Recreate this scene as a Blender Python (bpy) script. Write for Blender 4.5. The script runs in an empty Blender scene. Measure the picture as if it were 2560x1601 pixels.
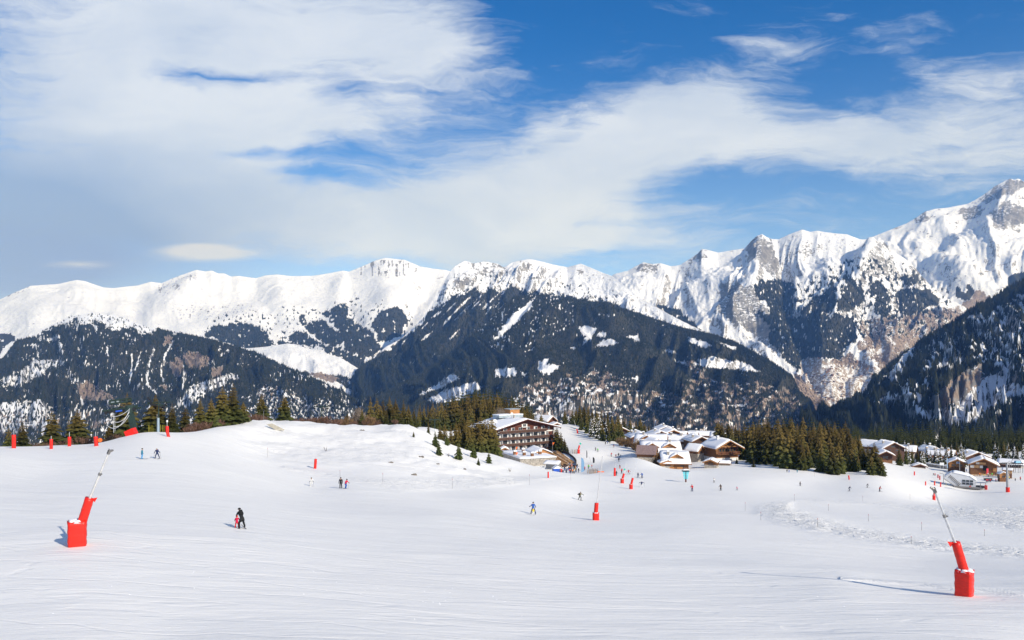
import bpy, bmesh, math, random
import numpy as np
from mathutils import Vector, Matrix

# ---------------------------------------------------------------- camera, world, sun, exposure
sc = bpy.context.scene
COL = sc.collection
F, CX, YH = 1990.0, 1280.0, 880.0          # focal length, centre and horizon in photo pixels (2560 x 1601)
cam = bpy.data.cameras.new('camera')
cam.sensor_width = 36.0
cam.lens = 36.0 * F / 2560.0
cam.shift_y = (YH - 800.5) / 2560.0
cam.clip_start = 0.5
cam.clip_end = 80000.0
camo = bpy.data.objects.new('camera', cam)
camo.location = (0, 0, 0)
camo.rotation_euler = (math.radians(90), 0, 0)
COL.objects.link(camo)
sc.camera = camo

SUN_H = (0.70, -0.714)                       # horizontal direction towards the sun
SUN_EL = math.radians(31)
sunv = Vector((SUN_H[0] * math.cos(SUN_EL), SUN_H[1] * math.cos(SUN_EL), math.sin(SUN_EL))).normalized()
sl = bpy.data.lights.new('sun', 'SUN')
sl.energy = 4.2
sl.angle = math.radians(0.55)
sl.color = (1.0, 0.935, 0.84)
so = bpy.data.objects.new('sun', sl)
so.rotation_euler = sunv.to_track_quat('Z', 'Y').to_euler()
so.location = (0, 0, 100)
COL.objects.link(so)
sc.view_settings.view_transform = 'Standard'
sc.view_settings.look = 'None'
sc.view_settings.gamma = 1.0
sc.view_settings.use_curve_mapping = False
sc.view_settings.exposure = 0.22

def nd(nt, t, **kw):
    n = nt.nodes.new(t)
    for k, v in kw.items():
        if k.startswith('_'):
            n.inputs[k[1:]].default_value = v
        else:
            setattr(n, k, v)
    return n

def mth(nt, op, a, b=None, c=None, clamp=False):
    n = nt.nodes.new('ShaderNodeMath'); n.operation = op; n.use_clamp = clamp
    for i, v in enumerate((a, b, c)):
        if v is None: continue
        if isinstance(v, (int, float)): n.inputs[i].default_value = v
        else: nt.links.new(v, n.inputs[i])
    return n.outputs[0]

def sstep(nt, v, lo, hi, a=0.0, b=1.0):
    n = nt.nodes.new('ShaderNodeMapRange'); n.interpolation_type = 'SMOOTHSTEP'
    nt.links.new(v, n.inputs['Value'])
    n.inputs['From Min'].default_value = lo; n.inputs['From Max'].default_value = hi
    n.inputs['To Min'].default_value = a; n.inputs['To Max'].default_value = b
    return n.outputs['Result']

def mixc(nt, fac, a, b, blend='MIX'):
    n = nt.nodes.new('ShaderNodeMix'); n.data_type = 'RGBA'; n.blend_type = blend
    if isinstance(fac, (int, float)): n.inputs[0].default_value = fac
    else: nt.links.new(fac, n.inputs[0])
    for i, v in ((6, a), (7, b)):
        if isinstance(v, (tuple, list)): n.inputs[i].default_value = (v[0], v[1], v[2], 1)
        else: nt.links.new(v, n.inputs[i])
    return n.outputs[2]

world = bpy.data.worlds.new('World')
sc.world = world
world.use_nodes = True
nt = world.node_tree
nt.nodes.clear()
wout = nd(nt, 'ShaderNodeOutputWorld')
bg = nd(nt, 'ShaderNodeBackground')
bg.inputs['Strength'].default_value = 0.10
nt.links.new(bg.outputs[0], wout.inputs[0])
sky = nd(nt, 'ShaderNodeTexSky')
sky.sky_type = 'NISHITA'
sky.sun_disc = False
sky.sun_elevation = SUN_EL
sky.sun_rotation = math.atan2(SUN_H[0], SUN_H[1])
sky.altitude = 1900
sky.air_density = 1.0
sky.dust_density = 0.3
sky.ozone_density = 2.0
tc = nd(nt, 'ShaderNodeTexCoord')
sep = nd(nt, 'ShaderNodeSeparateXYZ')
nt.links.new(tc.outputs['Generated'], sep.inputs[0])
dx, dy, dz = sep.outputs
ady = mth(nt, 'MAXIMUM', mth(nt, 'ABSOLUTE', dy), 0.12)
U = mth(nt, 'DIVIDE', dx, ady)
V = mth(nt, 'DIVIDE', dz, ady)
# coordinates of the cloud deck, one unit = 1000 photo pixels
PXu = mth(nt, 'MULTIPLY_ADD', U, F / 1000.0, CX / 1000.0)
PYv = mth(nt, 'MULTIPLY_ADD', V, -F / 1000.0, YH / 1000.0)
comb = nd(nt, 'ShaderNodeCombineXYZ')
nt.links.new(PXu, comb.inputs[0]); nt.links.new(PYv, comb.inputs[1])
def noise(nt, vec, scale, detail=6, rough=0.55, dist=0.0, sc3=None, rot=None, loc=None, dim='3D', col=False):
    if sc3 or rot or loc:
        m = nd(nt, 'ShaderNodeMapping')
        nt.links.new(vec, m.inputs[0])
        if loc: m.inputs['Location'].default_value = loc
        if rot: m.inputs['Rotation'].default_value = rot
        if sc3: m.inputs['Scale'].default_value = sc3
        vec = m.outputs[0]
    n = nd(nt, 'ShaderNodeTexNoise')
    n.noise_dimensions = dim
    nt.links.new(vec, n.inputs['Vector'])
    n.inputs['Scale'].default_value = scale; n.inputs['Detail'].default_value = detail
    n.inputs['Roughness'].default_value = rough; n.inputs['Distortion'].default_value = dist
    return n.outputs['Color' if col else 'Fac']
wn = noise(nt, comb.outputs[0], 2.2, 5, 0.55, sc3=(1, 1.9, 1), col=True)
w1 = nd(nt, 'ShaderNodeVectorMath', operation='SUBTRACT'); nt.links.new(wn, w1.inputs[0]); w1.inputs[1].default_value = (.5, .5, .5)
w2 = nd(nt, 'ShaderNodeVectorMath', operation='MULTIPLY'); nt.links.new(w1.outputs[0], w2.inputs[0]); w2.inputs[1].default_value = (.42, .17, 0)
w3 = nd(nt, 'ShaderNodeVectorMath', operation='ADD'); nt.links.new(w2.outputs[0], w3.inputs[0]); nt.links.new(comb.outputs[0], w3.inputs[1])
CV = w3.outputs[0]
def blobs(lst, vec, start=0.0):
    acc = start
    for cx_, cy_, rx, ry, ang, wgt in lst:
        m = nd(nt, 'ShaderNodeMapping', vector_type='TEXTURE')
        nt.links.new(vec, m.inputs[0])
        m.inputs['Location'].default_value = (cx_ / 1000, cy_ / 1000, 0)
        m.inputs['Rotation'].default_value = (0, 0, math.radians(ang))
        m.inputs['Scale'].default_value = (rx / 1000, ry / 1000, 1)
        g = nd(nt, 'ShaderNodeTexGradient', gradient_type='QUADRATIC_SPHERE')
        nt.links.new(m.outputs[0], g.inputs[0])
        g2 = mth(nt, 'POWER', g.outputs[1], 0.6)
        acc = mth(nt, 'MULTIPLY_ADD', g2, wgt, acc)
    return acc
CLOUDS = [  # cx, cy, rx, ry, angle, weight
    (330, 60, 900, 380, 0, 1.25), (900, 90, 470, 230, 12, .85), (1090, 150, 330, 170, 25, .4), (250, 330, 700, 240, 0, .75), (760, 300, 520, 110, 5, .75),
    (560, 186, 250, 34, 3, -.62), (840, 215, 200, 60, 14, -.25), (620, 388, 480, 32, 2, -.5), (700, 340, 460, 110, 0, .5), (560, 400, 380, 80, 0, .3), (800, 452, 260, 30, 5, -.7), (930, 372, 240, 40, 14, -.35), (300, 470, 620, 170, 0, .7), (1000, 250, 200, 60, 20, .35),
    (150, 560, 760, 250, 0, .75), (620, 540, 640, 160, 0, .95), (1130, 520, 600, 200, -4, 1.05), (1330, 330, 240, 60, -22, .4),
    (1500, 400, 560, 210, -20, 1.05), (1730, 270, 420, 130, -24, .95), (1830, 330, 420, 110, -8, .6), (2020, 380, 460, 100, 2, .75),
    (2380, 330, 620, 150, -7, 1.15), (2520, 440, 420, 90, -8, .45),
    (1500, 590, 800, 110, -2, .8), (1050, 600, 520, 90, 0, .35),
    (1900, 103, 190, 34, 0, .6), (2330, 150, 260, 90, 18, .38), (2540, 190, 200, 80, 0, .4), (2080, 20, 160, 30, 0, .25),
    (1750, 510, 330, 26, -8, .15), (1480, 545, 160, 30, 0, -.3)]
dens = blobs(CLOUDS, CV)
fib = noise(nt, CV, 6.5, 10, 0.66, 0.5, sc3=(0.5, 1.9, 1), rot=(0, 0, math.radians(13)))
fib2 = noise(nt, CV, 1.7, 5, 0.5, 0.2, sc3=(0.8, 1.6, 1), loc=(3, 1, 0))
fib3 = noise(nt, CV, 17.0, 8, 0.7, 0.6, sc3=(0.35, 2.2, 1), rot=(0, 0, math.radians(11)), loc=(2, 5, 0))
nsum = mth(nt, 'ADD', mth(nt, 'MULTIPLY_ADD', fib3, 0.9, -0.45), mth(nt, 'MULTIPLY_ADD', fib, 1.25, -0.625))
nsum = mth(nt, 'ADD', nsum, mth(nt, 'MULTIPLY_ADD', fib2, 0.6, -0.30))
# behind the viewer and overhead the same broken cloud goes on
back = sstep(nt, dy, 0.18, 0.45, 0.2, 0.0)
high = sstep(nt, dz, 0.42, 0.6, 0.0, 0.3)
dd = mth(nt, 'ADD', mth(nt, 'ADD', dens, nsum), mth(nt, 'MAXIMUM', back, high))
cmask = sstep(nt, dd, 0.04, 1.02)
cmask = mth(nt, 'MULTIPLY', cmask, 0.87)
lent = blobs([(520, 634, 205, 30, 0, 2.0), (500, 622, 110, 26, 0, .8), (200, 662, 140, 18, 0, .9), (720, 640, 60, 25, 10, .35), (1260, 650, 60, 16, 0, .5), (1130, 665, 70, 14, 0, .3)], comb.outputs[0])
lfib = noise(nt, comb.outputs[0], 14, 5, 0.55, sc3=(0.5, 2.4, 1))
lmask = sstep(nt, mth(nt, 'MULTIPLY', lent, mth(nt, 'MULTIPLY_ADD', lfib, 1.2, 0.1)), 0.05, 0.9, 0, 0.75)
# cloud brightness: thicker cores are bluish grey, the left part is in a grey veil
shade_n = noise(nt, CV, 2.4, 6, 0.55, 0.3, sc3=(0.7, 1.7, 1), loc=(7, 4, 0))
veil = blobs([(-150, 600, 1150, 300, 0, 1.9), (-250, 300, 650, 480, 0, .7)], CV)
sh = mth(nt, 'ADD', sstep(nt, shade_n, 0.36, 0.7), veil)
ccol = mixc(nt, mth(nt, 'MULTIPLY', sstep(nt, shade_n, 0.36, 0.7), 0.8), (7.3, 7.9, 8.9), (5.2, 6.1, 7.7))
ccol = mixc(nt, mth(nt, 'MULTIPLY', veil, 1.0, clamp=True), ccol, (2.9, 3.9, 6.1))
tint = mixc(nt, sstep(nt, dz, 0.03, 0.40), (1.02, 1.12, 1.42), (0.03, 0.57, 1.12))
skyc = mixc(nt, 1.0, sky.outputs[0], tint, 'MULTIPLY')
vl = blobs([(-60, 650, 1100, 260, 0, 1.3)], comb.outputs[0])
skyc = mixc(nt, mth(nt, 'MINIMUM', vl, 0.85), skyc, (2.6, 3.3, 5.6))
c1 = mixc(nt, cmask, skyc, ccol)
c2 = mixc(nt, lmask, c1, (7.0, 7.2, 7.6))
nt.links.new(c2, bg.inputs[0])

# ---------------------------------------------------------------- numpy noise
_rs = np.random.RandomState(7)
_perm = _rs.permutation(1024)
_ga = _rs.rand(1024) * 2 * math.pi
_gx, _gy = np.cos(_ga), np.sin(_ga)
def pn(x, y, seed=0):
    x = np.asarray(x, float) + seed * 17.37; y = np.asarray(y, float) + seed * 9.71
    xi = np.floor(x).astype(int); yi = np.floor(y).astype(int)
    xf = x - xi; yf = y - yi
    def g(ix, iy, fx, fy):
        h = _perm[(_perm[ix & 1023] + iy) & 1023]
        return _gx[h] * fx + _gy[h] * fy
    u = xf * xf * xf * (xf * (xf * 6 - 15) + 10); v = yf * yf * yf * (yf * (yf * 6 - 15) + 10)
    a = g(xi, yi, xf, yf); b = g(xi + 1, yi, xf - 1, yf)
    c = g(xi, yi + 1, xf, yf - 1); d = g(xi + 1, yi + 1, xf - 1, yf - 1)
    return ((a + u * (b - a)) * (1 - v) + (c + u * (d - c)) * v) * 1.41
def fbm(x, y, o=4, seed=0, gain=0.5):
    s = 0; a = 1.0; f = 1.0
    for i in range(o):
        s = s + a * pn(x * f, y * f, seed + i * 3); a *= gain; f *= 2.03
    return s
def ridged(x, y, o=4, seed=0, gain=0.5):
    s = 0; a = 1.0; f = 1.0; w = 1.0
    for i in range(o):
        n = 1 - np.abs(pn(x * f, y * f, seed + i * 5)) * 1.6
        n = np.clip(n, 0, 1) ** 2 * w
        s = s + a * n; w = np.clip(n * 1.6, 0, 1); a *= gain; f *= 2.07
    return s
def ss(x, a, b):
    t = np.clip((x - a) / (b - a), 0, 1)
    return t * t * (3 - 2 * t)
def inpoly(px, py, poly):
    ins = np.zeros(px.shape, bool)
    n = len(poly)
    for i in range(n):
        x1, y1 = poly[i]; x2, y2 = poly[(i + 1) % n]
        if y1 == y2: continue
        c = ((py < y1) != (py < y2)) & (px < (x2 - x1) * (py - y1) / (y2 - y1) + x1)
        ins ^= c
    return ins
def polydist(px, py, line):
    d = np.full(px.shape, 1e9)
    for (x1, y1), (x2, y2) in zip(line[:-1], line[1:]):
        vx, vy = x2 - x1, y2 - y1
        t = np.clip(((px - x1) * vx + (py - y1) * vy) / (vx * vx + vy * vy), 0, 1)
        d = np.minimum(d, np.hypot(px - x1 - t * vx, py - y1 - t * vy))
    return d
def P(px, py, Y):
    return ((px - CX) / F * Y, Y, (YH - py) / F * Y)

# ---------------------------------------------------------------- object helpers
def tag(o, label=None, cat=None, group=None, kind=None):
    if label: o['label'] = label
    if cat: o['category'] = cat
    if group: o['group'] = group
    if kind: o['kind'] = kind
    return o
def empty(name, loc=(0, 0, 0), rz=0.0, label=None, cat=None, group=None):
    o = bpy.data.objects.new(name, None)
    o.empty_display_size = 0.3
    o.location = loc; o.rotation_euler = (0, 0, rz)
    COL.objects.link(o)
    return tag(o, label, cat, group)
def link_mesh(name, me, parent=None, loc=None):
    o = bpy.data.objects.new(name, me)
    COL.objects.link(o)
    if parent: o.parent = parent
    if loc: o.location = loc
    return o
def np_mesh(name, verts, quads, mats, smooth=True, tri=False):
    k = 3 if tri else 4
    me = bpy.data.meshes.new(name)
    me.vertices.add(len(verts)); me.vertices.foreach_set('co', np.asarray(verts, np.float32).ravel())
    nf = len(quads)
    me.loops.add(nf * k); me.loops.foreach_set('vertex_index', np.asarray(quads, np.int32).ravel())
    me.polygons.add(nf)
    me.polygons.foreach_set('loop_start', np.arange(0, nf * k, k, dtype=np.int32))
    me.polygons.foreach_set('use_smooth', np.full(nf, smooth))
    for m in mats: me.materials.append(m)
    me.update(calc_edges=True)
    me.validate()
    return me
def grid_quads(nu, nv):
    i = np.arange(nu - 1)[:, None] * nv + np.arange(nv - 1)[None, :]
    i = i.ravel()
    return np.stack([i, i + nv, i + nv + 1, i + 1], 1)

class MB:
    """collects simple solids into one mesh"""
    def __init__(s): s.v = []; s.f = []; s.m = []; s.cur = 0
    def add(s, vs, fs):
        b = len(s.v); s.v += [tuple(v) for v in vs]
        for f in fs: s.f.append([b + i for i in f]); s.m.append(s.cur)
        return s
    def box(s, c, d, rz=0.0, R=None, taper=1.0):
        hx, hy, hz = d[0] / 2, d[1] / 2, d[2] / 2
        M = R if R is not None else Matrix.Rotation(rz, 3, 'Z')
        vs = []
        for z in (-1, 1):
            k = taper if z > 0 else 1
            for x, y in ((-1, -1), (1, -1), (1, 1), (-1, 1)):
                vs.append(Vector(c) + M @ Vector((x * hx * k, y * hy * k, z * hz)))
        return s.add(vs, [(3, 2, 1, 0), (4, 5, 6, 7), (0, 1, 5, 4), (1, 2, 6, 5), (2, 3, 7, 6), (3, 0, 4, 7)])
    def bar(s, a, b, r, r2=None, n=6, cap=True):
        a = Vector(a); b = Vector(b); r2 = r if r2 is None else r2
        d = (b - a)
        if d.length < 1e-6: return s
        q = d.to_track_quat('Z', 'Y')
        vs = []
        for p, rr in ((a, r), (b, r2)):
            for i in range(n):
                t = 2 * math.pi * i / n
                vs.append(p + q @ Vector((math.cos(t) * rr, math.sin(t) * rr, 0)))
        fs = [(i, (i + 1) % n, n + (i + 1) % n, n + i) for i in range(n)]
        if cap: fs += [tuple(range(n - 1, -1, -1)), tuple(range(n, 2 * n))]
        return s.add(vs, fs)
    def tube(s, pts, r, n=5):
        for a, b in zip(pts[:-1], pts[1:]): s.bar(a, b, r, n=n)
        return s
    def prism(s, prof, axis, a, b):
        """profile (list of 2D) extruded from a to b along 'x' or 'y' or 'z'"""
        n = len(prof); vs = []
        for t in (a, b):
            for p, q in prof:
                vs.append({'x': (t, p, q), 'y': (p, t, q), 'z': (p, q, t)}[axis])
        fs = [(i, (i + 1) % n, n + (i + 1) % n, n + i) for i in range(n)]
        fs += [tuple(range(n - 1, -1, -1)), tuple(range(n, 2 * n))]
        return s.add(vs, fs)
    def mesh(s, name, mats, smooth=False):
        me = bpy.data.meshes.new(name)
        me.from_pydata(s.v, [], s.f)
        for m in (mats if isinstance(mats, (list, tuple)) else [mats]): me.materials.append(m)
        me.polygons.foreach_set('material_index', s.m)
        if smooth: me.polygons.foreach_set('use_smooth', [True] * len(s.f))
        bm = bmesh.new(); bm.from_mesh(me); bmesh.ops.recalc_face_normals(bm, faces=bm.faces); bm.to_mesh(me); bm.free()
        me.update()
        return me
    def build(s, name, mats, parent=None, smooth=False, loc=None):
        return link_mesh(name, s.mesh(name, mats, smooth), parent, loc)

# ---------------------------------------------------------------- materials
def mat(name, col, rough=0.8, noise_amt=0.0, nscale=5.0, metallic=0.0, bump=0.0, sc3=None, spec=0.3, bdist=0.02):
    m = bpy.data.materials.new(name); m.use_nodes = True
    nt = m.node_tree; b = nt.nodes['Principled BSDF']
    b.inputs['Base Color'].default_value = (*col, 1); b.inputs['Roughness'].default_value = rough
    b.inputs['Metallic'].default_value = metallic
    b.inputs['Specular IOR Level'].default_value = spec
    if noise_amt or bump:
        t = nd(nt, 'ShaderNodeTexCoord')
        f = noise(nt, t.outputs['Object'], nscale, 5, 0.6, sc3=sc3)
        if noise_amt:
            c = mixc(nt, sstep(nt, f, 0.3, 0.7), tuple(x * (1 - noise_amt) for x in col), tuple(min(1, x * (1 + noise_amt)) for x in col))
            nt.links.new(c, b.inputs['Base Color'])
        if bump:
            bp = nd(nt, 'ShaderNodeBump'); bp.inputs['Strength'].default_value = bump; bp.inputs['Distance'].default_value = bdist
            nt.links.new(f, bp.inputs['Height']); nt.links.new(bp.outputs[0], b.inputs['Normal'])
    return m
# ---------------------------------------------------------------- near terrain
def W(px, Y, z): return (px, YH - z * F / Y, Y)
CTRL = [
 # around the viewer and just below the frame
 W(-900, 3, -2.3), W(300, 3, -2.3), W(1280, 3, -2.3), W(2200, 3, -2.3), W(3500, 3, -2.3),
 W(-900, 14, -6.2), W(300, 14, -6.2), W(1280, 14, -6.3), W(2200, 14, -6.3), W(3500, 14, -6.3),
 (-900, 1640, 34), (-200, 1640, 35), (400, 1625, 34), (1280, 1630, 34), (2000, 1625, 35), (2700, 1620, 36), (3500, 1640, 36),
 (194, 1364, 55), (600, 1322, 67), (-100, 1340, 60), (-900, 1330, 62), (900, 1365, 63), (1280, 1375, 66), (1900, 1405, 64),
 (2410, 1490, 48), (2700, 1470, 50), (3500, 1480, 52), (2100, 1450, 53), (2300, 1400, 80), (2560, 1410, 76), (3300, 1400, 80),
 (1100, 1290, 95), (1333, 1287, 118), (1493, 1301, 115), (100, 1185, 118), (560, 1205, 115), (-400, 1180, 118),
 (355, 1148, 131), (780, 1216, 138), (866, 1222, 133), (1700, 1325, 95), (1900, 1290, 128), (2300, 1300, 135), (2600, 1300, 145), (3300, 1300, 150),
 (34, 1121, 150), (128, 1123, 153), (241, 1117, 155), (420, 1092, 163), (-300, 1125, 150), (-900, 1130, 150),
 (0, 1117.5, 164), (150, 1113.5, 167), (250, 1107, 171), (335, 1086, 172), (380, 1081, 176), (500, 1079.5, 180), (560, 1067, 195), (620, 1055.5, 215),
 (700, 1053.5, 228), (800, 1060, 234), (900, 1065, 236), (960, 1064, 238), (1020, 1064, 238), (1048, 1075, 236), (1090, 1100, 235), (1130, 1118, 235), (1196, 1133, 237), (1280, 1153, 239),
 (1325, 1163, 240), (1360, 1174, 241), (1400, 1182, 243), (1464, 1187, 247),
 (640, 1100, 192), (480, 1110, 160), (640, 1150, 160), (786, 1172, 160), (800, 1120, 193), (960, 1120, 198), (960, 1175, 165), (1100, 1160, 185), (1100, 1225, 148), (1250, 1210, 168), (1250, 1180, 203),
 (1380, 1215, 178), (1480, 1225, 186), (1447, 1251, 165), (1250, 1240, 142),
 # behind the left crest: falls away
 (-900, 1180, 200), (-300, 1170, 200), (0, 1160, 200), (150, 1150, 200), (300, 1135, 205), (450, 1120, 208), (560, 1095, 228), (700, 1080, 262), (850, 1090, 270), (960, 1085, 275),
 W(-900, 420, -90), W(0, 420, -90), W(400, 420, -88), W(760, 420, -72), W(900, 420, -62),
 W(-900, 800, -210), W(0, 800, -210), W(700, 800, -180), W(1000, 800, -130),
 # hollow behind the mound, hotel plateau
 (1020, 1075, 285), (1100, 1085, 330), (1130, 1150, 275), (1200, 1160, 275), W(1235, 340, -44), W(1300, 300, -44.2), W(1300, 340, -44), W(1380, 345, -44), W(1400, 300, -44.2), W(1400, 270, -42.5), W(1440, 290, -44), W(1464, 270, -41.5),
 W(1400, 380, -45), W(1300, 390, -43.5), W(1220, 390, -42),
 (1100, 1078, 390), (1180, 1070, 430), (1260, 1062, 450), (1330, 1085, 440), (1050, 1068, 350),
 W(1150, 560, -70), W(1250, 560, -72), W(1340, 560, -66),
 # piste down the middle
 (1577, 1223, 195), (1550, 1208, 212), (1603, 1219, 204), (1600, 1196, 232), (1545, 1145, 342), (1490, 1130, 352), (1446, 1134, 338), (1443, 1084, 478), (1510, 1112, 415), (1440, 1069, 545), (1400, 1067, 540), (1490, 1072, 530), (1540, 1100, 455), (1570, 1118, 400),
 (1588, 1128, 368), (1602, 1142, 335), (1629, 1158, 306), (1654, 1168, 290), (1685, 1175, 280), (1740, 1188, 258), (1800, 1193, 250),
 (1640, 1157, 345), (1640, 1168, 315), (1669, 1171, 301), (1700, 1165, 330), (1580, 1112, 450), (1650, 1130, 410), (1615, 1140, 370),
 W(1440, 640, -75), W(1600, 640, -78), W(1720, 640, -75),
 # chalet village
 (1720, 1174, 296), (1780, 1168, 305), (1840, 1147, 345), (1900, 1152, 335), (1600, 1118, 430), (1700, 1120, 425), (1800, 1122, 420), (1700, 1095, 520), (1850, 1100, 500),
 (1730, 1229, 195), (1800, 1230, 195), (1880, 1196, 248), (2000, 1183, 278), (1950, 1166, 305), (2100, 1189, 280), (2205, 1190, 282), (2015, 1215, 245), (2110, 1229, 228), (2200, 1229, 228), (1950, 1140, 360), (2100, 1150, 345), (2100, 1120, 450),
 # right basin
 (2333, 1250, 255), (2424, 1224, 318), (2520, 1231, 300), (2400, 1198, 345), (2480, 1200, 345), (2280, 1190, 340), (2400, 1183, 385), (2520, 1180, 390), (2300, 1170, 400), (2700, 1190, 380), (3300, 1200, 380),
 (2450, 1270, 190), (2250, 1262, 190), (2050, 1252, 185), (2700, 1280, 190),
 (2300, 1150, 470), (2500, 1145, 480), (2150, 1135, 480), (2300, 1122, 590), (2500, 1122, 600), (2050, 1120, 600), (1900, 1110, 600), (2800, 1125, 600), (3300, 1130, 600),
 W(2000, 900, -140), W(2500, 900, -140), W(3300, 900, -150), W(1500, 1100, -210),
 W(-900, 1600, -420), W(300, 1600, -420), W(1280, 1600, -420), W(2200, 1600, -330), W(3500, 1600, -330),
 W(-900, 3000, -620), W(300, 3000, -620), W(1280, 3000, -640), W(2200, 3000, -560), W(3500, 3000, -560),
 W(-900, 9000, -650), W(1280, 9000, -650), W(3500, 9000, -650),
]
_c = np.array(CTRL, float)
_cx = (_c[:, 0] - CX) / F * 2.6; _cy = np.log(_c[:, 2]) * 1.0; _cz = (YH - _c[:, 1]) / F * _c[:, 2]
_TY = np.log([2, 5, 14, 24, 35, 60, 90, 130, 180, 240, 350, 500, 700, 1000, 1600, 3000, 14000]); _TZ = [-2.0, -3.1, -6.2, -9.4, -12.8, -16.0, -19.5, -23.5, -29.0, -35.5, -45, -58, -90, -180, -400, -620, -655]
def _trend(ly): return np.interp(ly, _TY, _TZ)
_cz = _cz - _trend(_cy)
EPS2 = 0.075 ** 2
def _phi(r2): return np.sqrt(r2 + EPS2)
_n = len(_cx)
_A = np.zeros((_n + 3, _n + 3))
_A[:_n, :_n] = _phi((_cx[:, None] - _cx[None]) ** 2 + (_cy[:, None] - _cy[None]) ** 2)
_A[:_n, _n] = 1; _A[:_n, _n + 1] = _cx; _A[:_n, _n + 2] = _cy
_A[_n:, :_n] = _A[:_n, _n:].T
_A[:_n, :_n] += np.eye(_n) * -1e-4
_w = np.linalg.solve(_A, np.concatenate([_cz, [0, 0, 0]]))
def gz(x, y, detail=True):
    """height of the near terrain"""
    x = np.atleast_1d(np.asarray(x, float)); y = np.atleast_1d(np.asarray(y, float))
    yy = np.maximum(y, 2.0)
    a = np.clip(x / yy, -1.15, 1.15) * 2.6; b = np.log(yy)
    out = np.zeros(a.shape)
    fa, fb = a.ravel(), b.ravel(); o = out.ravel()
    for s in range(0, len(fa), 20000):
        r2 = (fa[s:s + 20000, None] - _cx[None]) ** 2 + (fb[s:s + 20000, None] - _cy[None]) ** 2
        o[s:s + 20000] = _phi(r2) @ _w[:_n] + _w[_n] + _w[_n + 1] * fa[s:s + 20000] + _w[_n + 2] * fb[s:s + 20000]
    out = o.reshape(a.shape) * ss(y, 14, 34) + _trend(b)
    if detail:
        # rolling ungroomed snow on the mound, wind ripples and soft dunes elsewhere
        px = x / yy * F + CX
        py = YH - out * F / yy
        mound = ss(y, 150, 185) * (1 - ss(px, 1240, 1330)) * ss(px, 560, 640) * (1 - ss(y, 245, 262))
        out = out + mound * (0.60 * fbm(x / 13, y / 11, 3, 4) + 0.26 * ridged((x + y * .5) / 9, (y - x * .5) / 3.6, 3, 9))
        out = out + 0.05 * fbm(x / 9, y / 5, 3, 2) * ss(y, 20, 60)
        offp = offpiste(px, py, y)
        out = out + offp * (0.22 * fbm(x / 5.5, y / 4.0, 3, 11) + 0.13 * ridged(x / 2.6 + 0.5 * pn(x / 6, y / 6, 3), y / 6.0, 2, 14))
    return out
def offpiste(px, py, y):
    """tracked-out rough snow to the right and the snow rim lines"""
    x_ = (px - CX) / F * y
    PA = [(1850, 1245), (2050, 1238), (2330, 1255), (2620, 1252), (2700, 1330), (2560, 1345), (2350, 1300), (2180, 1272), (1990, 1262), (2160, 1310), (2400, 1345), (2600, 1365), (2700, 1420), (2300, 1385), (2050, 1345), (1880, 1300)]
    a = inpoly(px, py, PA)
    w = 2 * np.sin(px / 37.0)
    PB = [(2100, 1440), (2400, 1462), (2600, 1485), (2600, 1497), (2400, 1478), (2100, 1452)]
    b = inpoly(px + w, py + w, PB)
    PC = [(1000, 1235), (1250, 1222), (1440, 1192), (1440, 1186), (1250, 1190), (900, 1190), (700, 1160), (700, 1175)]
    c = inpoly(px + w, py, PC)
    def soft(m, P_, wd):
        return np.where(m, ss(polydist(px + 9 * pn(x_ / 3.0, y / 4.0, 5), py, P_ + P_[:1]), 0, wd), 0.0)
    return soft(a, PA, 30) * ss(px, 1850, 1960) * ss(y, 60, 75) + 0.35 * soft(b, PB, 7) + 0.5 * soft(c, PC, 12)
NU, NV = 560, 470
_us = np.linspace(-0.98, 0.98, NU)
_u = np.sign(_us) * np.abs(_us) ** 1.05
_k = np.linspace(0, 1, NV)
_ys = np.concatenate([[-60, -20, 0.0], np.exp(np.interp(np.linspace(0, 1, NV - 3), [0, .05, .30, .78, .9, 1], np.log([3, 26, 75, 560, 1200, 12000])))])
_U, _Y = np.meshgrid(_u, _ys, indexing='ij')
_YY = np.maximum(_Y, 14.0)
_X = _U * (_YY * 1.0 + 8)
_Zg = gz(_X, np.maximum(_Y, 3.0))
_Zg = _Zg + np.where(_Y < 3, (3 - _Y) * 0.25, 0)
verts = np.stack([_X, _Y, _Zg], -1).reshape(-1, 3)

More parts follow.
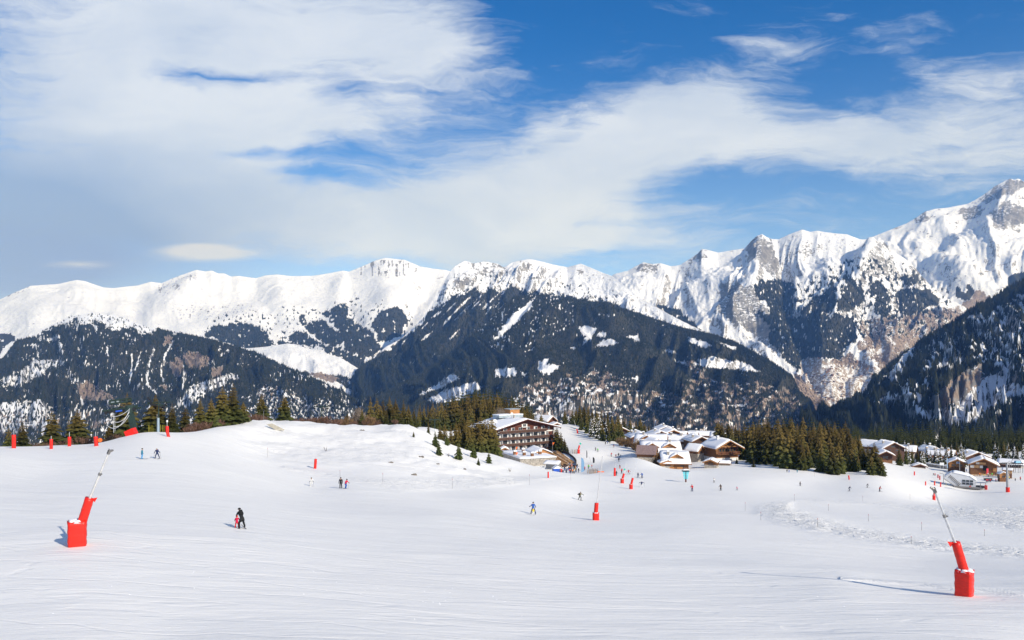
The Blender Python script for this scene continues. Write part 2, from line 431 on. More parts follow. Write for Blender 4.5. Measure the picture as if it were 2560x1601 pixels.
def snow_material():
    m = bpy.data.materials.new('snow'); m.use_nodes = True
    nt = m.node_tree; b = nt.nodes['Principled BSDF']
    t = nd(nt, 'ShaderNodeTexCoord'); o = t.outputs['Object']
    # long faint streaks left by grooming and ski edges
    s1 = noise(nt, o, 1.0, 7, 0.62, 0.35, sc3=(0.075, 0.50, 0.3), rot=(0, 0, math.radians(7)))
    s2 = noise(nt, o, 1.0, 6, 0.68, 0.3, sc3=(0.30, 2.1, 0.5), rot=(0, 0, math.radians(-9)))
    s3 = noise(nt, o, 2.2, 4, 0.6)
    s4 = noise(nt, o, 0.035, 4, 0.5)
    dirt = mth(nt, 'MULTIPLY', sstep(nt, s1, 0.52, 0.72), 0.5)
    c = mixc(nt, dirt, (0.885, 0.865, 0.815), (0.785, 0.77, 0.735))
    c = mixc(nt, sstep(nt, s4, 0.45, 0.7, 0, 0.5), c, (0.82, 0.80, 0.765))
    nt.links.new(c, b.inputs['Base Color'])
    b.inputs['Roughness'].default_value = 0.62
    b.inputs['Specular IOR Level'].default_value = 0.25
    h = mth(nt, 'ADD', mth(nt, 'MULTIPLY', s1, 0.42), mth(nt, 'ADD', mth(nt, 'MULTIPLY', s2, 0.16), mth(nt, 'MULTIPLY', s3, 0.05)))
    # carved ski tracks: thin curved grooves from warped bands
    wv = nd(nt, 'ShaderNodeTexWave', wave_type='BANDS', bands_direction='DIAGONAL')
    mp = nd(nt, 'ShaderNodeMapping'); nt.links.new(o, mp.inputs[0]); mp.inputs['Scale'].default_value = (0.05, 0.16, 0.1)
    nt.links.new(mp.outputs[0], wv.inputs['Vector']); wv.inputs['Scale'].default_value = 1.0; wv.inputs['Distortion'].default_value = 9.0; wv.inputs['Detail'].default_value = 3.0; wv.inputs['Detail Scale'].default_value = 1.4
    gr = sstep(nt, wv.outputs['Fac'], 0.0, 0.06)
    h = mth(nt, 'ADD', h, mth(nt, 'MULTIPLY', gr, 0.06))
    at = nd(nt, 'ShaderNodeAttribute', attribute_name='rough')
    r1 = noise(nt, o, 0.55, 6, 0.68, 1.6, sc3=(1, 0.55, 1), rot=(0, 0, 0.5))
    w2 = nd(nt, 'ShaderNodeTexWave', wave_type='RINGS'); mp2 = nd(nt, 'ShaderNodeMapping'); nt.links.new(o, mp2.inputs[0]); mp2.inputs['Scale'].default_value = (0.16, 0.11, 0.1); mp2.inputs['Location'].default_value = (-9, -6, 0)
    nt.links.new(mp2.outputs[0], w2.inputs['Vector']); w2.inputs['Scale'].default_value = 1.3; w2.inputs['Distortion'].default_value = 14.0; w2.inputs['Detail'].default_value = 3.0
    rr = mth(nt, 'ADD', mth(nt, 'MULTIPLY', r1, 0.9), mth(nt, 'MULTIPLY', sstep(nt, w2.outputs['Fac'], 0.0, 0.25), 0.22))
    h = mth(nt, 'ADD', h, mth(nt, 'MULTIPLY', rr, mth(nt, 'MULTIPLY', at.outputs['Fac'], 1.7)))
    bp = nd(nt, 'ShaderNodeBump'); bp.inputs['Strength'].default_value = 0.8; bp.inputs['Distance'].default_value = 0.5
    nt.links.new(h, bp.inputs['Height']); nt.links.new(bp.outputs[0], b.inputs['Normal'])
    return m
M_SNOW = snow_material()
me = np_mesh('ground', verts, grid_quads(NU, NV)[:, ::1], [M_SNOW])
_pxg = _X / np.maximum(_Y, 2) * F + CX; _pyg = YH - _Zg * F / np.maximum(_Y, 2)
_r = np.clip(offpiste(_pxg, _pyg, _Y) * 1.0, 0, 1) + 0.25 * (ss(_Y, 150, 185) * (1 - ss(_pxg, 1240, 1330)) * ss(_pxg, 560, 640))
at = me.attributes.new('rough', 'FLOAT', 'POINT'); at.data.foreach_set('value', np.clip(_r, 0, 1).astype(np.float32).ravel())
ground = link_mesh('ground', me); tag(ground, kind='structure')
del verts

# ---------------------------------------------------------------- the blue air between here and the mountains
hz = bpy.data.materials.new('haze'); hz.use_nodes = True
_nt = hz.node_tree; _nt.nodes.clear()
_o = _nt.nodes.new('ShaderNodeOutputMaterial'); _v = _nt.nodes.new('ShaderNodeVolumePrincipled')
_v.inputs['Color'].default_value = (0.17, 0.40, 1.0, 1); _v.inputs['Density'].default_value = 4.6e-5
_v.inputs['Absorption Color'].default_value = (1, 1, 1, 1)
_v.inputs['Anisotropy'].default_value = 0.0
_nt.links.new(_v.outputs[0], _o.inputs['Volume'])
_b = MB().box((0, 5450, 790), (28000, 13900, 3100))
haze = _b.build('haze', hz); tag(haze, kind='stuff')

# helper: where does the sight line of a pixel meet the ground
_march_y = np.exp(np.linspace(math.log(30), math.log(1200), 900))
def hit(px, py, near=None):
    x = (px - CX) / F * _march_y
    z = gz(x, _march_y)
    d = (YH - py) / F * _march_y - z
    idx = [i for i in range(len(d) - 1) if d[i] > 0 >= d[i + 1]]
    if not idx:
        i = int(np.argmin(np.abs(d / _march_y)))
        if near is not None:
            i = int(np.argmin(np.abs(_march_y - near)))
        return Vector((x[i], _march_y[i], z[i]))
    i = idx[0] if near is None else min(idx, key=lambda k: abs(_march_y[k] - near))
    t = d[i] / (d[i] - d[i + 1])
    Y = _march_y[i] + t * (_march_y[i + 1] - _march_y[i])
    X = (px - CX) / F * Y
    return Vector((X, Y, float(gz(X, Y)[0])))
def at_y(px, Y, dz=0.0):
    X = (px - CX) / F * Y
    return Vector((X, Y, float(gz(X, Y)[0]) + dz))

# ---------------------------------------------------------------- mountains
def mountain_material(name, haze=0.0):
    m = bpy.data.materials.new(name); m.use_nodes = True
    nt = m.node_tree; b = nt.nodes['Principled BSDF']
    t = nd(nt, 'ShaderNodeTexCoord'); o = t.outputs['Object']
    a = nd(nt, 'ShaderNodeAttribute', attribute_name='cover')
    sp = nd(nt, 'ShaderNodeSeparateColor'); nt.links.new(a.outputs['Color'], sp.inputs[0])
    geo = nd(nt, 'ShaderNodeNewGeometry'); sn = nd(nt, 'ShaderNodeSeparateXYZ'); nt.links.new(geo.outputs['Normal'], sn.inputs[0])
    n1 = noise(nt, o, 0.012, 8, 0.68, 0.3)
    n2 = noise(nt, o, 0.045, 6, 0.7)
    n3 = noise(nt, o, 0.004, 7, 0.6, sc3=(1, 1, 0.35))
    steep = sstep(nt, sn.outputs[2], 0.80, 0.45)
    rk = mth(nt, 'ADD', mth(nt, 'MULTIPLY', sp.outputs[1], 0.5), mth(nt, 'MULTIPLY', steep, 0.35))
    rk = mth(nt, 'ADD', rk, mth(nt, 'MULTIPLY_ADD', n2, 1.7, -0.90))
    rk = mth(nt, 'ADD', rk, mth(nt, 'MULTIPLY_ADD', n1, 0.9, -0.45))
    rockf = sstep(nt, rk, 0.16, 0.34)
    rcol = mixc(nt, sstep(nt, n1, 0.35, 0.65), (0.13, 0.13, 0.135), (0.30, 0.29, 0.285))
    bcol = mixc(nt, sstep(nt, n2, 0.35, 0.65), (0.17, 0.125, 0.10), (0.36, 0.29, 0.24))
    scol = (0.815, 0.84, 0.905)
    c = mixc(nt, rockf, scol, rcol)
    bf = mth(nt, 'ADD', sp.outputs[2], mth(nt, 'MULTIPLY_ADD', n2, 1.5, -0.75))
    c = mixc(nt, sstep(nt, bf, 0.38, 0.6), c, bcol)
    fc = mth(nt, 'ADD', sp.outputs[0], mth(nt, 'MULTIPLY_ADD', n2, 0.9, -0.45))
    c = mixc(nt, sstep(nt, fc, 0.42, 0.58), c, mixc(nt, n1, (0.028, 0.034, 0.022), (0.065, 0.06, 0.045)))
    nt.links.new(c, b.inputs['Base Color'])
    b.inputs['Roughness'].default_value = 0.85
    b.inputs['Specular IOR Level'].default_value = 0.1
    bp = nd(nt, 'ShaderNodeBump'); bp.inputs['Strength'].default_value = 0.7; bp.inputs['Distance'].default_value = 26.0
    h = mth(nt, 'ADD', mth(nt, 'MULTIPLY', n1, 0.8), mth(nt, 'ADD', mth(nt, 'MULTIPLY', n2, 0.16), mth(nt, 'MULTIPLY', n3, 1.6)))
    nt.links.new(h, bp.inputs['Height']); nt.links.new(bp.outputs[0], b.inputs['Normal'])
    return m
M_MOUNT = mountain_material('mountain_snow_and_rock')

def lin(pts, k):
    xs = [p[0] for p in pts]; ys = [p[k] for p in pts]
    return lambda x: np.interp(x, xs, ys)

class Layer:
    def __init__(s, name, crest, foot, seed, amp, gul, feats=(), backd=1500, backdrop=900, prof=0.85, n=(420, 150), win=0.12, pmax=None, fine=6.0, broad=40, skew=0.0, smooth=42.0):
        s.__dict__.update(locals())
        s.cpy, s.cY = lin(crest, 1), lin(crest, 2)
        s.fpy, s.fY = lin(foot, 1), lin(foot, 2)
        s.x0, s.x1 = crest[0][0], crest[-1][0]
        xx = np.arange(s.x0, s.x1 + 1, 4.0); yy = s.cpy(xx); kk = np.exp(-(np.arange(-45, 46) * 4.0 / smooth) ** 2 / 2); kk /= kk.sum()
        s._sx, s._sy = xx, np.convolve(np.pad(yy, 45, mode='edge'), kk, mode='valid')
    def pos(s, px, t):
        cpy, cY, fpy, fY = s.cpy(px), s.cY(px), s.fpy(px), s.fY(px)
        cpy = cpy + (np.interp(px, s._sx, s._sy) - cpy) * ss(t, 0.02, 0.30)
        zc = (YH - cpy) / F * cY; zf = (YH - fpy) / F * fY
        tp = np.clip(t, 0, 1)
        Y = cY + (fY - cY) * tp
        z = zc + (zf - zc) * tp ** s.prof
        py0 = YH - z * F / Y
        win = ss(tp, 0, s.win) * (1 - 0.6 * ss(tp, 0.85, 1))
        jag = 0.10 + win
        k = s.gul
        wx = 0.5 * fbm(px / 260, py0 / 260, 2, s.seed)
        wy = 0.5 * fbm(px / 200, py0 / 150, 2, s.seed + 40)
        g = ridged((px + 0.35 * s.skew * (py0 - 750)) / k + wx * 3.2, py0 / (k * 1.9) + wy * 2.4, 4, s.seed + 1, 0.52)
        g2 = ridged((px + 0.5 * s.skew * (py0 - 750)) / (k * 0.33) + wx * 5, py0 / (k * 0.62) + wy * 4, 3, s.seed + 6, 0.5)
        dz = s.amp * (g - 0.75) * win + s.amp * 0.22 * (g2 - 0.6) * (0.12 + win)
        dz = dz + s.broad * fbm(px / 150, py0 / 75, 2, s.seed + 21) * win
        dz = dz + s.fine * fbm(px / 9, py0 / 9, 3, s.seed + 9, 0.6) * jag
        for line, wd, h in s.feats:
            d = polydist(px, py0, line)
            dz = dz + h / (1 + (d / wd) ** 2) ** 1.3 * (0.15 + 0.85 * win)
        z = z + dz
        back = np.clip(-t, 0, 1)
        Y = Y + back * s.backd
        z = z - back * s.backdrop
        return (px - CX) / F * Y, Y, z
    def proj(s, x, y, z): return x / y * F + CX, YH - z * F / y
    def build(s, cover):
        nu, nv = s.n
        px = np.linspace(s.x0, s.x1, nu)
        t = np.concatenate([np.linspace(-1, -0.02, 6), np.linspace(0, 1, nv - 7) ** 1.15, [1.0001]])
        A, B = np.meshgrid(px, t, indexing='ij')
        x, y, z = s.pos(A, B)
        z[:, -1] -= 300
        qx, qy = s.proj(x, y, z)
        cv = cover(qx, qy)
        vs = np.stack([x, y, z], -1).reshape(-1, 3)
        me = np_mesh(s.name, vs, grid_quads(nu, nv)[:, ::-1], [M_MOUNT])
        ca = np.ones((nu * nv, 4), np.float32)
        for i in range(3): ca[:, i] = np.clip(cv[i], 0, 1).ravel()
        a = me.color_attributes.new('cover', 'FLOAT_COLOR', 'POINT'); a.data.foreach_set('color', ca.ravel())
        o = link_mesh('mountain', me); tag(o, kind='structure')
        return o

def union(px, py, polys, warp=7, sc=28, seed=0):
    w1 = warp * fbm(px / sc, py / sc, 3, seed + 31, 0.65); w2 = warp * fbm(px / sc, py / sc, 3, seed + 57, 0.65)
    r = np.zeros(px.shape, bool)
    for p in polys: r |= inpoly(px + w1, py + w2, p)
    return r.astype(float)

# skylines traced from the photograph, (px, py, distance in m)
SKY1 = [(-700, 780), (-300, 770), (-60, 768), (0, 749), (32, 734), (77, 715), (110, 713), (146, 711), (191, 702), (212, 704), (259, 719), (286, 720), (318, 715), (345, 712), (376, 704), (404, 708), (430, 697), (450, 690), (490, 677), (513, 680), (529, 677), (545, 684), (561, 684), (577, 692), (596, 690), (640, 696), (664, 689), (693, 687), (727, 691), (783, 690), (831, 683), (857, 678), (873, 680), (905, 667), (939, 652), (962, 646), (985, 648), (1011, 650), (1050, 666), (1085, 672), (1114, 675), (1160, 690), (1230, 700)]
L1 = Layer('range_left', [(a, b, np.interp(a, [-700, 0, 500, 960, 1230], [8200, 8600, 9400, 9800, 9600])) for a, b in SKY1],
           [(-700, 960, 5200), (0, 960, 5300), (500, 960, 5800), (900, 985, 6100), (1230, 985, 6500)], 1, 10, 120,
           feats=[([(490, 677), (455, 740), (380, 800)], 30, 60), ([(191, 702), (160, 740), (80, 790)], 34, 50), ([(340, 735), (350, 790), (420, 830)], 40, -90), ([(962, 650), (960, 740), (985, 790)], 34, 40),
                  ([(1060, 720), (1020, 780), (960, 868)], 26, -120), ([(870, 760), (900, 820), (955, 872)], 22, -70), ([(850, 700), (845, 770), (880, 840), (925, 890)], 30, 60), ([(700, 720), (720, 800), (800, 850), (900, 900)], 32, 45), ([(660, 760), (720, 850)], 30, -50)],
           n=(620, 190), fine=3, broad=75)
F1 = [[(510, 838), (535, 815), (560, 812), (600, 808), (640, 815), (672, 838), (682, 862), (676, 886), (640, 876), (600, 868), (560, 855)],
      [(807, 783), (841, 769), (857, 759), (873, 772), (870, 791), (886, 806), (905, 817), (926, 830), (942, 851), (955, 870), (929, 890), (905, 896), (891, 886), (868, 878), (860, 859), (841, 820), (823, 806), (838, 797), (809, 793)],
      [(764, 806), (812, 803), (836, 825), (865, 851), (836, 868), (799, 854), (788, 838), (764, 825)], [(748, 795), (759, 788), (764, 808), (755, 812)],
      [(992, 765), (1005, 773), (1024, 796), (1011, 820), (1005, 838), (981, 851), (952, 854), (936, 830), (929, 817), (939, 796), (952, 777)],
      [(741, 825), (764, 833), (799, 862), (788, 873), (719, 854), (727, 838)], [(695, 856), (712, 850), (722, 870), (700, 905), (690, 890)],
      [(799, 867), (825, 865), (868, 881), (921, 899), (960, 880), (1000, 930), (900, 990), (890, 931), (873, 907), (852, 894), (809, 878)],
      [(-700, 880), (-50, 880), (0, 835), (28, 832), (36, 850), (20, 860), (0, 885), (-60, 960), (-700, 960)]]
def cov1(px, py):
    d = union(px, py, F1, 6, 20, 1)
    d = d * (fbm(px / 9, py / 12, 3, 5) > -0.62)
    spr = union(px, py, [[(740, 770), (900, 750), (1030, 770), (1040, 840), (960, 880), (700, 905), (640, 880), (500, 830), (560, 790)]], 12, 30, 2)
    d = np.maximum(d, spr * (pn(px / 6, py / 7, 8) > 0.42) * 0.9)
    rock = union(px, py, [[(880, 668), (939, 652), (1000, 650), (1045, 665), (1050, 680), (1000, 692), (960, 692), (900, 694)]], 4, 20, 3) * (ridged(px / 9, py / 60, 2, 3) > 0.9) * 0.9
    rock = np.maximum(rock, union(px, py, [[(390, 705), (500, 682), (470, 720), (400, 735)], [(430, 765), (640, 760), (640, 800), (440, 800)], [(60, 720), (90, 715), (20, 750), (-10, 755)]], 8, 25, 4) * (ridged(px / 11 + py / 20, py / 40, 2, 5) > 1.05) * 0.75)
    rock = np.maximum(rock, (fbm(px / 12, py / 8, 3, 12) > 0.75) * 0.55)
    br = rock * 0.0
    return d, rock, br
L1.build(cov1)

# spur with the open snow bench left of the gorge
L4 = Layer('bench_spur', [(430, 850, 6600), (520, 862, 6500), (600, 872, 6400), (660, 868, 6350), (719, 859, 6300), (760, 868, 6250), (800, 880, 6150), (850, 894, 6050), (885, 915, 5950), (920, 938, 5850), (960, 975, 5700), (1000, 1010, 5600)],
           [(430, 1010, 4900), (700, 1010, 4900), (900, 1020, 5200), (1000, 1040, 5300)], 4, 30, 90, backd=500, backdrop=300, n=(320, 80), win=0.3, fine=3)
def cov4(px, py):
    sn = union(px, py, [[(600, 872), (719, 856), (800, 878), (860, 893), (925, 936), (895, 950), (855, 940), (800, 935), (740, 930), (710, 915), (640, 880)],
                        [(745, 930), (830, 948), (893, 985), (880, 990), (800, 962), (750, 940)]], 3, 16, 4)
    d = (1 - sn) * (fbm(px / 8, py / 10, 3, 4) > -0.6)
    br = union(px, py, [[(770, 935), (800, 930), (850, 945), (835, 958), (790, 946)]], 4, 12, 6) * 0.9
    return d * (1 - br), br * 0, br
L4.build(cov4)

# right range: white ridge, rocky horn, spur dropping to the valley village
SKY2B = [(2100, 596), (2148, 599), (2166, 599), (2185, 591), (2248, 566), (2267, 559), (2285, 549), (2312, 531), (2336, 523), (2370, 519), (2418, 509), (2436, 500), (2460, 485), (2484, 468), (2510, 455), (2526, 449), (2536, 453), (2545, 449), (2562, 457), (2600, 480), (2680, 470), (2800, 540), (3100, 600), (3500, 650)]
L2A = Layer('range_right', [(a, b, 9800) for a, b in SKY2B], [(2100, 900, 6500), (2560, 900, 6300), (3500, 900, 6000)], 21, 36, 110,
            feats=[([(2460, 485), (2400, 560), (2330, 620), (2300, 660)], 40, -60), ([(2536, 455), (2500, 560), (2440, 640), (2400, 700)], 40, 90), ([(2310, 531), (2290, 600), (2300, 640)], 30, 50)], n=(420, 170), fine=9, prof=0.9, broad=140, skew=1.0)
def cov2a(px, py):
    d = union(px, py, [[(2386, 726), (2395, 715), (2412, 735), (2420, 712), (2436, 720), (2434, 738), (2422, 752), (2395, 748)], [(2350, 716), (2372, 728), (2374, 736), (2356, 726)], [(2520, 690), (2700, 640), (3500, 700), (3500, 900), (2500, 900)]], 3, 12, 1)
    rock = union(px, py, [[(2440, 505), (2484, 470), (2526, 449), (2560, 455), (2560, 470), (2470, 505)], [(2395, 528), (2425, 515), (2460, 520), (2420, 552)], [(2470, 535), (2520, 505), (2560, 520), (2560, 555), (2500, 575)], [(2280, 550), (2312, 531), (2335, 545), (2290, 560)]], 9, 22, 3) * 0.8
    rock = np.maximum(rock, (fbm(px / 26, py / 12 + px / 60, 4, 15) > 0.52) * 0.6)
    br = union(px, py, [[(2425, 735), (2450, 722), (2480, 750), (2440, 790), (2380, 810), (2330, 800), (2400, 770)]], 6, 20, 5) * 0.7
    return d, rock, br * (1 - d)
L2A.build(cov2a)
SKY2 = [(1440, 720), (1480, 700), (1529, 690), (1540, 684), (1571, 677), (1587, 667), (1608, 656), (1630, 660), (1651, 658), (1677, 665), (1701, 661), (1730, 644), (1745, 634), (1754, 623), (1764, 624), (1796, 632), (1831, 626), (1862, 622), (1878, 605), (1893, 593), (1905, 588), (1916, 594), (1927, 598), (1946, 599), (1973, 586), (2005, 574), (2026, 580), (2044, 577), (2058, 580), (2089, 584), (2116, 586), (2148, 599), (2172, 602), (2197, 598), (2214, 612), (2232, 630), (2252, 640), (2272, 654), (2290, 672), (2304, 690), (2325, 712), (2349, 734), (2375, 750), (2410, 766), (2450, 800), (2520, 850), (2700, 930)]
L2 = Layer('range_middle_right', [(a, b, np.interp(a, [1440, 1900, 2200, 2700], [8600, 8000, 7600, 6400])) for a, b in SKY2],
           [(1440, 940, 5600), (1800, 960, 5400), (2000, 1045, 4700), (2200, 1050, 4600), (2700, 1050, 4500)], 33, 40, 90,
           feats=[([(1960, 650), (1965, 720), (1985, 790), (2020, 870), (2040, 940)], 26, -170), ([(2197, 598), (2160, 680), (2110, 760), (2070, 830)], 30, 130), ([(1893, 593), (1900, 660), (1880, 740), (1830, 800)], 30, 90),
                  ([(1700, 680), (1660, 740), (1620, 790)], 26, -80), ([(1780, 720), (1860, 740), (1920, 800), (1985, 870)], 24, 90), ([(2150, 740), (2190, 840), (2240, 900)], 22, -110), ([(2250, 700), (2260, 800), (2290, 860)], 22, -60), ([(2100, 880), (2150, 930), (2080, 1030)], 50, -120)],
           n=(640, 220), fine=6, broad=120)
F2 = [[(1883, 710), (1925, 698), (1985, 708), (1985, 745), (1980, 800), (1965, 815), (1930, 790), (1915, 760), (1890, 740)], [(1880, 772), (1925, 790), (1950, 830), (1920, 808)],
      [(2052, 735), (2084, 699), (2089, 731), (2089, 768), (2052, 797), (2007, 800), (1986, 800), (2020, 758)],
      [(2117, 680), (2137, 705), (2158, 726), (2158, 752), (2132, 776), (2089, 781), (2100, 744), (2111, 718)],
      [(2169, 715), (2201, 702), (2222, 739), (2227, 784), (2206, 797), (2185, 781), (2187, 747)],
      [(2248, 694), (2291, 686), (2304, 710), (2260, 712)], [(2238, 731), (2264, 721), (2317, 721), (2349, 750), (2344, 765), (2304, 775), (2277, 790), (2246, 781)],
      [(1925, 770), (1990, 795), (2090, 785), (2140, 800), (2145, 840), (2110, 880), (2100, 900), (2020, 897), (2000, 930), (1960, 900), (1920, 850)],
      [(1600, 770), (1640, 765), (1700, 775), (1745, 820), (1800, 850), (1880, 880), (1960, 940), (1600, 900), (1550, 790)],
      [(1590, 768), (1640, 770), (1655, 782), (1620, 790), (1590, 780)], [(2150, 600), (2160, 600), (2160, 601)]]
VILL = [[(2004, 900), (2025, 893), (2080, 905), (2135, 895), (2200, 925), (2190, 955), (2150, 990), (2085, 1030), (2060, 1000), (2030, 985), (2000, 950)]]
def cov2(px, py):
    d = union(px, py, F2, 7, 22, 2)
    d = d * (fbm(px / 7, py / 12, 2, 5) > -0.48)
    ragged = union(px, py, [[(1990, 720), (2100, 660), (2220, 640), (2310, 690), (2400, 780), (2360, 830), (2140, 850), (2000, 860)]], 10, 30, 9)
    d = np.maximum(d, ragged * (fbm(px / 9, py / 14, 3, 18) > 0.28))
    vil = union(px, py, VILL, 3, 20, 3)
    d = d * (1 - vil)
    br = union(px, py, [[(2150, 800), (2240, 790), (2300, 775), (2380, 770), (2460, 800), (2400, 880), (2300, 930), (2200, 920), (2150, 880)]], 12, 30, 7) * (0.62 + 0.3 * fbm(px / 20, py / 30, 2, 3))
    br = np.maximum(br, union(px, py, [[(2070, 905), (2130, 880), (2140, 900), (2200, 925), (2120, 915)], [(1990, 930), (2060, 1000), (2090, 1035), (2040, 1060), (1960, 1000)]], 6, 20, 8) * 0.75)
    br = np.maximum(br, vil * 0.48)
    rock = union(px, py, [[(1730, 644), (1754, 623), (1770, 640), (1745, 655), (1715, 655)], [(1860, 625), (1893, 590), (1930, 600), (1950, 660), (1935, 700), (1880, 640)], [(1800, 715), (1880, 712), (1925, 790), (1960, 860), (1940, 885), (1860, 820), (1790, 780)], [(2195, 600), (2230, 625), (2210, 625)], [(1600, 660), (1650, 658), (1640, 680), (1590, 680)], [(2270, 655), (2300, 685), (2280, 680)]], 8, 22, 5) * 0.72
    rock = np.maximum(rock, (fbm(px / 16, py / 11, 3, 22) > 0.55) * 0.5)
    return d, rock * (1 - vil), br * (1 - d)
L2.build(cov2)

# central mountain, upper white part with the long left flank
L5A = Layer('central_mountain', [(880, 935, 5900), (920, 905, 5950), (965, 867, 6100), (1005, 846, 6200), (1037, 818, 6350), (1063, 785, 6500), (1080, 755, 6650), (1098, 722, 6800), (1114, 697, 6900), (1125, 680, 6950), (1138, 666, 7000), (1161, 654, 7100), (1172, 656, 7100), (1183, 660, 7100), (1212, 654, 7150), (1244, 660, 7150), (1259, 669, 7150), (1270, 664, 7150), (1280, 657, 7200), (1320, 650, 7200), (1345, 653, 7200), (1378, 661, 7200), (1418, 669, 7150), (1440, 664, 7100), (1452, 661, 7100), (1476, 670, 7000), (1508, 683, 6900), (1529, 690, 6800), (1560, 715, 6600), (1600, 745, 6400), (1680, 790, 6000), (1800, 850, 5500)],
            [(880, 1000, 4700), (1000, 1000, 4700), (1300, 960, 4900), (1800, 960, 4600)], 44, 55, 80,
            feats=[([(1300, 690), (1270, 715), (1200, 775), (1130, 830), (1040, 900)], 20, 75), ([(1240, 715), (1180, 760), (1100, 820), (1000, 880)], 16, -70), ([(1161, 660), (1150, 700), (1100, 760), (1020, 840)], 18, 40), ([(1320, 655), (1330, 700), (1330, 745)], 26, 45), ([(1452, 665), (1430, 710), (1440, 750)], 30, 35)], n=(460, 180), fine=8)
def cov5a(px, py):
    d = union(px, py, [[(1000, 856), (1040, 822), (1070, 790), (1090, 768), (1130, 745), (1150, 738), (1185, 722), (1212, 733), (1235, 722), (1255, 728), (1280, 712), (1300, 725), (1400, 740), (1520, 755), (1560, 770), (1900, 900), (1700, 1000), (860, 1010), (870, 930)]], 9, 26, 6)
    u = (px + py) / 1.414; v = (py - px) / 1.414
    st = fbm(u / 7.5, v / 60, 3, 7)
    lim = 0.32 + 0.4 * ss(py, 760, 860)
    d = d * (st < lim)
    sp = union(px, py, [[(1040, 820), (1140, 690), (1290, 680), (1470, 720), (1560, 765), (1300, 760), (1100, 800)]], 8, 30, 8)
    d = np.maximum(d, sp * (fbm(px / 6, py / 6, 2, 30) > 0.5) * 0.9)
    rock = union(px, py, [[(1130, 690), (1165, 680), (1180, 712), (1150, 728), (1125, 725)], [(1161, 656), (1260, 660), (1280, 690), (1200, 700)], [(1440, 665), (1470, 672), (1450, 685)], [(1300, 655), (1340, 660), (1320, 690)]], 8, 20, 7) * (0.5 + 0.5 * fbm(px / 10, py / 14, 2, 3))
    rock = np.maximum(rock, (fbm(px / 9, py / 7, 3, 27) > 0.62) * 0.6)
    br = (fbm(px / 14, py / 12, 3, 33) > 0.7) * 0.5
    return d, rock, br * (py > 830)
L5A.build(cov5a)

# dark wooded dome in front of it
L5B = Layer('wooded_dome', [(900, 1010, 4300), (960, 985, 4500), (1040, 940, 4700), (1110, 895, 4900), (1170, 848, 5050), (1225, 800, 5200), (1262, 760, 5300), (1285, 742, 5350), (1333, 738, 5350), (1380, 741, 5300), (1452, 750, 5200), (1518, 763, 5100), (1558, 772, 5050), (1598, 784, 5000), (1637, 797, 4900), (1704, 819, 4750), (1783, 836, 4600), (1836, 854, 4500), (1884, 880, 4300), (1920, 899, 4200), (1955, 922, 4100), (1981, 940, 4000), (1999, 978, 3900), (2020, 1010, 3850), (2045, 1040, 3800), (2080, 1075, 3700)],
            [(900, 1080, 3000), (1200, 1090, 3000), (1600, 1110, 3000), (2080, 1130, 3000)], 55, 46, 130, win=0.15, broad=55,
            feats=[([(1500, 762), (1560, 850), (1640, 900), (1700, 960), (1720, 1040)], 26, 50), ([(1640, 830), (1690, 900), (1740, 960)], 20, -50), ([(1330, 748), (1290, 800), (1240, 850)], 12, -45), ([(1333, 745), (1360, 850), (1420, 950)], 40, 30)], n=(560, 190), fine=5)
CLEAR5 = [[(1445, 824), (1452, 816), (1473, 814), (1492, 825), (1481, 836), (1481, 849), (1463, 857), (1453, 865), (1465, 841)],
    [(1490, 837), (1505, 828), (1518, 833), (1513, 843), (1494, 843)], [(1484, 867), (1502, 854), (1526, 848), (1550, 858), (1529, 863), (1497, 868)],
    [(1563, 837), (1582, 842), (1595, 836), (1600, 854), (1619, 862), (1584, 852)], [(1717, 844), (1756, 851), (1783, 866), (1764, 871), (1730, 860)],
    [(1791, 851), (1844, 870), (1836, 876), (1804, 862)], [(1656, 874), (1682, 874), (1696, 886), (1672, 884)],
    [(1741, 902), (1788, 890), (1809, 899), (1862, 907), (1902, 931), (1823, 924), (1756, 919)],
    [(1344, 904), (1373, 894), (1367, 912), (1402, 915), (1375, 936), (1344, 931)], [(1235, 925), (1290, 918), (1290, 940), (1240, 944)],
    [(1322, 757), (1333, 747), (1331, 765), (1292, 806), (1242, 850), (1232, 852), (1278, 790)],
    [(1045, 986), (1090, 963), (1132, 934), (1150, 946), (1116, 965), (1063, 988)], [(1062, 1003), (1110, 975), (1190, 955), (1206, 971), (1150, 1000), (1116, 1010)],
    [(1465, 994), (1486, 978), (1497, 966), (1522, 955), (1515, 972), (1485, 992)], [(1500, 785), (1540, 787), (1520, 792)], [(1310, 880), (1335, 870), (1330, 880)], [(1580, 945), (1600, 940), (1592, 958)],
    [(1425, 870), (1440, 868), (1435, 878)], [(1320, 935), (1300, 930), (1310, 940)], [(1680, 900), (1720, 905), (1735, 925), (1715, 915)]]
